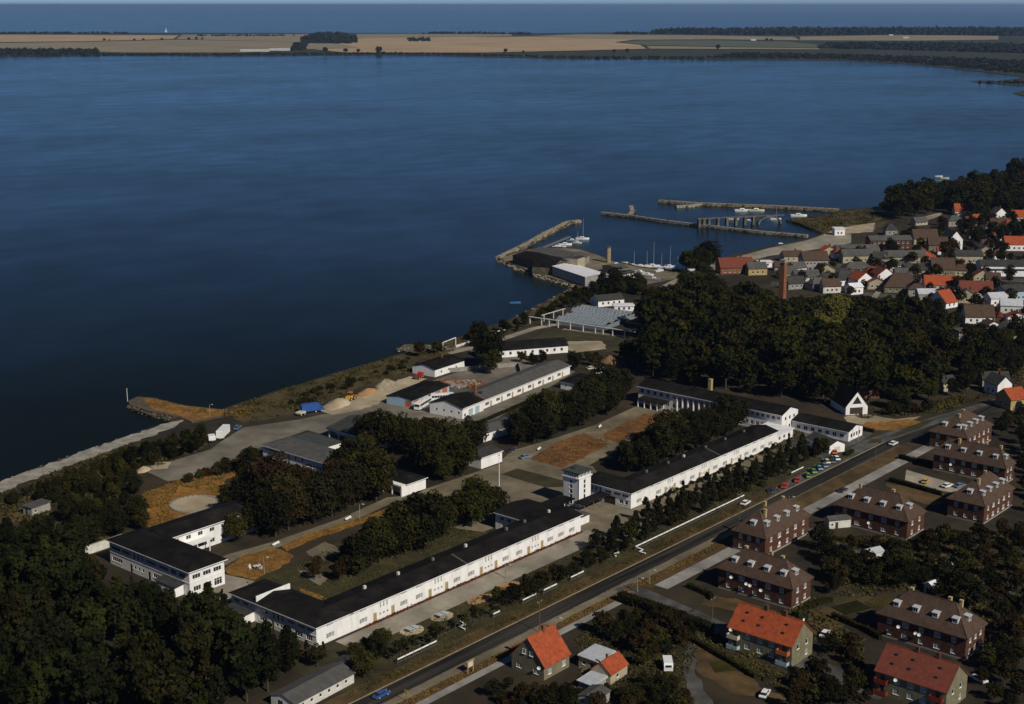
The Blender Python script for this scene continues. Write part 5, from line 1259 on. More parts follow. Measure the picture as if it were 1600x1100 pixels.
hbuild('low grey-roofed garage row with pale doors at the quay entrance', 'quay_garage', (938, 430), (953, 434), (993, 425), 3.2, 3.2, 'off_white', ('gable', 'x', 1.0, .3), 'dark_grey_roof', (4, (.1, 2.6, 2.3, 'whitedoor')))
e = tag(empty('factory_chimney', (*P(950.5, 410), 0)), 'short round brick chimney on the harbour quay', 'chimney')
MB().cyl(0, 0, 0, 9.0, 1.5, 1.4, 16).build('stack', 'concrete_ochre', e); MB().cyl(0, 0, 9.003, 9.5, 1.65, 1.65, 16).build('rim', 'stone_dark', e)
e = tag(empty('brick_chimney', (*P(1222, 466), 0)), 'tall square red brick chimney rising above the park trees', 'chimney')
g = MB(); g.loft([[(s * 1.6, t_ * 1.6, 0) for s, t_ in ((-1, -1), (1, -1), (1, 1), (-1, 1))], [(s * 1.25, t_ * 1.25, 19.0) for s, t_ in ((-1, -1), (1, -1), (1, 1), (-1, 1))]]); g.build('shaft', 'brick_orange', e)
MB().box(-1.6, 1.6, -1.6, 1.6, 19.003, 20.6).build('cap', 'concrete', e); MB().box(-1.45, 1.45, -1.45, 1.45, 9.2, 9.5).build('band', 'metal_grey', e)

# greenhouses, pipe bridge
for lab, l, c, r in (('grey glass greenhouse with long ridges nearest the pipe bridge', (868, 499), (945, 509), (968, 494), ), ('grey glass greenhouse behind, against the white bungalow', (892, 485), (972, 496), (984, 488))):
    cx, cy, rz, hx, hy = fp(l, c, r, 2.4, None, .1)
    b = Bld('greenhouse', lab, 'greenhouse', cx, cy, rz); RECTS.append((cx, cy, rz, hx, hy))
    nb = 3
    for k in range(nb):
        x0 = -hx + 2 * hx * k / nb; x1 = -hx + 2 * hx * (k + 1) / nb; xm = (x0 + x1) / 2; g = MB()
        for (a, za, c_, zc_) in ((x0 + .05, 2.2, xm, 3.6), (xm, 3.6, x1 - .05, 2.2)):
            g.v += [(a, -hy, za), (c_, -hy, zc_), (c_, hy, zc_), (a, hy, za), (a, -hy, za + .03), (c_, -hy, zc_ + .03), (c_, hy, zc_ + .03), (a, hy, za + .03)]; i = len(g.v) - 8
            for f in ((0, 3, 2, 1), (4, 5, 6, 7), (0, 1, 5, 4), (1, 2, 6, 5), (2, 3, 7, 6), (3, 0, 4, 7)): g.f.append(tuple(i + q for q in f))
        g.build('glass_roof', 'greenhouse_glass', b.e)
        g = MB()
        for j in range(15):
            y = -hy + 2 * hy * j / 14
            g.tube((x0 + .05, y, 2.26), (xm, y, 3.66), .05, None, 4); g.tube((xm, y, 3.66), (x1 - .05, y, 2.26), .05, None, 4)
        g.build('glazing_bar', 'pale_metal', b.e)
    g = MB(); g.box(-hx, hx, -hy, -hy + .06, 0, 2.2); g.box(-hx, hx, hy - .06, hy, 0, 2.2); g.box(-hx, -hx + .06, -hy + .07, hy - .07, 0, 2.2); g.box(hx - .06, hx, -hy + .07, hy - .07, 0, 2.2); g.build('glass_wall', 'greenhouse_glass', b.e)
e = tag(empty('pipe_bridge', (0, 0, 0)), 'long heating pipe carried on pale posts across the lawn', 'pipeline')
pl = [P(824, 505, 0), P(880, 513, 0), P(932, 521, 0), P(992, 530, 0)]
for off in (-.25, .25):
    g = MB()
    for i in range(3): g.tube((pl[i][0] + off, pl[i][1] + off, 3.4), (pl[i + 1][0] + off, pl[i + 1][1] + off, 3.4), .2, None, 8)
    g.build('pipe', 'pale_metal', e)
for q in (828, 846, 858, 872, 891, 911, 930, 942, 957, 976):
    yy = 505 + (q - 824) * (530 - 505) / (992 - 824); p = P(q, yy); MB().box(p[0] - .22, p[0] + .22, p[1] - .22, p[1] + .22, 0, 3.3).build('post', 'off_white', e)
e = tag(empty('pipe_bridge', (0, 0, 0)), 'shorter pipe slanting towards the shore behind the long pipe', 'pipeline')
a_, c_ = P(846, 503), P(883, 492); MB().tube((*a_, 3.2), (*c_, 3.2), .25, None, 8).build('pipe', 'pale_metal', e)
for q in (0.1, .5, .9): MB().box(a_[0] + (c_[0] - a_[0]) * q - .2, a_[0] + (c_[0] - a_[0]) * q + .2, a_[1] + (c_[1] - a_[1]) * q - .2, a_[1] + (c_[1] - a_[1]) * q + .2, 0, 3.1).build('post', 'off_white', e)
e = tag(empty('pipe_arch', (0, 0, 0)), 'white pipe portal bent over the shore track', 'pipeline')
a_, c_ = P(692, 549), P(712, 541)
MB().tube((*a_, 0), (*a_, 4), .25).build('leg', 'off_white', e); MB().tube((*a_, 4), (*c_, 4), .25).build('beam', 'off_white', e); MB().tube((*c_, 4), (*c_, 0), .25).build('leg', 'off_white', e)
hb = lambda lab, name, px, py, sx, sy, h_, rh, rzz, wall, roofm, wn=3, rf='gable', cat='house', ax='x': None


# ---------------------------------------------------------------- the town
VR = math.atan2(RGT[1], RGT[0])


def town(label, px, py, sx, sy, h_, rh, rd, wall, roofm, rf='gable', ax='x', name='house', rows=None, n=None, style='dark', chim=True, cat='house'):
    """house with its front towards the camera side; (px,py) is the middle of its front base line"""
    rz = VR + R(rd); p = P(px, py); p = (p[0] + math.cos(rz + math.pi / 2) * sy / 2, p[1] + math.sin(rz + math.pi / 2) * sy / 2)
    b = Bld(name, label, cat, p[0], p[1], rz, 'houses of the town behind the park' if cat == 'house' else None)
    rows = rows or (1 if h_ < 4.2 else 2); n = n or max(2, int(sx / 3.2)); ns = max(1, int(sy / 3.6)); ww, hh = 1.2, 1.35
    zz = [1.0] if rows == 1 else [1.0, 3.9] if rows == 2 else [1.0, 3.8, 6.6]
    zz = [z for z in zz if z + hh < h_ - .1]
    b.wing(-sx / 2, sx / 2, -sy / 2, sy / 2, h_, wall, (rf, ax, rh, .4), roofm, {'S': sum([row(sx, n, z, ww, hh, style) for z in zz], []), 'E': sum([row(sy, ns, z, ww, hh, style) for z in zz], []), 'W': sum([row(sy, ns, z, ww, hh, style) for z in zz], [])}, ridge=roofm if 'tile' in roofm else None)
    if chim: b.chimney(sx * .18, sy * .08, h_ + rh + 1.0, .8, m='brick_red', z0=h_ + rh * .4)
    return b


T = town
W_ = 'white_render'; OW = 'off_white'
T('grey two-storey town house with brown roof and many windows by the quay road', 1275, 424, 15, 11, 6.6, 4.2, 6, 'grey_render', 'brown_tile', rows=2, n=6)
T('low brown-roofed building next to the grey quay house', 1240, 409, 12, 8, 3.4, 2.6, 8, 'beige_render', 'brown_tile')
T('long dark red brick warehouse with pale grey roof near the sandy ground', 1392, 390, 27, 10, 6.0, 2.2, 4, 'brick_red', 'grey_roof', n=8, name='warehouse')
T('round-roofed grey barn poking out behind the brick warehouse', 1393, 368, 8, 8, 4.0, 3.4, 0, 'grey_render', 'dark_grey_roof', rf='hip', chim=False, name='barn')
T('brown-roofed house behind the white gabled house', 1447, 382, 16, 10, 4.0, 5.0, 2, 'beige_render', 'brown_tile')
T('olive house with brown roof and orange lean-to in front', 1466, 394, 12, 9, 4.6, 4.2, -4, 'olive_render', 'brown_tile')
T('little white house with orange-tiled shed in the middle of the town', 1478, 398, 10, 5, 2.6, 2.0, -4, W_, 'orange_tile', chim=False)
T('tall white gable-fronted house with rows of small windows', 1493, 390, 9, 12, 6.6, 5.0, 10, W_, 'dark_grey_roof', ax='y', n=3)
T('orange-roofed white house at the right edge above the long hall', 1592, 392, 17, 10, 4.2, 4.2, -4, W_, 'orange_tile')
T('grey-roofed terrace with ochre walls, left of two in the row', 1345, 411, 22, 9, 4.6, 3.0, 4, 'beige_render', 'grey_roof', n=7)
T('grey-roofed terrace with white-framed windows, right of two in the row', 1414, 413, 25, 9, 4.6, 3.0, 3, 'beige_render', 'grey_roof', n=8, style='curtain')
T('long low grey shed roof behind the ochre terraces', 1337, 395, 24, 7, 3.0, 1.6, 4, 'off_white', 'grey_roof', name='shed', chim=False)
T('grey hipped cottage in front of the left terrace', 1342, 428, 16, 9, 3.0, 3.2, 4, 'grey_render', 'grey_roof', rf='hip')
T('white cottage with flat grey roof below the right terrace', 1394, 424, 15, 7, 3.6, 1.4, 3, W_, 'grey_roof')
T('grey mansard cottage beside the white flat-roofed cottage', 1430, 430, 12, 8, 3.2, 3.0, 2, 'grey_render', 'dark_grey_roof')
T('dark brown house with steep roof in the town centre', 1474, 432, 13, 10, 4.4, 5.4, -4, 'olive_render', 'brown_tile')
T('grey-roofed building with dark red lean-to roof below its windows', 1514, 412, 16, 8, 4.8, 2.6, -3, 'beige_render', 'dark_grey_roof', n=5)
T('low red-roofed outhouse in front of the grey-roofed building', 1513, 426, 12, 5, 2.2, 2.0, -3, 'grey_render', 'red_tile', chim=False)
b = T('long hall with white wall bands and grey roof at the right edge', 1580, 432, 34, 13, 6.0, 2.4, -3, W_, 'dark_grey_roof', name='hall', n=2, rows=1, chim=False)
MB().box(-17.1, 17.1, -6.56, -6.503, 3.2, 4.3).build('window_band', 'glass_dark', b.e)
T('grey-roofed cottage just right of the tall brick chimney', 1262, 441, 14, 9, 3.0, 3.2, 6, 'off_white', 'grey_roof')
T('pale hipped house partly hidden by the tall brick chimney', 1236, 436, 12, 9, 3.2, 3.4, 8, 'beige_render', 'grey_roof', rf='hip')
T('dark grey cottage between the chimney and the white villa', 1303, 444, 12, 8, 2.8, 2.8, 5, 'off_white', 'dark_grey_roof')
T('dark hipped house with one bright white end wall', 1328, 446, 16, 10, 3.4, 4.0, 18, W_, 'dark_grey_roof', rf='hip')
T('white villa with orange roof in the middle of the near town row', 1352, 450, 10, 9, 4.8, 3.6, 22, W_, 'orange_tile', ax='y')
T('small white cube house in front of the orange-roofed villa', 1339, 460, 7.5, 6, 4.0, 1.6, 20, W_, 'white_roof', chim=False)
T('white gabled cottage with dark red roof behind the big brown roof', 1384, 441, 10, 9, 4.2, 3.6, 14, W_, 'red_tile', ax='y')
T('large brown half-hipped house at the front of the town', 1410, 458, 19, 13, 3.4, 6.2, -6, 'olive_render', 'brown_tile', rf='hip')
T('broad orange-roofed house with two skylights', 1470, 455, 17, 9, 3.4, 4.4, -5, OW, 'orange_tile')
T('bright orange steep roof turned to the camera at the park edge', 1487, 481, 9, 12, 3.0, 5.2, 34, W_, 'orange_tile', ax='x')
T('white house with red roof half hidden by a dark tree', 1526, 466, 17, 10, 3.6, 4.6, -6, W_, 'red_tile')
T('grey metal-sided gabled shed at the right edge', 1588, 470, 13, 11, 5.0, 2.4, 16, 'pale_blue_paint', 'dark_grey_roof', name='shed', chim=False)
T('white house with brown roof and red annex beside the park', 1531, 506, 14, 9, 3.6, 4.8, -3, W_, 'brown_tile')
T('tiny dark red annex next to the brown-roofed white house', 1558, 502, 5, 5, 2.4, 1.4, -3, 'brick_red', 'red_tile', chim=False)
T('house with vivid orange roof high up near the wooded coast', 1507, 337, 14, 9, 3.6, 4.6, -4, OW, 'orange_tile')
T('orange-roofed house at the upper right edge near the wood', 1596, 346, 13, 9, 3.4, 4.0, -4, OW, 'orange_tile')
T('white gable house between the two upper orange roofs', 1564, 342, 9, 9, 3.8, 4.0, 12, W_, 'grey_roof', ax='y')
T('low brown house below the upper orange roofs', 1563, 356, 13, 8, 3.2, 3.0, -3, OW, 'brown_tile')
T('grey house with hipped roof below the vivid orange roof', 1494, 354, 11, 9, 4.2, 3.0, 4, 'grey_render', 'grey_roof', rf='hip')
T('small grey gabled house in trees at the upper right', 1541, 372, 8, 8, 4.0, 3.6, 8, 'grey_render', 'grey_roof', ax='y')
T('red-roofed house behind two dark poplars at the quay road', 1152, 428, 20, 10, 4.0, 4.6, 10, 'brick_orange', 'red_tile')
T('yellow-walled house beside the dark poplars', 1184, 430, 11, 8, 4.0, 2.8, 8, 'yellow_render', 'grey_roof')
T('white van-like kiosk with flat roof by the dark poplars', 1196, 418, 8, 5, 3.0, .4, 8, W_, 'white_roof', rf='flat', chim=False, name='kiosk')
T('white flat-roofed quay pavilion beside the bushy tree', 1090, 432, 8, 5, 3.0, .4, 12, W_, 'white_roof', rf='flat', chim=False, name='kiosk')
T('small white block near the sandy ground by the harbour basin', 1312, 368, 7, 6, 4.4, .4, 6, W_, 'white_roof', rf='flat', chim=False, name='kiosk')
T('grey market hall with open red-posted front by the quay', 1067, 462, 16, 8, 3.0, 1.2, 28, 'brick_red', 'grey_roof', name='hall', chim=False)
T('white bungalow with dark roof behind the greenhouses', 955, 478, 15, 9, 3.2, 2.0, 24, W_, 'dark_grey_roof', chim=False, name='bungalow')
T('low white building with flat pale roof right of the greenhouses', 975, 487, 10, 5, 2.8, .4, 6, W_, 'white_roof', rf='flat', chim=False, name='bungalow')
T('low dark-roofed cottage with bright white front by the park edge', 1030, 474, 15, 8, 3.2, 2.2, 16, W_, 'tar_roof', name='bungalow')
T('white-walled cottage in shade of park trees near the greenhouse lawn', 1058, 490, 13, 7, 3.0, 2.0, -6, W_, 'tar_roof', name='bungalow')
T('small white house standing alone at the edge of the right gardens', 1541, 586, 8, 6, 3.4, .8, -4, W_, 'dark_grey_roof', chim=False)
T('white gable house by the road at the right edge', 1569, 618, 7, 8, 4.6, 3.0, 22, W_, 'dark_grey_roof', ax='y')
T('grey-roofed long house behind the white roadside gable', 1556, 604, 11, 7, 3.2, 2.2, -2, 'grey_render', 'dark_grey_roof')
T('orange-roofed house at the right edge beside the road', 1592, 640, 8, 9, 4.2, 3.2, 20, 'yellow_render', 'orange_tile')
T('small pinkish house among the dark park trees', 1484, 611, 7, 6, 3.6, 2.0, 26, 'beige_render', 'dark_grey_roof', chim=False)
T('pale pink flat-roofed house behind the park trees on the right', 1512, 532, 9, 6, 4.0, .6, 12, 'off_white', 'grey_roof', rf='flat', chim=False)
T('low red and white terraced building behind the timbered gable house', 1352, 622, 11, 6, 3.6, 1.0, -2, 'brick_orange', 'red_tile', chim=False)
T('grey shed roofs in the gardens at the right edge', 1586, 560, 13, 7, 2.6, 1.2, -6, 'grey_render', 'grey_roof', chim=False, name='shed')
# smaller houses packed along the town's streets
ROWS = (('upper street', [(1425, 372), (1440, 352), (1518, 352), (1533, 350), (1580, 360), (1522, 372), (1560, 378), (1545, 392)]), ('quay street', [(1296, 400), (1312, 404), (1365, 399), (1375, 413), (1436, 400), (1448, 412), (1540, 404), (1562, 408)]),
        ('middle street', [(1220, 424), (1250, 428), (1292, 432), (1318, 433), (1366, 432), (1412, 438), (1450, 441), (1500, 432), (1535, 440), (1552, 446)]), ('park-edge street', [(1245, 452), (1282, 454), (1300, 458), (1370, 452), (1432, 464), (1450, 470), (1510, 474), (1562, 478), (1580, 490), (1590, 505), (1552, 522), (1580, 530)]))
rs = random.Random(12); NTH = ('first', 'second', 'third', 'fourth', 'fifth', 'sixth', 'seventh', 'eighth', 'ninth', 'tenth', 'eleventh', 'twelfth')
for rn, pts in ROWS:
    for i, (px, py) in enumerate(pts):
        wl = rs.choice(('white_render', 'white_render', 'off_white', 'beige_render', 'grey_render')); rm = rs.choice(('orange_tile', 'red_tile', 'brown_tile', 'grey_roof', 'dark_grey_roof', 'grey_roof', 'pale_metal'))
        words = {'white_render': 'white', 'off_white': 'cream', 'beige_render': 'sandy', 'grey_render': 'grey', 'orange_tile': 'orange', 'red_tile': 'dark red', 'brown_tile': 'brown', 'grey_roof': 'grey', 'dark_grey_roof': 'slate-dark', 'pale_metal': 'pale'}
        T(f'small {words[wl]} {words[rm]}-roofed house, {NTH[i]} from the left of the {rn}', px, py, rs.uniform(7, 11), rs.uniform(5.5, 8), rs.uniform(2.6, 4.4), rs.uniform(1.6, 3.4), rs.uniform(-14, 24), wl, rm, rf=rs.choice(('gable', 'gable', 'hip')), ax=rs.choice(('x', 'x', 'y')))
# thatched heap between the trees
e = tag(empty('straw_heap', (*P(953, 572), 0)), 'rounded brown straw heap among the dark trees behind the garages', 'heap')
rs = random.Random(4); rings = []
for k in range(7):
    q = k / 6; rr_ = 5.2 * math.cos(q * 1.45) + .05; rings.append([(math.cos(a * .393) * rr_ * rs.uniform(.92, 1.08), math.sin(a * .393) * rr_ * rs.uniform(.92, 1.08), q * 4.6 + (rs.uniform(-.1, .1) if k else -.2)) for a in range(16)])
MB().loft(rings).build('straw', 'thatch', e)

# ---------------------------------------------------------------- vehicles
def prof(mb, pts, y):
    n = len(pts); i = len(mb.v); mb.v += [(x, -y, z) for x, z in pts] + [(x, y, z) for x, z in pts]
    mb.f.append(tuple(range(i, i + n))); mb.f.append(tuple(range(i + 2 * n - 1, i + n - 1, -1)))
    for k in range(n): mb.f.append((i + k, i + n + k, i + n + (k + 1) % n, i + (k + 1) % n))


def wheel_mesh(r, w_):
    def mk():
        m_ = MB(); m_.tube((0, -w_ / 2, 0), (0, w_ / 2, 0), r, None, 14); return m_.mesh('wheel', 'rubber')
    def hub():
        m_ = MB(); m_.tube((0, -w_ / 2 - .01, 0), (0, w_ / 2 + .01, 0), r * .55, None, 10); return m_.mesh('rim', 'pale_metal')
    return cached(('wheel', r, w_), mk), cached(('rim', r, w_), hub)


def wheels(e, xs, y, r=.32, w_=.2):
    for x in xs:
        for s in (-1, 1):
            a, c = wheel_mesh(r, w_); o = place(a, 'wheel', e, (x, s * y, r)); place(c, 'rim', o)


def car(label, px, py, colr, rd=0.0, group='parked cars', s=1.0):
    p = P(px, py); e = tag(empty('car', (p[0], p[1], 0.03), R(rd)), label, 'car', group); e.scale = (s,) * 3; m_ = 'paint_' + colr
    def body():
        b_ = MB(); prof(b_, [(-2.1, .32), (-2.14, .6), (-2.05, .82), (-1.2, .92), (.75, .92), (1.85, .78), (2.1, .62), (2.08, .32)], .8); return b_.mesh('body', m_)
    def glass():
        b_ = MB(); b_.loft([[(-1.75, -.74, .9), (.95, -.74, .9), (.95, .74, .9), (-1.75, .74, .9)], [(-1.2, -.58, 1.36), (.25, -.58, 1.36), (.25, .58, 1.36), (-1.2, .58, 1.36)]]); return b_.mesh('windows', 'glass_dark')
    def roof():
        b_ = MB(); b_.loft([[(-1.3, -.61, 1.34), (.33, -.61, 1.34), (.33, .61, 1.34), (-1.3, .61, 1.34)], [(-1.15, -.52, 1.43), (.2, -.52, 1.43), (.2, .52, 1.43), (-1.15, .52, 1.43)]])
        for x in (-.55,):
            for s_ in (-1, 1): b_.tube((x, s_ * .745, .9), (x - .03, s_ * .59, 1.37), .05, None, 4)
        return b_.mesh('roof', m_)
    place(cached(('carb', m_), body), 'body', e); place(cached('carg', glass), 'windows', e); place(cached(('carr', m_), roof), 'roof', e)
    place(cached('bump', lambda: (lambda q: (q.box(2.08, 2.2, -.78, .78, .35, .5), q.box(-2.25, -2.12, -.78, .78, .35, .5), q)[2])(MB()).mesh('bumper', 'metal_grey')), 'bumper', e)
    for s_ in (-.58, .58): place(cached('hl', lambda: MB().box(2.06, 2.125, -.14, .14, .58, .74).mesh('headlight', 'window_frame')), 'headlight', e, (0, s_, 0))
    wheels(e, (-1.3, 1.3), .72)
    return e


for a in (('white saloon car driving alone beside the white fence', 1165, 788, 'white', 6), ('red car nearest the fence in the roadside row', 1226, 761, 'red', 16), ('second red car in the roadside row', 1246, 752, 'red', 24), ('dark car between the white car and the red cars', 1206, 768, 'dark', 10),
          ('dark green car in the roadside row', 1262, 745, 'green', 40), ('bright green car in the roadside row', 1270, 738, 'green', 48), ('teal car in the middle of the roadside row', 1279, 733, 'teal', 50), ('pale blue car next to the teal car', 1287, 729, 'steel', 50),
          ('cream car near the far end of the roadside row', 1291, 723, 'cream', 50), ('black car near the far end of the roadside row', 1299, 722, 'dark', 50), ('white car at the far end of the roadside row', 1306, 718, 'white', 50),
          ('yellow car in the car park between brick houses', 1446, 754, 'yellow', 10, None), ('white car beside the yellow car in the car park', 1480, 761, 'white', -10, None), ('silver car at the end of the car park', 1500, 761, 'steel', -20, None),
          ('white car parked behind the orange-roofed balcony block', 1289, 993, 'white', 10, None), ('white car at the bottom edge on the garden path', 1195, 1087, 'white', 15, None), ('white car beside the dark red roof at bottom right', 1529, 1064, 'white', 70, None),
          ('white car below the straw heap', 936, 584, 'white', 15, None), ('pale car half under trees below the straw heap', 924, 577, 'cream', -20, None), ('cream car farther behind under the trees', 943, 578, 'white', -20, None),
          ('light blue van-like car on the plaza by the red court', 821, 716, 'steel', -15, None), ('dark blue car behind the gatehouse', 800, 705, 'dark', 10, None), ('blue car in front of the white trailer', 371, 670, 'blue', 30, None), ('dark blue car on the road at bottom edge', 596, 1088, 'cobalt', 0, None),
          ('red car in the gardens near the right edge', 1558, 552, 'red', -30, None), ('white car next to the red car in the gardens', 1548, 553, 'white', -30, None), ('blue car under the pines beside the link building', 1236, 680, 'blue', 20, None),
          ('white car turned into the street by the far brick house', 1396, 695, 'white', 0, None), ('dark car on the street outside the brick house', 1317, 768, 'dark', 0, None), ('orange car beside the sandy edge of the annex', 1304, 708, 'orange', 30, None)):
    car(*a)


def bus(label, px, py, rd, L=11.5):
    p = P(px, py); e = tag(empty('bus', (p[0], p[1], .03), R(rd)), label, 'bus', 'parked coaches')
    b_ = MB(); prof(b_, [(-L / 2, .45), (-L / 2, 2.7), (-L / 2 + .2, 2.95), (L / 2 - .3, 2.95), (L / 2, 2.6), (L / 2 + .05, .45)], 1.22); b_.build('body', 'paint_white', e)
    n = 8
    for s in (-1, 1):
        for k in range(n):
            x = -L / 2 + .5 + (L - 1.0) * k / n; MB().box(x, x + (L - 1) / n - .12, s * 1.222 if s > 0 else -1.25, s * 1.25 if s > 0 else -1.222, 1.55, 2.45).build('window', 'glass_dark', e)
    MB().box(-L / 2 - .03, -L / 2 - .003, -1.05, 1.05, 1.5, 2.5).build('windscreen', 'glass_dark', e); MB().box(L / 2 + .052, L / 2 + .08, -1.05, 1.05, 1.5, 2.4).build('windscreen', 'glass_dark', e)
    MB().box(-1.6, 1.6, -.6, .6, 2.953, 3.1).build('roof_hatch', 'off_white', e); wheels(e, (-L * .3, L * .3), 1.12, .48, .28)


bus('white coach nearest the vehicle shed, seen from its back corner', 661, 636, 20); bus('white coach standing behind the first coach', 691, 626, -38, 9.5)


def lorry(label, px, py, rd, box_col, L, h_, cab_col=None, name='truck'):
    p = P(px, py); e = tag(empty(name, (p[0], p[1], .03), R(rd)), label, 'truck' if cab_col else 'trailer')
    b_ = MB(); prof(b_, [(-L / 2, .9), (-L / 2, h_ - .15), (-L / 2 + .15, h_), (L / 2 - .15, h_), (L / 2, h_ - .15), (L / 2, .9)], 1.22); b_.build('box_body', box_col, e)
    MB().box(-L / 2, L / 2, -.5, .5, .5, .88).build('chassis', 'metal_grey', e)
    g = MB()
    for k in range(int(L / 1.0)): g.box(-L / 2 + .4 + k, -L / 2 + .46 + k, -1.25, -1.222, 1.0, h_ - .2)
    g.build('side_rib', box_col, e)
    xs = [-L * .32, L * .3]
    if cab_col:
        c = MB(); prof(c, [(L / 2 + .1, .5), (L / 2 + .1, 2.3), (L / 2 + 1.3, 2.3), (L / 2 + 1.8, 1.5), (L / 2 + 1.9, .5)], 1.1); o = c.build('cab', cab_col, e)
        MB().box(L / 2 + .5, L / 2 + 1.2, -1.13, -1.103, 1.4, 2.1).build('side_window', 'glass_dark', o); xs.append(L / 2 + 1.0)
    wheels(e, xs, 1.0, .48, .28)


lorry('large white box trailer parked beside the beach bushes', 349, 683, 35, 'paint_white', 9.0, 3.5, None, 'trailer')
lorry('small white trailer behind the large white one', 331, 690, 60, 'paint_white', 3.4, 2.4, None, 'trailer')
lorry('blue box truck standing on the yard below the shore bank', 484, 645, -20, 'paint_cobalt', 7.0, 3.6, 'paint_cobalt')
lorry('little red flatbed with low sides in front of the boat shed', 653, 592, 20, 'paint_maroon', 3.6, 1.5, 'paint_red')
lorry('pale pink low trailer in front of the blue truck', 470, 649, 10, 'paint_cream', 3.2, 1.5, None, 'trailer')
p = P(548, 625); e = tag(empty('wheel_loader', (p[0], p[1], .03), R(20)), 'yellow wheel loader on the sand heap by the shore', 'loader')
b_ = MB(); prof(b_, [(-3, .8), (-3, 1.9), (-.4, 2.0), (0, 1.4), (1.6, 1.3), (1.6, .8)], .9); b_.build('body', 'paint_yellow', e)
MB().box(-.9, .5, -.75, .75, 1.95, 3.1).build('cab', 'glass_dark', e); MB().box(-1.0, .6, -.85, .85, 3.103, 3.25).build('cab_roof', 'paint_orange', e)
b_ = MB(); prof(b_, [(2.6, .3), (2.6, 1.5), (2.8, 1.5), (3.0, .6), (3.8, .4), (3.8, .2)], 1.3); b_.build('bucket', 'paint_orange', e)
for s in (-.6, .6): MB().tube((1.2, s, 1.3), (2.8, s, .9), .13).build('lift_arm', 'paint_yellow', e)
wheels(e, (-1.9, 1.0), 1.05, .75, .5)
p = P(1043, 1045); e = tag(empty('caravan', (p[0], p[1], .03), R(40)), 'white caravan parked on the garden track', 'caravan')
b_ = MB(); prof(b_, [(-2.3, .5), (-2.4, 1.6), (-2.0, 2.4), (2.0, 2.45), (2.4, 1.6), (2.2, .5)], 1.05); b_.build('body', 'paint_white', e)
for x in (-1.5, .4): MB().box(x, x + .9, -1.08, -1.053, 1.3, 1.9).build('window', 'glass_dark', e)
MB().box(-2.48, -2.36, -.7, .7, 1.5, 2.0).build('window', 'glass_dark', e); MB().tube((2.2, 0, .5), (3.2, 0, .45), .06).build('tow_bar', 'metal_grey', e); wheels(e, (0,), .95, .34, .2)

# ---------------------------------------------------------------- boats
def boat(label, px, py, rd, L=7.0, hullm='paint_white', mast=0.0, cabin=True, z=WZ, sail=False, group=None):
    p = P(px, py, z); e = tag(empty('sailing_boat' if mast else 'motor_boat', (p[0], p[1], z), VR + R(rd)), label, 'boat', group)
    rings = []
    for k in range(7):
        q = k / 6; x = -L / 2 + L * q; w_ = L * .17 * (1 - max(0, q - .45) ** 2 * 3.2); w_ = max(w_, .03); d = .75 * L / 7
        rings.append([(x, -w_, d + q * .2), (x, -w_ * .75, 0), (x, 0, -.3), (x, w_ * .75, 0), (x, w_, d + q * .2)])
    b_ = MB(); b_.loft(rings); b_.build('hull', hullm, e)
    if cabin:
        c = MB(); c.loft([[(-L * .2, -L * .11, .6), (L * .2, -L * .1, .65), (L * .2, L * .1, .65), (-L * .2, L * .11, .6)], [(-L * .16, -L * .09, .6 + L * .14), (L * .1, -L * .08, .6 + L * .14), (L * .1, L * .08, .6 + L * .14), (-L * .16, L * .09, .6 + L * .14)]])
        o = c.build('cabin', 'paint_white', e); MB().box(-L * .14, L * .08, -L * .115, L * .115, .6 + L * .06, .6 + L * .1).build('cabin_window', 'glass_dark', o)
    if mast:
        MB().tube((L * .05, 0, .5), (L * .05, 0, mast), .09, .05, 6).build('mast', 'pale_metal', e); MB().tube((L * .05, 0, 1.7), (-L * .42, 0, 1.6), .08, None, 6).build('boom', 'pale_metal', e)
    if sail:
        g = MB(); g.v = [(0, 0, 2.0), (-L * .42, .3, 2.0), (0.1, 0, mast - .3), (0, .06, 2.0), (-L * .42, .36, 2.0), (0.1, .06, mast - .3)]; g.f = [(0, 1, 2), (3, 5, 4), (0, 3, 4, 1), (1, 4, 5, 2), (2, 5, 3, 0)]; g.build('sail', 'paint_white', e)


for a in (('white yacht with bare mast at the end of the boat pier', 910, 374, 0, 9, 'paint_white', 14), ('pale blue cabin boat next to the yacht on the pier', 894, 377, 5, 8, 'paint_steel'), ('large white covered boat by the boat pier', 883, 383, 10, 9, 'paint_white'),
          ('blue and orange boat close under the factory quay', 882, 389, 0, 8, 'paint_orange'), ('little blue and white boat alone off the shore', 805, 474, 10, 6, 'paint_blue', 0, False), ('white yacht with tall mast at the quay', 1020, 417, 5, 9, 'paint_white', 15),
          ('white yacht with thinner mast beside the bushy tree', 1046, 418, 20, 8, 'paint_white', 13), ('white motor boat at the quay wall', 1001, 417, 0, 7), ('white launch moored beside the trestle', 1160, 330, 4, 12), ('cream launch moored behind the trestle', 1182, 330, 2, 12, 'paint_cream'),
          ('white boat lying near the arch of the trestle', 1248, 338, 0, 12), ('dark barge at the quay road', 1220, 384, 0, 9, 'paint_dark'), ('small white skiff in the basin by the trestle', 1133, 357, 0, 6, 'paint_white', 0, False),
          ('farthest of the small anchored boats near the wooded coast', 1467, 276, 0, 7, 'paint_white', 0, False), ('anchored skiff right of its neighbours near the wooded coast', 1476, 279, 0, 8, 'paint_cream', 0, False), ('anchored skiff in the middle near the wooded coast', 1467, 283, 0, 7, 'paint_steel', 0, False), ('nearest anchored skiff to the wooded coast', 1453, 290, 0, 8, 'paint_dark', 0, False)):
    boat(*a)
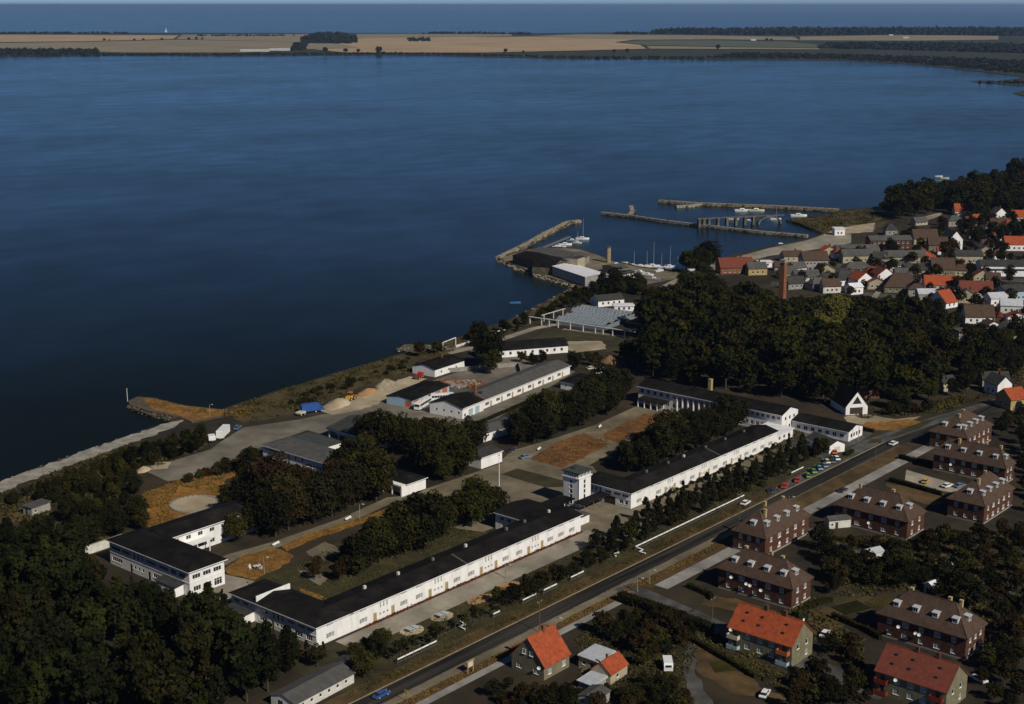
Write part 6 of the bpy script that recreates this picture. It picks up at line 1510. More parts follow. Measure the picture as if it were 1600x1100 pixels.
for i, (x, y, rd, L_, mh) in enumerate(((870, 386, 12, 6, 0), (902, 380, -10, 6, 8), (866, 391, 0, 5, 0), (990, 416, 0, 6, 9), (1010, 418, 10, 6, 10), (1033, 420, 0, 6, 9), (1058, 421, -10, 6, 8), (975, 411, 0, 5, 0), (1200, 340, 0, 9, 0), (1212, 343, 5, 8, 9), (1146, 343, 0, 8, 0), (1170, 346, 0, 7, 0))):
    boat(f'small moored boat, {("first", "second", "third", "fourth", "fifth", "sixth", "seventh", "eighth", "ninth", "tenth", "eleventh", "twelfth")[i]} of the little boats in the harbour' if False else ('little boat tied to the factory side of the pier', 'slim yacht beside the big white yacht', 'dinghy under the factory quay wall', 'small masted boat nearest the round chimney', 'small masted boat left of the tall-masted yacht', 'small masted boat right of the tall-masted yacht', 'small masted boat against the bushy tree', 'dinghy below the round quay chimney', 'open boat under the trestle arch', 'masted boat at the land side of the arch', 'open boat between the first trestle piers', 'open boat under the middle of the trestle')[i], x, y, rd, L_, ('paint_white', 'paint_cream', 'paint_steel')[i % 3], mh, L_ > 5.5)
boat('far white sail out on the open sea', 260, 50, 10, 17, 'paint_white', 24, False, WZ, True)
for i, (x, y, c) in enumerate(((1000, 426, 'paint_white'), (1012, 430, 'paint_white'), (1022, 437, 'paint_steel'), (985, 428, 'paint_cream'), (1030, 424, 'paint_white'), (963, 414, 'paint_blue'))):
    boat(('white boat laid up on the quay nearest the basin', 'white boat laid up in the middle of the quay', 'grey-blue boat laid up by the quay road', 'cream boat laid up beside the garage row', 'white boat laid up under the bushy tree', 'bright blue boat laid up by the low store')[i], x, y, 20 * i - 40, 7, c, 0, True, .3, False, 'boats laid up on the quay')

# ---------------------------------------------------------------- fences, poles, garden things
def fence(label, x0, x1, y=-33.6):
    e = tag(empty('fence', (x0, y, 0)), label, 'fence'); n = max(1, round((x1 - x0) / 2.8)); d = (x1 - x0) / n
    pm = cached(('fpost',), lambda: MB().box(-.09, .09, -.09, .09, -.1, 1.3).mesh('post', 'wood'))
    qm = cached(('fpan', round(d, 2)), lambda: MB().box(.03, d - .03, -.06, .06, 1.02, 1.36).mesh('panel', 'white_render'))
    rm = cached(('frail', round(d, 2)), lambda: MB().box(.1, d - .1, -.03, .03, .3, .38).mesh('rail', 'metal_grey'))
    for k in range(n + 1):
        place(pm, 'post', e, (d * k, 0, 0))
        if k < n: place(qm, 'panel', e, (d * k, 0, 0)); place(rm, 'rail', e, (d * k, 0, 0))


fence('white panel fence at the bottom, left of the pine group', -112, -98.6); fence('short white fence piece below the grey test slabs', -78, -75.4); fence('short white fence piece with two panels beside the road lawn', -66.5, -61)
fence('middle white fence piece beside the road lawn', -58, -52.4); fence('white fence piece just before the dense pines', -46.5, -40.8); fence('long white panel fence in front of the pines beside the road', -17, 41); fence('white panel fence behind the row of parked cars', 70, 78)
e = tag(empty('wire_fence', (0, -31.4, 0)), 'thin post fence along the lawn beside the road', 'fence')
pm = MB().box(-.06, .06, -.06, .06, 0, 2.0).mesh('post', 'wood')
for k in range(30): place(pm, 'post', e, (-112 + 3.2 * k, 0, 0))
for z in (.7, 1.7): MB().tube((-112, 0, z), (-19.2, 0, z), .02, None, 4).build('wire', 'metal_grey', e)


def pole(label, px, py, h_, kind_='lamp', name=None):
    p = P(px, py); e = tag(empty(name or ('street_lamp' if kind_ == 'lamp' else 'utility_pole'), (*p, 0)), label, 'lamp' if kind_ == 'lamp' else 'pole')
    MB().cyl(0, 0, -.2, h_, .13, .08, 8).build('mast', 'concrete' if kind_ != 'wood' else 'wood', e)
    if kind_ == 'lamp':
        MB().tube((0, 0, h_ - .05), (0, -1.3, h_ + .25), .05).build('arm', 'metal_grey', e); MB().box(-.16, .16, -1.9, -1.2, h_ + .18, h_ + .36).build('lamp_head', 'off_white', e)
    elif kind_ == 'wood':
        MB().box(-.9, .9, -.06, .06, h_ - .6, h_ - .45).build('cross_arm', 'wood', e)
        for x in (-.8, 0, .8): MB().cyl(x, 0, h_ - .45, h_ - .2, .06).build('insulator', 'off_white', e)


pole('wooden pole beside the road next to the orange-roofed house', 843, 988, 8.5, 'wood'); pole('wooden pole at the road opposite the white car', 1155, 812, 8.5, 'wood'); pole('wooden pole on the street near the far brick houses', 1367, 727, 8, 'wood'); pole('wooden pole in the street corner by the wide brick house', 1113, 968, 6, 'wood')
pole('pale lamp at the corner of the side street', 1015, 912, 4.0); pole('second pale lamp at the side street corner', 996, 925, 4.0); pole('street lamp beside the pavement near the notice board', 868, 985, 3.5); pole('street lamp at the bend by the annex', 1341, 690, 7); pole('street lamp by the first brick house', 1232, 800, 5); pole('lamp on the long path below the west block', 790, 903, 4)
pole('lamp in the west court beside the path', 562, 812, 5); pole('lamp in the dry lawn of the west court', 413, 897, 5); pole('small light post on the old jetty neck', 328, 648, 4)
p = P(780, 766); e = tag(empty('flagpole', (*p, 0)), 'tall white flagpole on the plaza near the tower', 'flagpole')
MB().cyl(0, 0, 0, 11.5, .14, .09, 8).build('mast', 'paint_white', e); MB().cyl(0, 0, 11.5, 11.9, .25, .2, 8).build('finial', 'paint_yellow', e); MB().cyl(0, 0, 0, .3, .7, .6, 12).build('base', 'concrete', e)
p = P(735, 1051); e = tag(empty('notice_board', (*p, 0), R(0)), 'pale wooden notice board between road and pavement', 'sign')
for s in (-.9, .9): MB().box(s - .1, s + .1, -.1, .1, 0, 2.9).build('post', 'door_ochre', e)
MB().box(-.79, .79, -.06, .06, 1.5, 2.7).build('board', 'paint_cream', e); MB().box(-1.2, 1.2, -.25, .25, 2.903, 3.05).build('roof', 'door_ochre', e)
p = P(635, 1096); e = tag(empty('road_sign', (*p, 0)), 'small yellow road sign at the bottom edge of the road', 'sign')
MB().cyl(0, 0, 0, 2.8, .05).build('post', 'metal_grey', e); MB().box(-.06, -.0, -.5, .5, 1.9, 2.8).build('plate', 'paint_yellow', e)
for i, (px, py) in enumerate(((690.6, 963), (643.7, 985))):
    p = P(px, py); wsheet('sand_round', [(p[0] + math.cos(a * .3491) * 3.4, p[1] + math.sin(a * .3491) * 2.6) for a in range(18)], 'sand', 3)
    e = tag(empty('table_tennis_table', (*p, 0)), ('concrete table tennis slab farther up the lawn', 'concrete table tennis slab nearer the bottom of the lawn')[i], 'table', 'outdoor tables')
    MB().box(-1.6, 1.6, -.9, .9, .72, .84).build('table_top', 'pale_metal', e); MB().box(-.02, .02, -.9, .9, .843, 1.0).build('net', 'metal_grey', e)
    for x in (-1.1, 1.1): MB().box(x - .12, x + .12, -.6, .6, 0, .718).build('leg', 'concrete', e)
for px, py in ((793, 916), (750, 936)):
    p = P(px, py); wsheet('sand_round', [(p[0] + math.cos(a * .3491) * 4.2, p[1] + math.sin(a * .3491) * 2.4) for a in range(18)], 'sand_orange', 3)
for i, (px, py, rd) in enumerate(((723, 979, 40), (963, 866, 20), (1002, 862, 50))):
    p = P(px, py); e = tag(empty('zigzag_bench', (*p, 0), R(rd)), ('white angular bench on the lawn above the road', 'white zigzag seat wall below the pines near the forecourt', 'small white seat wall at the start of the long fence')[i], 'bench', 'white zigzag seats')
    g = MB(); z_ = [(-2.4, -.6), (-.9, .7), (.5, -.5), (2.4, .6)]; g.prism(ribbon(z_, .5), .38, .5); g.build('seat', 'paint_white', e)
    for q in z_: MB().cyl(q[0], q[1], 0, .379, .12).build('leg', 'concrete', e)
for i, (px, py, rd) in enumerate(((432, 852, 12), (545, 812, 12), (843, 703, 20), (938, 668, 20))):
    p = P(px, py); e = tag(empty('park_bench', (*p, 0), R(rd)), ('white bench at the path crossing in the west court', 'white bench farther along the west court path', 'white bench at the corner of the near red soil bed', 'white bench beside the far red soil bed')[i], 'bench', 'white court benches')
    MB().box(-1.5, 1.5, -.25, .25, .42, .5).build('seat', 'paint_white', e); MB().box(-1.5, 1.5, .2, .27, .55, .9).build('backrest', 'paint_white', e)
    for x in (-1.2, 1.2): MB().box(x - .06, x + .06, -.2, .25, 0, .418).build('leg', 'concrete', e)
for i, (dx, dy) in enumerate(((0, 0), (1.6, .4), (-1.5, .6), (.4, -1.6), (-.8, 1.9))):
    p = P(400, 888); e = tag(empty('garden_chair' if i else 'garden_table', (p[0] + dx, p[1] + dy, 0), R(70 * i)), 'white garden chair around the table on the dry lawn' if i else 'white garden table on the dry lawn of the west court', 'chair' if i else 'table', 'white chairs on the dry lawn' if i else None)
    if not i:
        MB().cyl(0, 0, .66, .74, .8, None, 14).build('table_top', 'paint_white', e); MB().cyl(0, 0, 0, .659, .1).build('leg', 'paint_white', e)
    else:
        MB().box(-.3, .3, -.3, .3, .4, .5).build('seat', 'paint_white', e); MB().box(-.3, .3, .25, .33, .503, 1.0).build('backrest', 'paint_white', e)
        for x in (-.24, .24):
            for y in (-.24, .24): MB().box(x - .04, x + .04, y - .04, y + .04, 0, .399).build('leg', 'paint_white', e)
e = tag(empty('ring_wall', (pc[0], pc[1], 0)), 'low kerb ring round the sandy terrace at the left', 'kerb')
g = MB(); n = 30
for k in range(n):
    a0, a1 = k * 6.2832 / n, (k + .86) * 6.2832 / n
    p = [(math.cos(a) * r_, math.sin(a) * r_) for a, r_ in ((a0, 7.4), (a1, 7.4), (a1, 8.0), (a0, 8.0))]; MB().prism(p, 0, .4).build('block', 'concrete', e)


def mound(label, px, py, rx, ry, h_, m_, seed):
    p = P(px, py); rs = random.Random(seed); e = tag(empty('sand_heap', (*p, 0), R(20)), label, 'heap'); rings = []
    for k in range(7):
        q = k / 6; f = (1 - q) ** .8 + .02; rings.append([(math.cos(a * .3142) * rx * f * rs.uniform(.88, 1.12), math.sin(a * .3142) * ry * f * rs.uniform(.88, 1.12), q * h_ * rs.uniform(.93, 1.05) - (.2 if not k else 0)) for a in range(20)])
    MB().loft(rings).build('heap', m_, e, True)


mound('pale sand heap beside the wheel loader', 527, 632, 9, 4.5, 2.4, 'sand', 1); mound('orange sand heap behind the wheel loader', 574, 614, 7, 3.4, 1.8, 'sand_orange', 2); mound('dark gravel heap near the boat shed track', 602, 603, 7.5, 4, 3.0, 'stone_pale', 3); mound('little sand heap at the corner of the large yard', 224, 735, 3.4, 2.2, 1.5, 'sand', 4)
o = tag(boulders([P(692, 600), P(720, 598), P(755, 606)], 9, 260, 44, (0, .8), .7).build('scrap', 'brick_orange'), 'heaps of bricks and scrap behind the vehicle shed', 'scrap', None, 'stuff')
o = tag(boulders([P(700, 603), P(748, 600)], 10, 160, 45, (0, .7), .7).build('rubble', 'concrete'), 'pale rubble among the scrap behind the vehicle shed', 'rubble', None, 'stuff')
e = tag(empty('yard_wall', (0, 0, 0)), 'long low dark wall enclosing the scrap yard', 'wall')
for a, c in ((P(700, 582), P(810, 572)), (P(810, 572), P(814, 584))): MB().prism(ribbon([a, c], .4), 0, 1.8).build('wall', 'concrete', e)
e = tag(empty('shore_wall', (0, 0, 0)), 'white low wall along the shore track', 'wall'); MB().prism(ribbon([P(712, 543), P(760, 529), P(790, 515)], .35), 0, 1.1).build('wall', 'off_white', e)
e = tag(empty('roadside_wall', (0, 0, 0)), 'white angular wall lying at the bottom left in the wood', 'wall'); MB().prism(ribbon([P(17, 1031), P(40, 1042), P(58, 1046)], .4), 0, 1.6).build('wall', 'white_render', e)

# ---------------------------------------------------------------- trees and shrubs
S = scatter
S('broad', [(568, 716), (640, 702), (700, 704), (748, 734), (738, 752), (690, 752), (676, 742), (640, 716), (600, 720)], 6.2, 1.08, 'leafy tree in the round clump between pavilion and gatehouse', 'clump between pavilion and gatehouse', seed=2)
S('dark', [(548, 688), (600, 676), (660, 668), (730, 690), (745, 715), (640, 698), (568, 712)], 6.2, 1.0, 'dark tree at the back of the clump behind the pavilion', 'trees behind the pavilion', seed=3)
S('bronze', [(345, 852), (362, 826), (420, 808), (500, 788), (560, 770), (596, 768), (590, 786), (520, 808), (430, 840)], 4.9, 1.18, 'bronze-green tree in the row along the west court path', 'row along the west court path', seed=4)
S('bronze', [(312, 862), (352, 850), (368, 838), (345, 838)], 4.6, .95, 'bronze-green tree hiding the rear wing of the staff block', 'trees before the staff block rear wing', seed=401, clear=False)
S('bronze', [(356, 808), (390, 780), (450, 760), (560, 742), (580, 752), (560, 768), (470, 786), (390, 810)], 5.2, 1.12, 'bronze-green tree behind the west court row', 'trees behind the west court row', seed=5)
S('broad', [(560, 892), (620, 878), (700, 842), (775, 812), (752, 798), (690, 806), (640, 832), (570, 862)], 4.7, 1.16, 'leafy tree in the dense group inside the west block', 'group inside the west block', seed=6)
S('small', [(475, 890), (540, 878), (570, 900), (520, 915), (480, 905)], 4.5, 1.0, 'small garden tree in the corner of the west court', 'small trees in the west court corner', seed=7)
S('dark', [(796, 704), (850, 690), (920, 660), (985, 636), (992, 624), (940, 628), (870, 658), (800, 686)], 5.4, 1.02, 'dark tree in the row along the far side of the red court', 'row along the far side of the red court', seed=8)
S('dark', [(965, 742), (1015, 737), (1090, 705), (1152, 676), (1165, 655), (1110, 655), (1050, 682), (1000, 700), (958, 722)], 5.4, 1.0, 'dark tree in the belt between the red court and the east block', 'belt behind the east block', seed=9)
S('broad', [(480, 745), (520, 738), (545, 730), (560, 752), (520, 762), (470, 765)], 5.5, .8, 'leafy tree in front of the L-shaped workshop', 'trees before the workshop', seed=10)
S('small', [(440, 735), (460, 728), (470, 745), (440, 750)], 5, 1.2, 'small tree against the dark front of the workshop', 'small trees by the workshop', seed=11)
S('conifer', [(-26, -31), (-24, -24), (14, -22), (60, -21), (100, -22), (100, -30), (60, -31)], 4.3, .92, 'small dark pine in the belt between the east block and the fence', 'pine belt by the road fence', 'pine_tree', 'pine', 1.0, 12, True)
S('dark', [(68, -30), (72, -23), (110, -23), (112, -31)], 4.2, .8, 'dark tree crowding the far end of the pine belt', 'trees at the far end of the pine belt', seed=13, world=True)
S('small', [(-30, -31), (-26, -23), (40, -22), (100, -22.5), (100, -31)], 3.8, .85, 'bushy small tree mixed into the roadside pine belt', 'bushes in the pine belt', seed=131, world=True)
S('shrub', [(-28, -31.5), (-24, -22), (40, -21), (100, -21.5), (100, -31.5)], 3.0, .95, 'low shrub under the roadside pines', 'shrubs under the roadside pines', 'shrub', 'shrub', .5, 132, True)
S('small', [(-70, -33), (-70, -27), (-30, -28), (-28, -32.6)], 3.6, .8, 'small dark tree behind the fence on the road lawn', 'small trees on the road lawn', seed=14, world=True)
S('sapling', [(-112, -33.2), (-112, -31.6), (-20, -31.6), (-20, -33.2)], 2.2, 1.15, 'young tree in the line along the road lawn', 'line of young trees by the road', seed=15, world=True, margin=.3)
S('shrub', [(-100, -32), (-96, -26), (-50, -25), (-46, -31)], 7, .9, 'rounded shrub on the lawn below the path', 'shrubs on the road lawn', 'shrub', 'shrub', 1, 16, True)
S('dark', [(540, 1022), (572, 1000), (600, 1005), (610, 1040), (570, 1052)], 5, .82, 'dark leafy tree at the end of the long path by the fence', 'trees at the end of the long path', seed=17)
S('shrub', [(-103, -13.2), (-103, -12.75), (-16, -12.75), (-16, -13.2)], 2.0, .42, 'low shrub in the bed against the white west facade', 'low shrubs below the west facade', 'shrub', 'shrub', -.5, 18, True)
S('shrub', [(24, -14.2), (24, -12.8), (95, -12.8), (95, -14.2)], 2.2, .55, 'low shrub in the bed against the white east facade', 'low shrubs below the east facade', 'shrub', 'shrub', -.2, 19, True)
# bottom-left wood
S('poplar', [(190, 885), (290, 925), (420, 985), (520, 1008), (500, 1030), (380, 1005), (250, 955), (160, 905)], 3.6, .82, 'narrow dark poplar at the front edge of the lower left wood', 'poplars before the staff block', 'poplar_tree', 'poplar', 2.5, 20)
wood_mass('pine_wood', [(-80, 880), (60, 860), (130, 885), (230, 945), (380, 1010), (500, 1040), (560, 1062), (450, 1085), (300, 1130), (-80, 1130)], 4.6, 1.0, 'dense dark wood filling the lower left corner', 21, 'mixed', 'wood_needle')
S('dark', [(-60, 835), (100, 815), (215, 800), (225, 830), (160, 850), (125, 862), (60, 862), (-60, 880)], 5.6, .62, 'dark broad tree left of the staff block', 'trees left of the staff block', seed=22)
S('dark', [(-60, 805), (60, 780), (150, 765), (215, 770), (215, 800), (100, 815), (-60, 835)], 6.4, .5, 'dark broad tree below the beach bushes', 'trees below the beach bushes', seed=23)
wood_mass('beach_thicket', [(-60, 800), (0, 778), (120, 735), (200, 705), (300, 692), (335, 690), (330, 700), (210, 740), (215, 768), (60, 785)], 3.2, .40, 'tangled thicket of bushes and low trees behind the beach', 24)
S('shrub', [(280, 752), (330, 733), (400, 716), (404, 722), (340, 744), (300, 755)], 2.6, 1.1, 'shrub in the hedge line along the yard edge', 'hedge line shrubs at the yard edge', 'shrub', 'shrub', .5, 25)
S('small', [(375, 735), (400, 722), (425, 735), (400, 748)], 4, 1.1, 'small tree at the left end of the workshop', 'trees at the workshop end', seed=26)
S('dark', [(480, 1040), (560, 1045), (560, 1070), (560, 1100), (600, 1075), (575, 1052)], 4.8, .6, 'dark tree around the grey barn at the bottom edge', 'trees around the barn', seed=27)
S('small', [(380, 1060), (430, 1050), (430, 1075), (400, 1095), (350, 1095)], 4.0, .9, 'small tree left of the grey barn', 'small trees left of the barn', seed=28)
# the park wood
park = [(968, 556), (1000, 592), (1060, 602), (1120, 606), (1200, 622), (1290, 636), (1345, 640), (1420, 636), (1440, 600), (1420, 560), (1430, 510), (1420, 496), (1340, 488), (1240, 478), (1160, 474), (1080, 492), (1020, 516)]
wood_mass('park_edge_wood', [(1430, 632), (1500, 616), (1540, 598), (1500, 545), (1490, 512), (1435, 502), (1425, 560), (1445, 600)], 9.5, 1.0, 'looser dark trees at the right end of the park wood', 29)
S('bright', [(1265, 530), (1310, 512), (1330, 530), (1300, 545)], 6.5, 1.1, 'yellow-green tree standing out in the park wood', 'yellow-green park trees', seed=31)
wood_mass('park_wood', park, 7.2, 1.25, 'big dark park wood behind the assembly hall', 30, keep=lambda u, v: not (1300 < u < 1420 and v > 626) and not (1212 < u < 1235 and v < 488))
S('broad', [(1380, 500), (1420, 490), (1440, 500), (1400, 512)], 7, .9, 'mid green tree at the town edge of the park', 'green trees at the park edge', seed=32)
S('dark', [(1400, 640), (1500, 618), (1550, 600), (1590, 590), (1600, 560), (1540, 560), (1490, 570), (1500, 600), (1420, 632)], 6.2, .72, 'dark tree in the gardens between park and roadside', 'garden trees beyond the park', seed=33)
S('small', [(1380, 650), (1460, 640), (1480, 640), (1440, 650), (1400, 654)], 4, 1.0, 'small tree beside the road bend', 'small trees at the road bend', seed=34)
# shore and service area
S('dark', [(755, 575), (775, 568), (785, 580), (768, 590)], 6, 1.05, 'dark round tree in front of the long kitchen building', 'trees before the kitchen building', seed=35)
S('dark', [(800, 566), (850, 556), (870, 560), (830, 575)], 6, .85, 'dark tree screening the kitchen building', 'trees screening the kitchen building', seed=36)
S('dark', [(890, 565), (925, 555), (955, 552), (940, 566), (915, 578), (895, 580)], 5.6, .8, 'dark tree around the straw heap', 'trees around the straw heap', seed=37)
S('small', [(735, 530), (760, 524), (760, 540), (740, 545)], 4, 1.2, 'small shore tree beside the white pipe portal', 'small trees by the pipe portal', seed=38)
S('shrub', [(560, 600), (640, 575), (700, 552), (690, 545), (640, 560), (570, 588), (480, 615), (440, 640), (480, 640)], 4.2, 1.0, 'bush on the shore bank above the yard', 'bushes on the shore bank', 'shrub', 'shrub', 1, 39)
S('small', [(640, 560), (690, 548), (700, 556), (650, 572)], 4, 1.0, 'small bank tree left of the boat shed', 'small trees by the boat shed', seed=40)
wood_mass('bank_thicket', [(780, 520), (830, 500), (880, 470), (920, 455), (945, 452), (960, 462), (900, 480), (850, 498), (800, 522)], 3.6, .42, 'thicket on the bank between greenhouse and factory', 41)
S('dark', [(915, 452), (960, 448), (1010, 452), (1000, 462), (930, 462)], 5.2, .75, 'dark tree in the belt behind the quay garage row', 'belt behind the quay garages', seed=42)
S('dark', [(1066, 425), (1090, 420), (1108, 414), (1112, 420), (1085, 430)], 5.5, 1.1, 'dark bushy tree leaning over the harbour basin', 'bushy trees at the harbour basin', seed=43)
S('broad', [(1065, 452), (1110, 442), (1130, 450), (1085, 466)], 5, .75, 'leafy tree between the market hall and the quay road', 'trees by the market hall', seed=44)
S('dark', [(1000, 500), (1060, 500), (1100, 480), (1140, 470), (1120, 462), (1080, 472), (1020, 482)], 5.8, .85, 'dark tree between white bungalows at the park edge', 'trees at the bungalows', seed=45)
for px in (1153, 1163, 1174, 1196): S('poplar', [(px - 4, 446), (px + 4, 446), (px + 4, 452), (px - 4, 452)], 6, 1.15, 'tall dark poplar in the row before the red-roofed quay house', 'poplars before the red-roofed house', 'poplar_tree', 'poplar', .5, px, limit=1)
S('dark', [(1140, 462), (1205, 452), (1240, 468), (1240, 478), (1160, 474)], 6, .85, 'dark tree below the row of quay poplars', 'trees below the quay poplars', seed=46)
# town greenery
town_zone = [(1245, 450), (1340, 470), (1450, 488), (1600, 515), (1640, 360), (1560, 345), (1450, 350), (1420, 368), (1340, 392), (1250, 420)]
S('small', town_zone, 8.0, 1.35, 'garden tree between the town houses', 'garden trees in the town', seed=47, limit=125, margin=.8, clear=False)
S('dark', [(1420, 500), (1510, 505), (1560, 525), (1600, 530), (1600, 550), (1520, 550), (1500, 515)], 6.5, .8, 'dark tree at the lower edge of the town by the right border', 'dark trees below the town', seed=48)
wood_mass('coast_wood', [(1375, 333), (1420, 320), (1480, 304), (1560, 294), (1640, 275), (1640, 335), (1530, 345), (1470, 330), (1400, 345)], 8.0, 1.15, 'dark wood along the coast beyond the town', 49)
S('dark', [(1575, 290), (1640, 280), (1640, 296), (1580, 298)], 6, 1.9, 'very tall dark tree at the right edge above the coast wood', 'tall trees at the right edge', seed=50)
wood_mass('upper_wood', [(1500, 345), (1560, 350), (1640, 360), (1640, 392), (1530, 390), (1505, 372)], 7.5, .8, 'dark trees massed among the upper town houses', 51)
# gardens on the right
S('small', [(860, 1075), (980, 1080), (1000, 1060), (1070, 1080), (1080, 1130), (800, 1130), (760, 1085), (800, 1060)], 3.8, .9, 'small dark tree in the garden at the bottom edge', 'garden trees at the bottom edge', seed=52)
S('small', [(905, 1010), (960, 980), (1010, 975), (1075, 985), (1080, 1010), (1010, 1045), (975, 1030)], 3.6, .95, 'small tree in the orchard behind the outbuildings', 'orchard behind the outbuildings', seed=53)
S('small', [(1240, 1060), (1290, 1010), (1350, 1030), (1360, 1100), (1240, 1120)], 4.0, 1.25, 'leafy garden tree between the two balcony blocks', 'trees between the balcony blocks', seed=54)
S('small', [(1280, 860), (1440, 850), (1580, 880), (1620, 960), (1550, 980), (1400, 920), (1290, 930)], 5.2, 1.1, 'small dark tree in the allotments behind the brick houses', 'allotment trees', seed=55)
S('small', [(1300, 810), (1320, 860), (1500, 840), (1600, 830), (1620, 880), (1300, 880)], 5.0, .95, 'small dark tree in gardens below the middle brick houses', 'trees below the middle brick houses', seed=56)
S('small', [(1555, 640), (1640, 620), (1640, 800), (1600, 800), (1600, 700), (1560, 680)], 5.0, 1.0, 'small tree along the right picture edge behind the brick houses', 'trees behind the far brick houses', seed=57)
S('small', [(1210, 790), (1260, 765), (1300, 745), (1310, 752), (1260, 785)], 3.6, .9, 'small tree on the verge between road and street', 'verge trees between road and street', seed=58, margin=-2.5)
S('small', [(1300, 750), (1330, 730), (1365, 712), (1370, 722), (1320, 748)], 4, .8, 'small verge tree opposite the parked cars', 'verge trees opposite the cars', seed=59, margin=-2.5)
S('small', [(1525, 1000), (1580, 990), (1640, 1100), (1540, 1120)], 4.2, 1.0, 'small dark tree in the bottom right corner', 'trees in the bottom right corner', seed=60)


def hedge(label, pix, w_, h_, seed, m_='leaf_dark'):
    line = [P(*q) for q in pix]; rs = np.random.RandomState(seed); V = []
    for i in range(len(line) - 1):
        a, c = np.array(line[i]), np.array(line[i + 1]); L = np.linalg.norm(c - a); n = int(L * (w_ + 2 * h_) * 11); d = (c - a) / L; nn = np.array([-d[1], d[0]])
        q = rs.uniform(0, L, n); o = rs.uniform(-w_ / 2, w_ / 2, n); z = rs.uniform(0, h_, n); f = rs.randint(0, 4, n)
        o = np.where(f == 0, -w_ / 2, np.where(f == 1, w_ / 2, o)) + rs.normal(0, .08, n); z = np.where(f > 1, h_, z) + rs.normal(0, .1, n)
        xy = a + d * q[:, None] + nn * o[:, None]; pos = np.concatenate([xy, np.maximum(z, .05)[:, None]], 1)
        nr = np.zeros((n, 3)); nr[:, :2] = nn * np.sign(o)[:, None] * (f < 2)[:, None]; nr[:, 2] = (f > 1) * 1.0 + .1
        V.append(cards(n, pos, nr, .42, rs))
    e = tag(empty('hedge', (0, 0, 0)), label, 'hedge'); place(card_mesh('foliage', np.concatenate(V), m_), 'foliage', e)
    MB().prism(ribbon(line, w_ * .8), 0, h_ * .92).build('core', 'leaf_dark', e)


hedge('tall dark hedge beside the side street', [(968, 938), (1040, 962), (1112, 990)], 2.4, 2.4, 71)
hedge('low hedge around the garden of the wide brick house', [(1075, 918), (1110, 932), (1112, 938)], 1.2, 1.2, 72); hedge('long low hedge in the right gardens below the car park', [(1390, 752), (1420, 760), (1470, 774)], 1.2, 1.3, 73)
hedge('hedge behind the wide brick house', [(1245, 965), (1275, 945), (1300, 940)], 1.2, 1.4, 74, 'leaf'); hedge('hedge along the dark front of the brick house behind the yellow car', [(1405, 716), (1450, 728), (1500, 742)], 1.4, 1.5, 75); hedge('hedge edging the road near the annex', [(1320, 712), (1332, 706)], 1.5, 1.0, 76)
hedge('hedge beside the sandy forecourt of the timbered house', [(1345, 672), (1365, 676)], 1.2, 1.2, 77); hedge('trimmed hedge in front of the garage row', [(735, 668), (800, 640), (850, 618)], 1.2, 1.0, 78)

for i, (pix, w_, h_) in enumerate((([(1290, 905), (1350, 900), (1420, 890)], 1.0, 1.3), ([(1420, 880), (1440, 915), (1470, 950)], 1.0, 1.2), ([(1300, 965), (1350, 985), (1375, 1000)], 1.1, 1.4), ([(1460, 845), (1540, 850), (1590, 870)], 1.0, 1.2),
                                  ([(1080, 1000), (1130, 1030), (1180, 1060)], 1.0, 1.1), ([(1300, 1010), (1345, 1040), (1355, 1075)], 1.0, 1.3), ([(880, 1085), (960, 1085), (1040, 1065)], 1.0, 1.3), ([(1540, 900), (1570, 930), (1600, 960)], 1.0, 1.2), ([(1300, 845), (1370, 852), (1440, 862)], 1.0, 1.2))):
    hedge(('allotment hedge nearest the arched garden shed', 'allotment hedge running towards the nearest brick house', 'hedge behind the bright orange balcony block', 'hedge below the brick house with sunlit dormers', 'hedge along the brown plot before the balcony block', 'hedge between the two balcony blocks', 'hedge along the bottom edge gardens', 'hedge at the right edge of the allotments', 'upper hedge of the allotments below the middle brick house')[i], pix, w_, h_, 90 + i, ('leaf', 'leaf_dark')[i % 2])
for i, (px, py, L_, rd, mm) in enumerate(((1330, 905, 12, -20, 'brown_verge'), (1400, 905, 10, -15, 'green_lawn'), (1440, 880, 11, -15, 'scrub_ground'), (1500, 880, 12, -20, 'brown_verge'), (1540, 870, 9, -10, 'green_lawn'), (1500, 925, 10, -25, 'green_lawn'), (1555, 945, 12, -20, 'scrub_ground'), (1380, 940, 9, -10, 'scrub_ground'), (1330, 950, 9, -20, 'green_lawn'), (1560, 1000, 9, 0, 'brown_verge'), (1325, 1000, 7, 0, 'scrub_ground'), (1150, 1040, 12, -40, 'scrub_ground'))):
    p = P(px, py); c_, s_ = math.cos(R(rd)), math.sin(R(rd)); wsheet('garden_plot', [(p[0] + x * c_ - y * s_, p[1] + x * s_ + y * c_) for x, y in ((-L_ / 2, -3), (L_ / 2, -3.4), (L_ / 2, 3), (-L_ / 2, 3.3))], mm, 3)
    g = MB()
    for k in range(6): g.box(-L_ / 2 + .3, L_ / 2 - .3, -2.6 + k * .95, -2.2 + k * .95, 0, .25)
    o = g.build('vegetable_beds', ('leaf_dark', 'leaf')[i % 2]); o.location = (p[0], p[1], 0.01); o.rotation_euler = (0, 0, R(rd)); tag(o, 'low planted rows in the allotment gardens', 'garden beds', None, 'stuff')
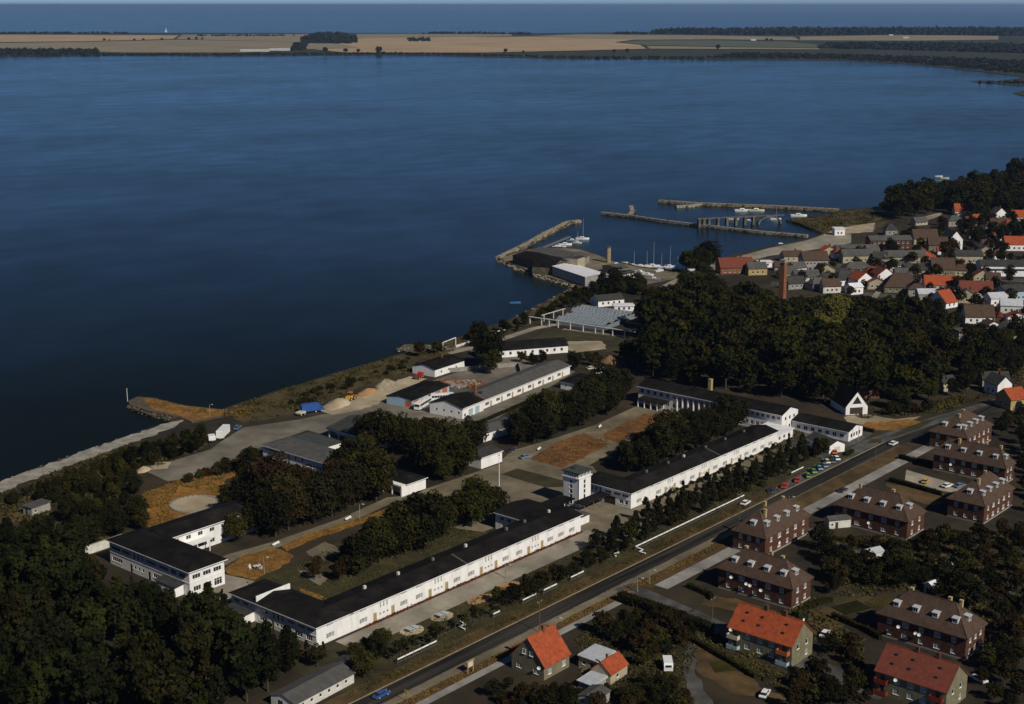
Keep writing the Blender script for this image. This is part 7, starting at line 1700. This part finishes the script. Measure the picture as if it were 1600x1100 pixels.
# ---------------------------------------------------------------- rough growth
tufts('dry_grass', [(222, 772), (258, 757), (300, 744), (345, 734), (385, 728), (380, 740), (350, 752), (345, 770), (280, 760), (262, 790), (275, 822), (240, 828), (218, 815)], 3500, .5, .5, 'dry_tuft', 1, 'golden dry grass round the sandy terrace')
tufts('shore_grass', [(345, 642), (450, 607), (600, 562), (690, 536), (760, 514), (800, 500), (850, 475), (880, 458), (905, 456), (840, 502), (760, 532), (700, 552), (640, 582), (560, 606), (500, 634), (420, 655), (380, 660)], 9000, .75, .8, 'scrub_tuft', 2, 'rough green and brown growth on the shore bank')
tufts('jetty_grass', [(225, 624), (240, 624), (290, 636), (345, 643), (400, 625), (390, 652), (330, 651), (290, 648), (250, 637)], 1500, .6, .9, 'dry_tuft', 3, 'dry grass on the old jetty')
tufts('verge_grass', rect(-130, 60, -38.6, -35), 5000, .4, .25, 'scrub_tuft', 4, 'rough grass on the upper road verge', world=True, avoid=False)
tufts('verge_grass', rect(-130, 20, -50.4, -47.6), 3500, .4, .25, 'dry_tuft', 5, 'brown grass between road and pavement', world=True, avoid=False)
tufts('bed_flowers', rect(-103, -16, -13.6, -12.5), 2600, .35, .5, 'flower_red', 6, 'dark red flowers along the white west facade', 'flowers', True, False)
tufts('wild_growth', [(1232, 343), (1290, 336), (1320, 328), (1375, 330), (1400, 338), (1380, 348), (1330, 352), (1290, 362)], 4000, 1.0, 1.0, 'scrub_tuft', 7, 'wild growth on the waste ground by the harbour')
tufts('garden_growth', [(1085, 1000), (1240, 1095), (1350, 1100), (1350, 1010), (1280, 940), (1380, 930), (1600, 1000), (1600, 830), (1280, 840), (1290, 930), (1100, 1000)], 12000, .7, .8, 'scrub_tuft', 8, 'dark vegetable beds and weeds in the right gardens')
tufts('orchard_growth', [(900, 1000), (970, 945), (1100, 990), (1080, 1040), (1060, 1100), (880, 1100), (905, 1060)], 5000, .6, .7, 'scrub_tuft', 9, 'weeds in the orchard beside the side street')
tufts('undergrowth', [(-60, 770), (0, 770), (200, 695), (330, 692), (330, 700), (215, 740), (215, 810), (130, 870), (-60, 880)], 7000, .8, 1.2, 'scrub_tuft', 10, 'tangled undergrowth behind the beach')
tufts('court_growth', [P(*q) for q in ((1150, 690), (1250, 660), (1260, 690), (1200, 720))], 1500, .6, .7, 'scrub_tuft', 11, 'rough growth beside the east block end', world=True)
tufts('edge_growth', [(1300, 640), (1420, 640), (1560, 600), (1600, 560), (1600, 600), (1470, 645), (1350, 655)], 5000, .8, .9, 'scrub_tuft', 12, 'rough growth between park and road bend')

# ---------------------------------------------------------------- woods and hedgerows on the far shore
far_wood('far_wood', [(474, 68), (557, 68.5), (556, 58), (530, 53), (490, 54), (470, 62)], 420, 17, 9, 'dark square wood on the far shore fields', 1)
far_wood('far_wood', [(640, 65), (672, 65), (671, 61), (636, 61)], 60, 13, 7, 'small square copse right of the far wood', 2)
far_wood('far_wood', [(1005, 53), (1200, 55), (1400, 55), (1640, 56), (1640, 49), (1400, 49), (1200, 49.5), (1060, 50)], 1500, 32, 15, 'long dark forest along the far coast on the right', 3)
far_wood('far_wood', [(-40, 87), (90, 87), (155, 86), (150, 80), (90, 79.5), (30, 79), (-40, 81)], 340, 14, 7, 'dark bushes on the far shore at the left', 4)
far_wood('far_wood', [(1278, 75), (1400, 78), (1640, 84), (1640, 74), (1500, 71), (1350, 70), (1300, 71)], 1100, 17, 8, 'dark wood behind the right end of the bay', 5)
far_wood('far_wood', [(1100, 91), (1300, 92), (1420, 98), (1560, 112), (1640, 118), (1640, 98), (1500, 92), (1300, 86), (1150, 84)], 1300, 8, 6, 'low dark scrub along the right end of the bay', 6)
far_wood('far_wood', [(155, 86), (300, 86.5), (480, 86), (600, 84.6), (740, 87), (880, 91), (1100, 92), (1100, 90), (880, 89), (740, 85.5), (600, 83), (450, 84), (300, 85), (160, 84.5)], 620, 6, 5, 'low hedge line along the far water edge', 7)
far_wood('far_wood', [(455, 80), (476, 79), (480, 68), (460, 70)], 70, 13, 7, 'trees below the far wood by the white sheds', 8)
far_wood('far_wood', [(-40, 53), (120, 53), (200, 53), (200, 51.6), (-40, 51.6)], 160, 9, 9, 'hedge line on the far coast at the left', 9)
far_wood('far_wood', [(660, 53.5), (760, 53.5), (800, 54), (830, 53.6), (760, 52), (680, 52)], 130, 12, 9, 'coastal copse line in the middle of the far coast', 10)
far_wood('far_wood', [(300, 57), (410, 57), (470, 56), (420, 55.2), (310, 55.6)], 80, 8, 7, 'hedgerow among the far fields', 11)
far_wood('far_wood', [(960, 54), (1010, 54), (1010, 52), (960, 52)], 60, 12, 9, 'small coastal copse left of the far forest', 12)
far_wood('far_wood', [(1520, 128), (1600, 131), (1640, 131), (1640, 125), (1560, 128)], 90, 4, 4, 'low reeds on the dark spit at the right', 13)
FT = [(crown_mesh(95, 5.5, 4.6, 5.6, 22, 26, 2.0, 'far_leaf'), trunk_mesh(95, 3, .5))]; KINDS['far'] = FT
for i, (x, y, s_) in enumerate(((163, 64, 1), (171, 64, .7), (210, 63.5, .9), (224, 63.5, 1), (253, 63, 1.1), (295, 62.5, 1.1), (307, 62, 1.2), (316, 62, .8), (508, 82, 1.4), (540, 82, 1.3), (560, 82, 1), (592, 83.5, 1.7), (790, 82, 1.2), (818, 83, .8), (1122, 77, 1.3), (1198, 64, 1.2), (1205, 64, 1), (960, 82, 1.1), (980, 82.5, 1.2))):
    tree('far', P(x, y), s_, 'single dark tree dotting the far shore fields', 'single trees on the far shore')
for i, (x, y, L_) in enumerate(((398, 80.5, 95), (437, 79, 70), (1177, 63.5, 22), (1415, 60, 26), (1392, 56, 20))):
    b = Bld('far_building', ('long white farm shed on the far shore, left of two', 'long white farm shed on the far shore, right of two', 'tiny white house on the far fields to the right', 'small pale house near the far forest', 'pale hut at the edge of the far forest')[i], 'building', *P(x, y), VR)
    b.wing(-L_ / 2, L_ / 2, -6, 6, 4, 'off_white', ('gable', 'x', 3, .6), 'pale_metal', {'S': row(L_, max(2, int(L_ / 9)), 1.5, 2.4, 2)})

# ---------------------------------------------------------------- the air over the bay
hz = bpy.data.materials.new('haze'); hz.use_nodes = True; t = hz.node_tree
for n_ in list(t.nodes):
    if n_.type == 'BSDF_PRINCIPLED': t.nodes.remove(n_)
v = t.nodes.new('ShaderNodeVolumePrincipled'); v.inputs['Color'].default_value = (0.40, 0.62, 1.0, 1); v.inputs['Density'].default_value = 2.6e-5; v.inputs['Anisotropy'].default_value = 0.2
t.links.new(v.outputs[0], [n_ for n_ in t.nodes if n_.type == 'OUTPUT_MATERIAL'][0].inputs['Volume']); MATS['haze'] = hz
g = MB().prism([rel(-900, -3500), rel(-900, 3500), rel(8000, 10000), rel(301000, 152000), rel(301000, -152000), rel(8000, -10000)], -5, 200)
tag(g.build('haze', 'haze'), 'pale blue summer haze over the bay', 'haze', None, 'stuff')

tufts('court_weeds', [(828, 717), (868, 692), (912, 676), (1008, 646), (1042, 652), (966, 692), (900, 721), (878, 732)], 1500, .5, .2, 'dry_tuft', 14, 'weeds growing on the red soil of the east court')
tufts('lawn_weeds', [(-106, -1.5), (-30, -1.5), (-38, 20), (-60, 33), (-104, 33)], 4000, .5, .25, 'scrub_tuft', 15, 'uneven grass in the west court', 'grass', True)
tufts('lawn_weeds', rect(-112, 60, -34, -21.5), 6000, .45, .25, 'scrub_tuft', 16, 'uneven grass on the lawn along the road', 'grass', True)

tufts('dry_tufts', [(350, 889), (378, 869), (428, 856), (456, 866), (452, 880), (425, 893), (398, 906), (356, 897)], 900, .45, .2, 'dry_tuft', 17, 'dry tufts on the yellow lawn of the west court')
tufts('dry_tufts', [(440, 854), (482, 834), (545, 815), (612, 792), (604, 806), (540, 826), (448, 862)], 700, .45, .2, 'dry_tuft', 18, 'dry tufts along the west court path')
# single out the members of small look-alike groups by their order in the picture
NTH = ('first', 'second', 'third', 'fourth', 'fifth', 'sixth', 'seventh', 'eighth', 'ninth', 'tenth', 'eleventh', 'twelfth')
same = {}
for o in SC.objects:
    if o.parent is None and o.get('label') and o.get('group'): same.setdefault((o['group'], o['label']), []).append(o)
for (g_, l_), os_ in same.items():
    if 1 < len(os_) <= 12 and len(l_.split()) <= 12:
        for k, o in enumerate(sorted(os_, key=lambda q: PX(q.location.x, q.location.y)[0])): o['label'] = f'{l_}, {NTH[k]} from left'
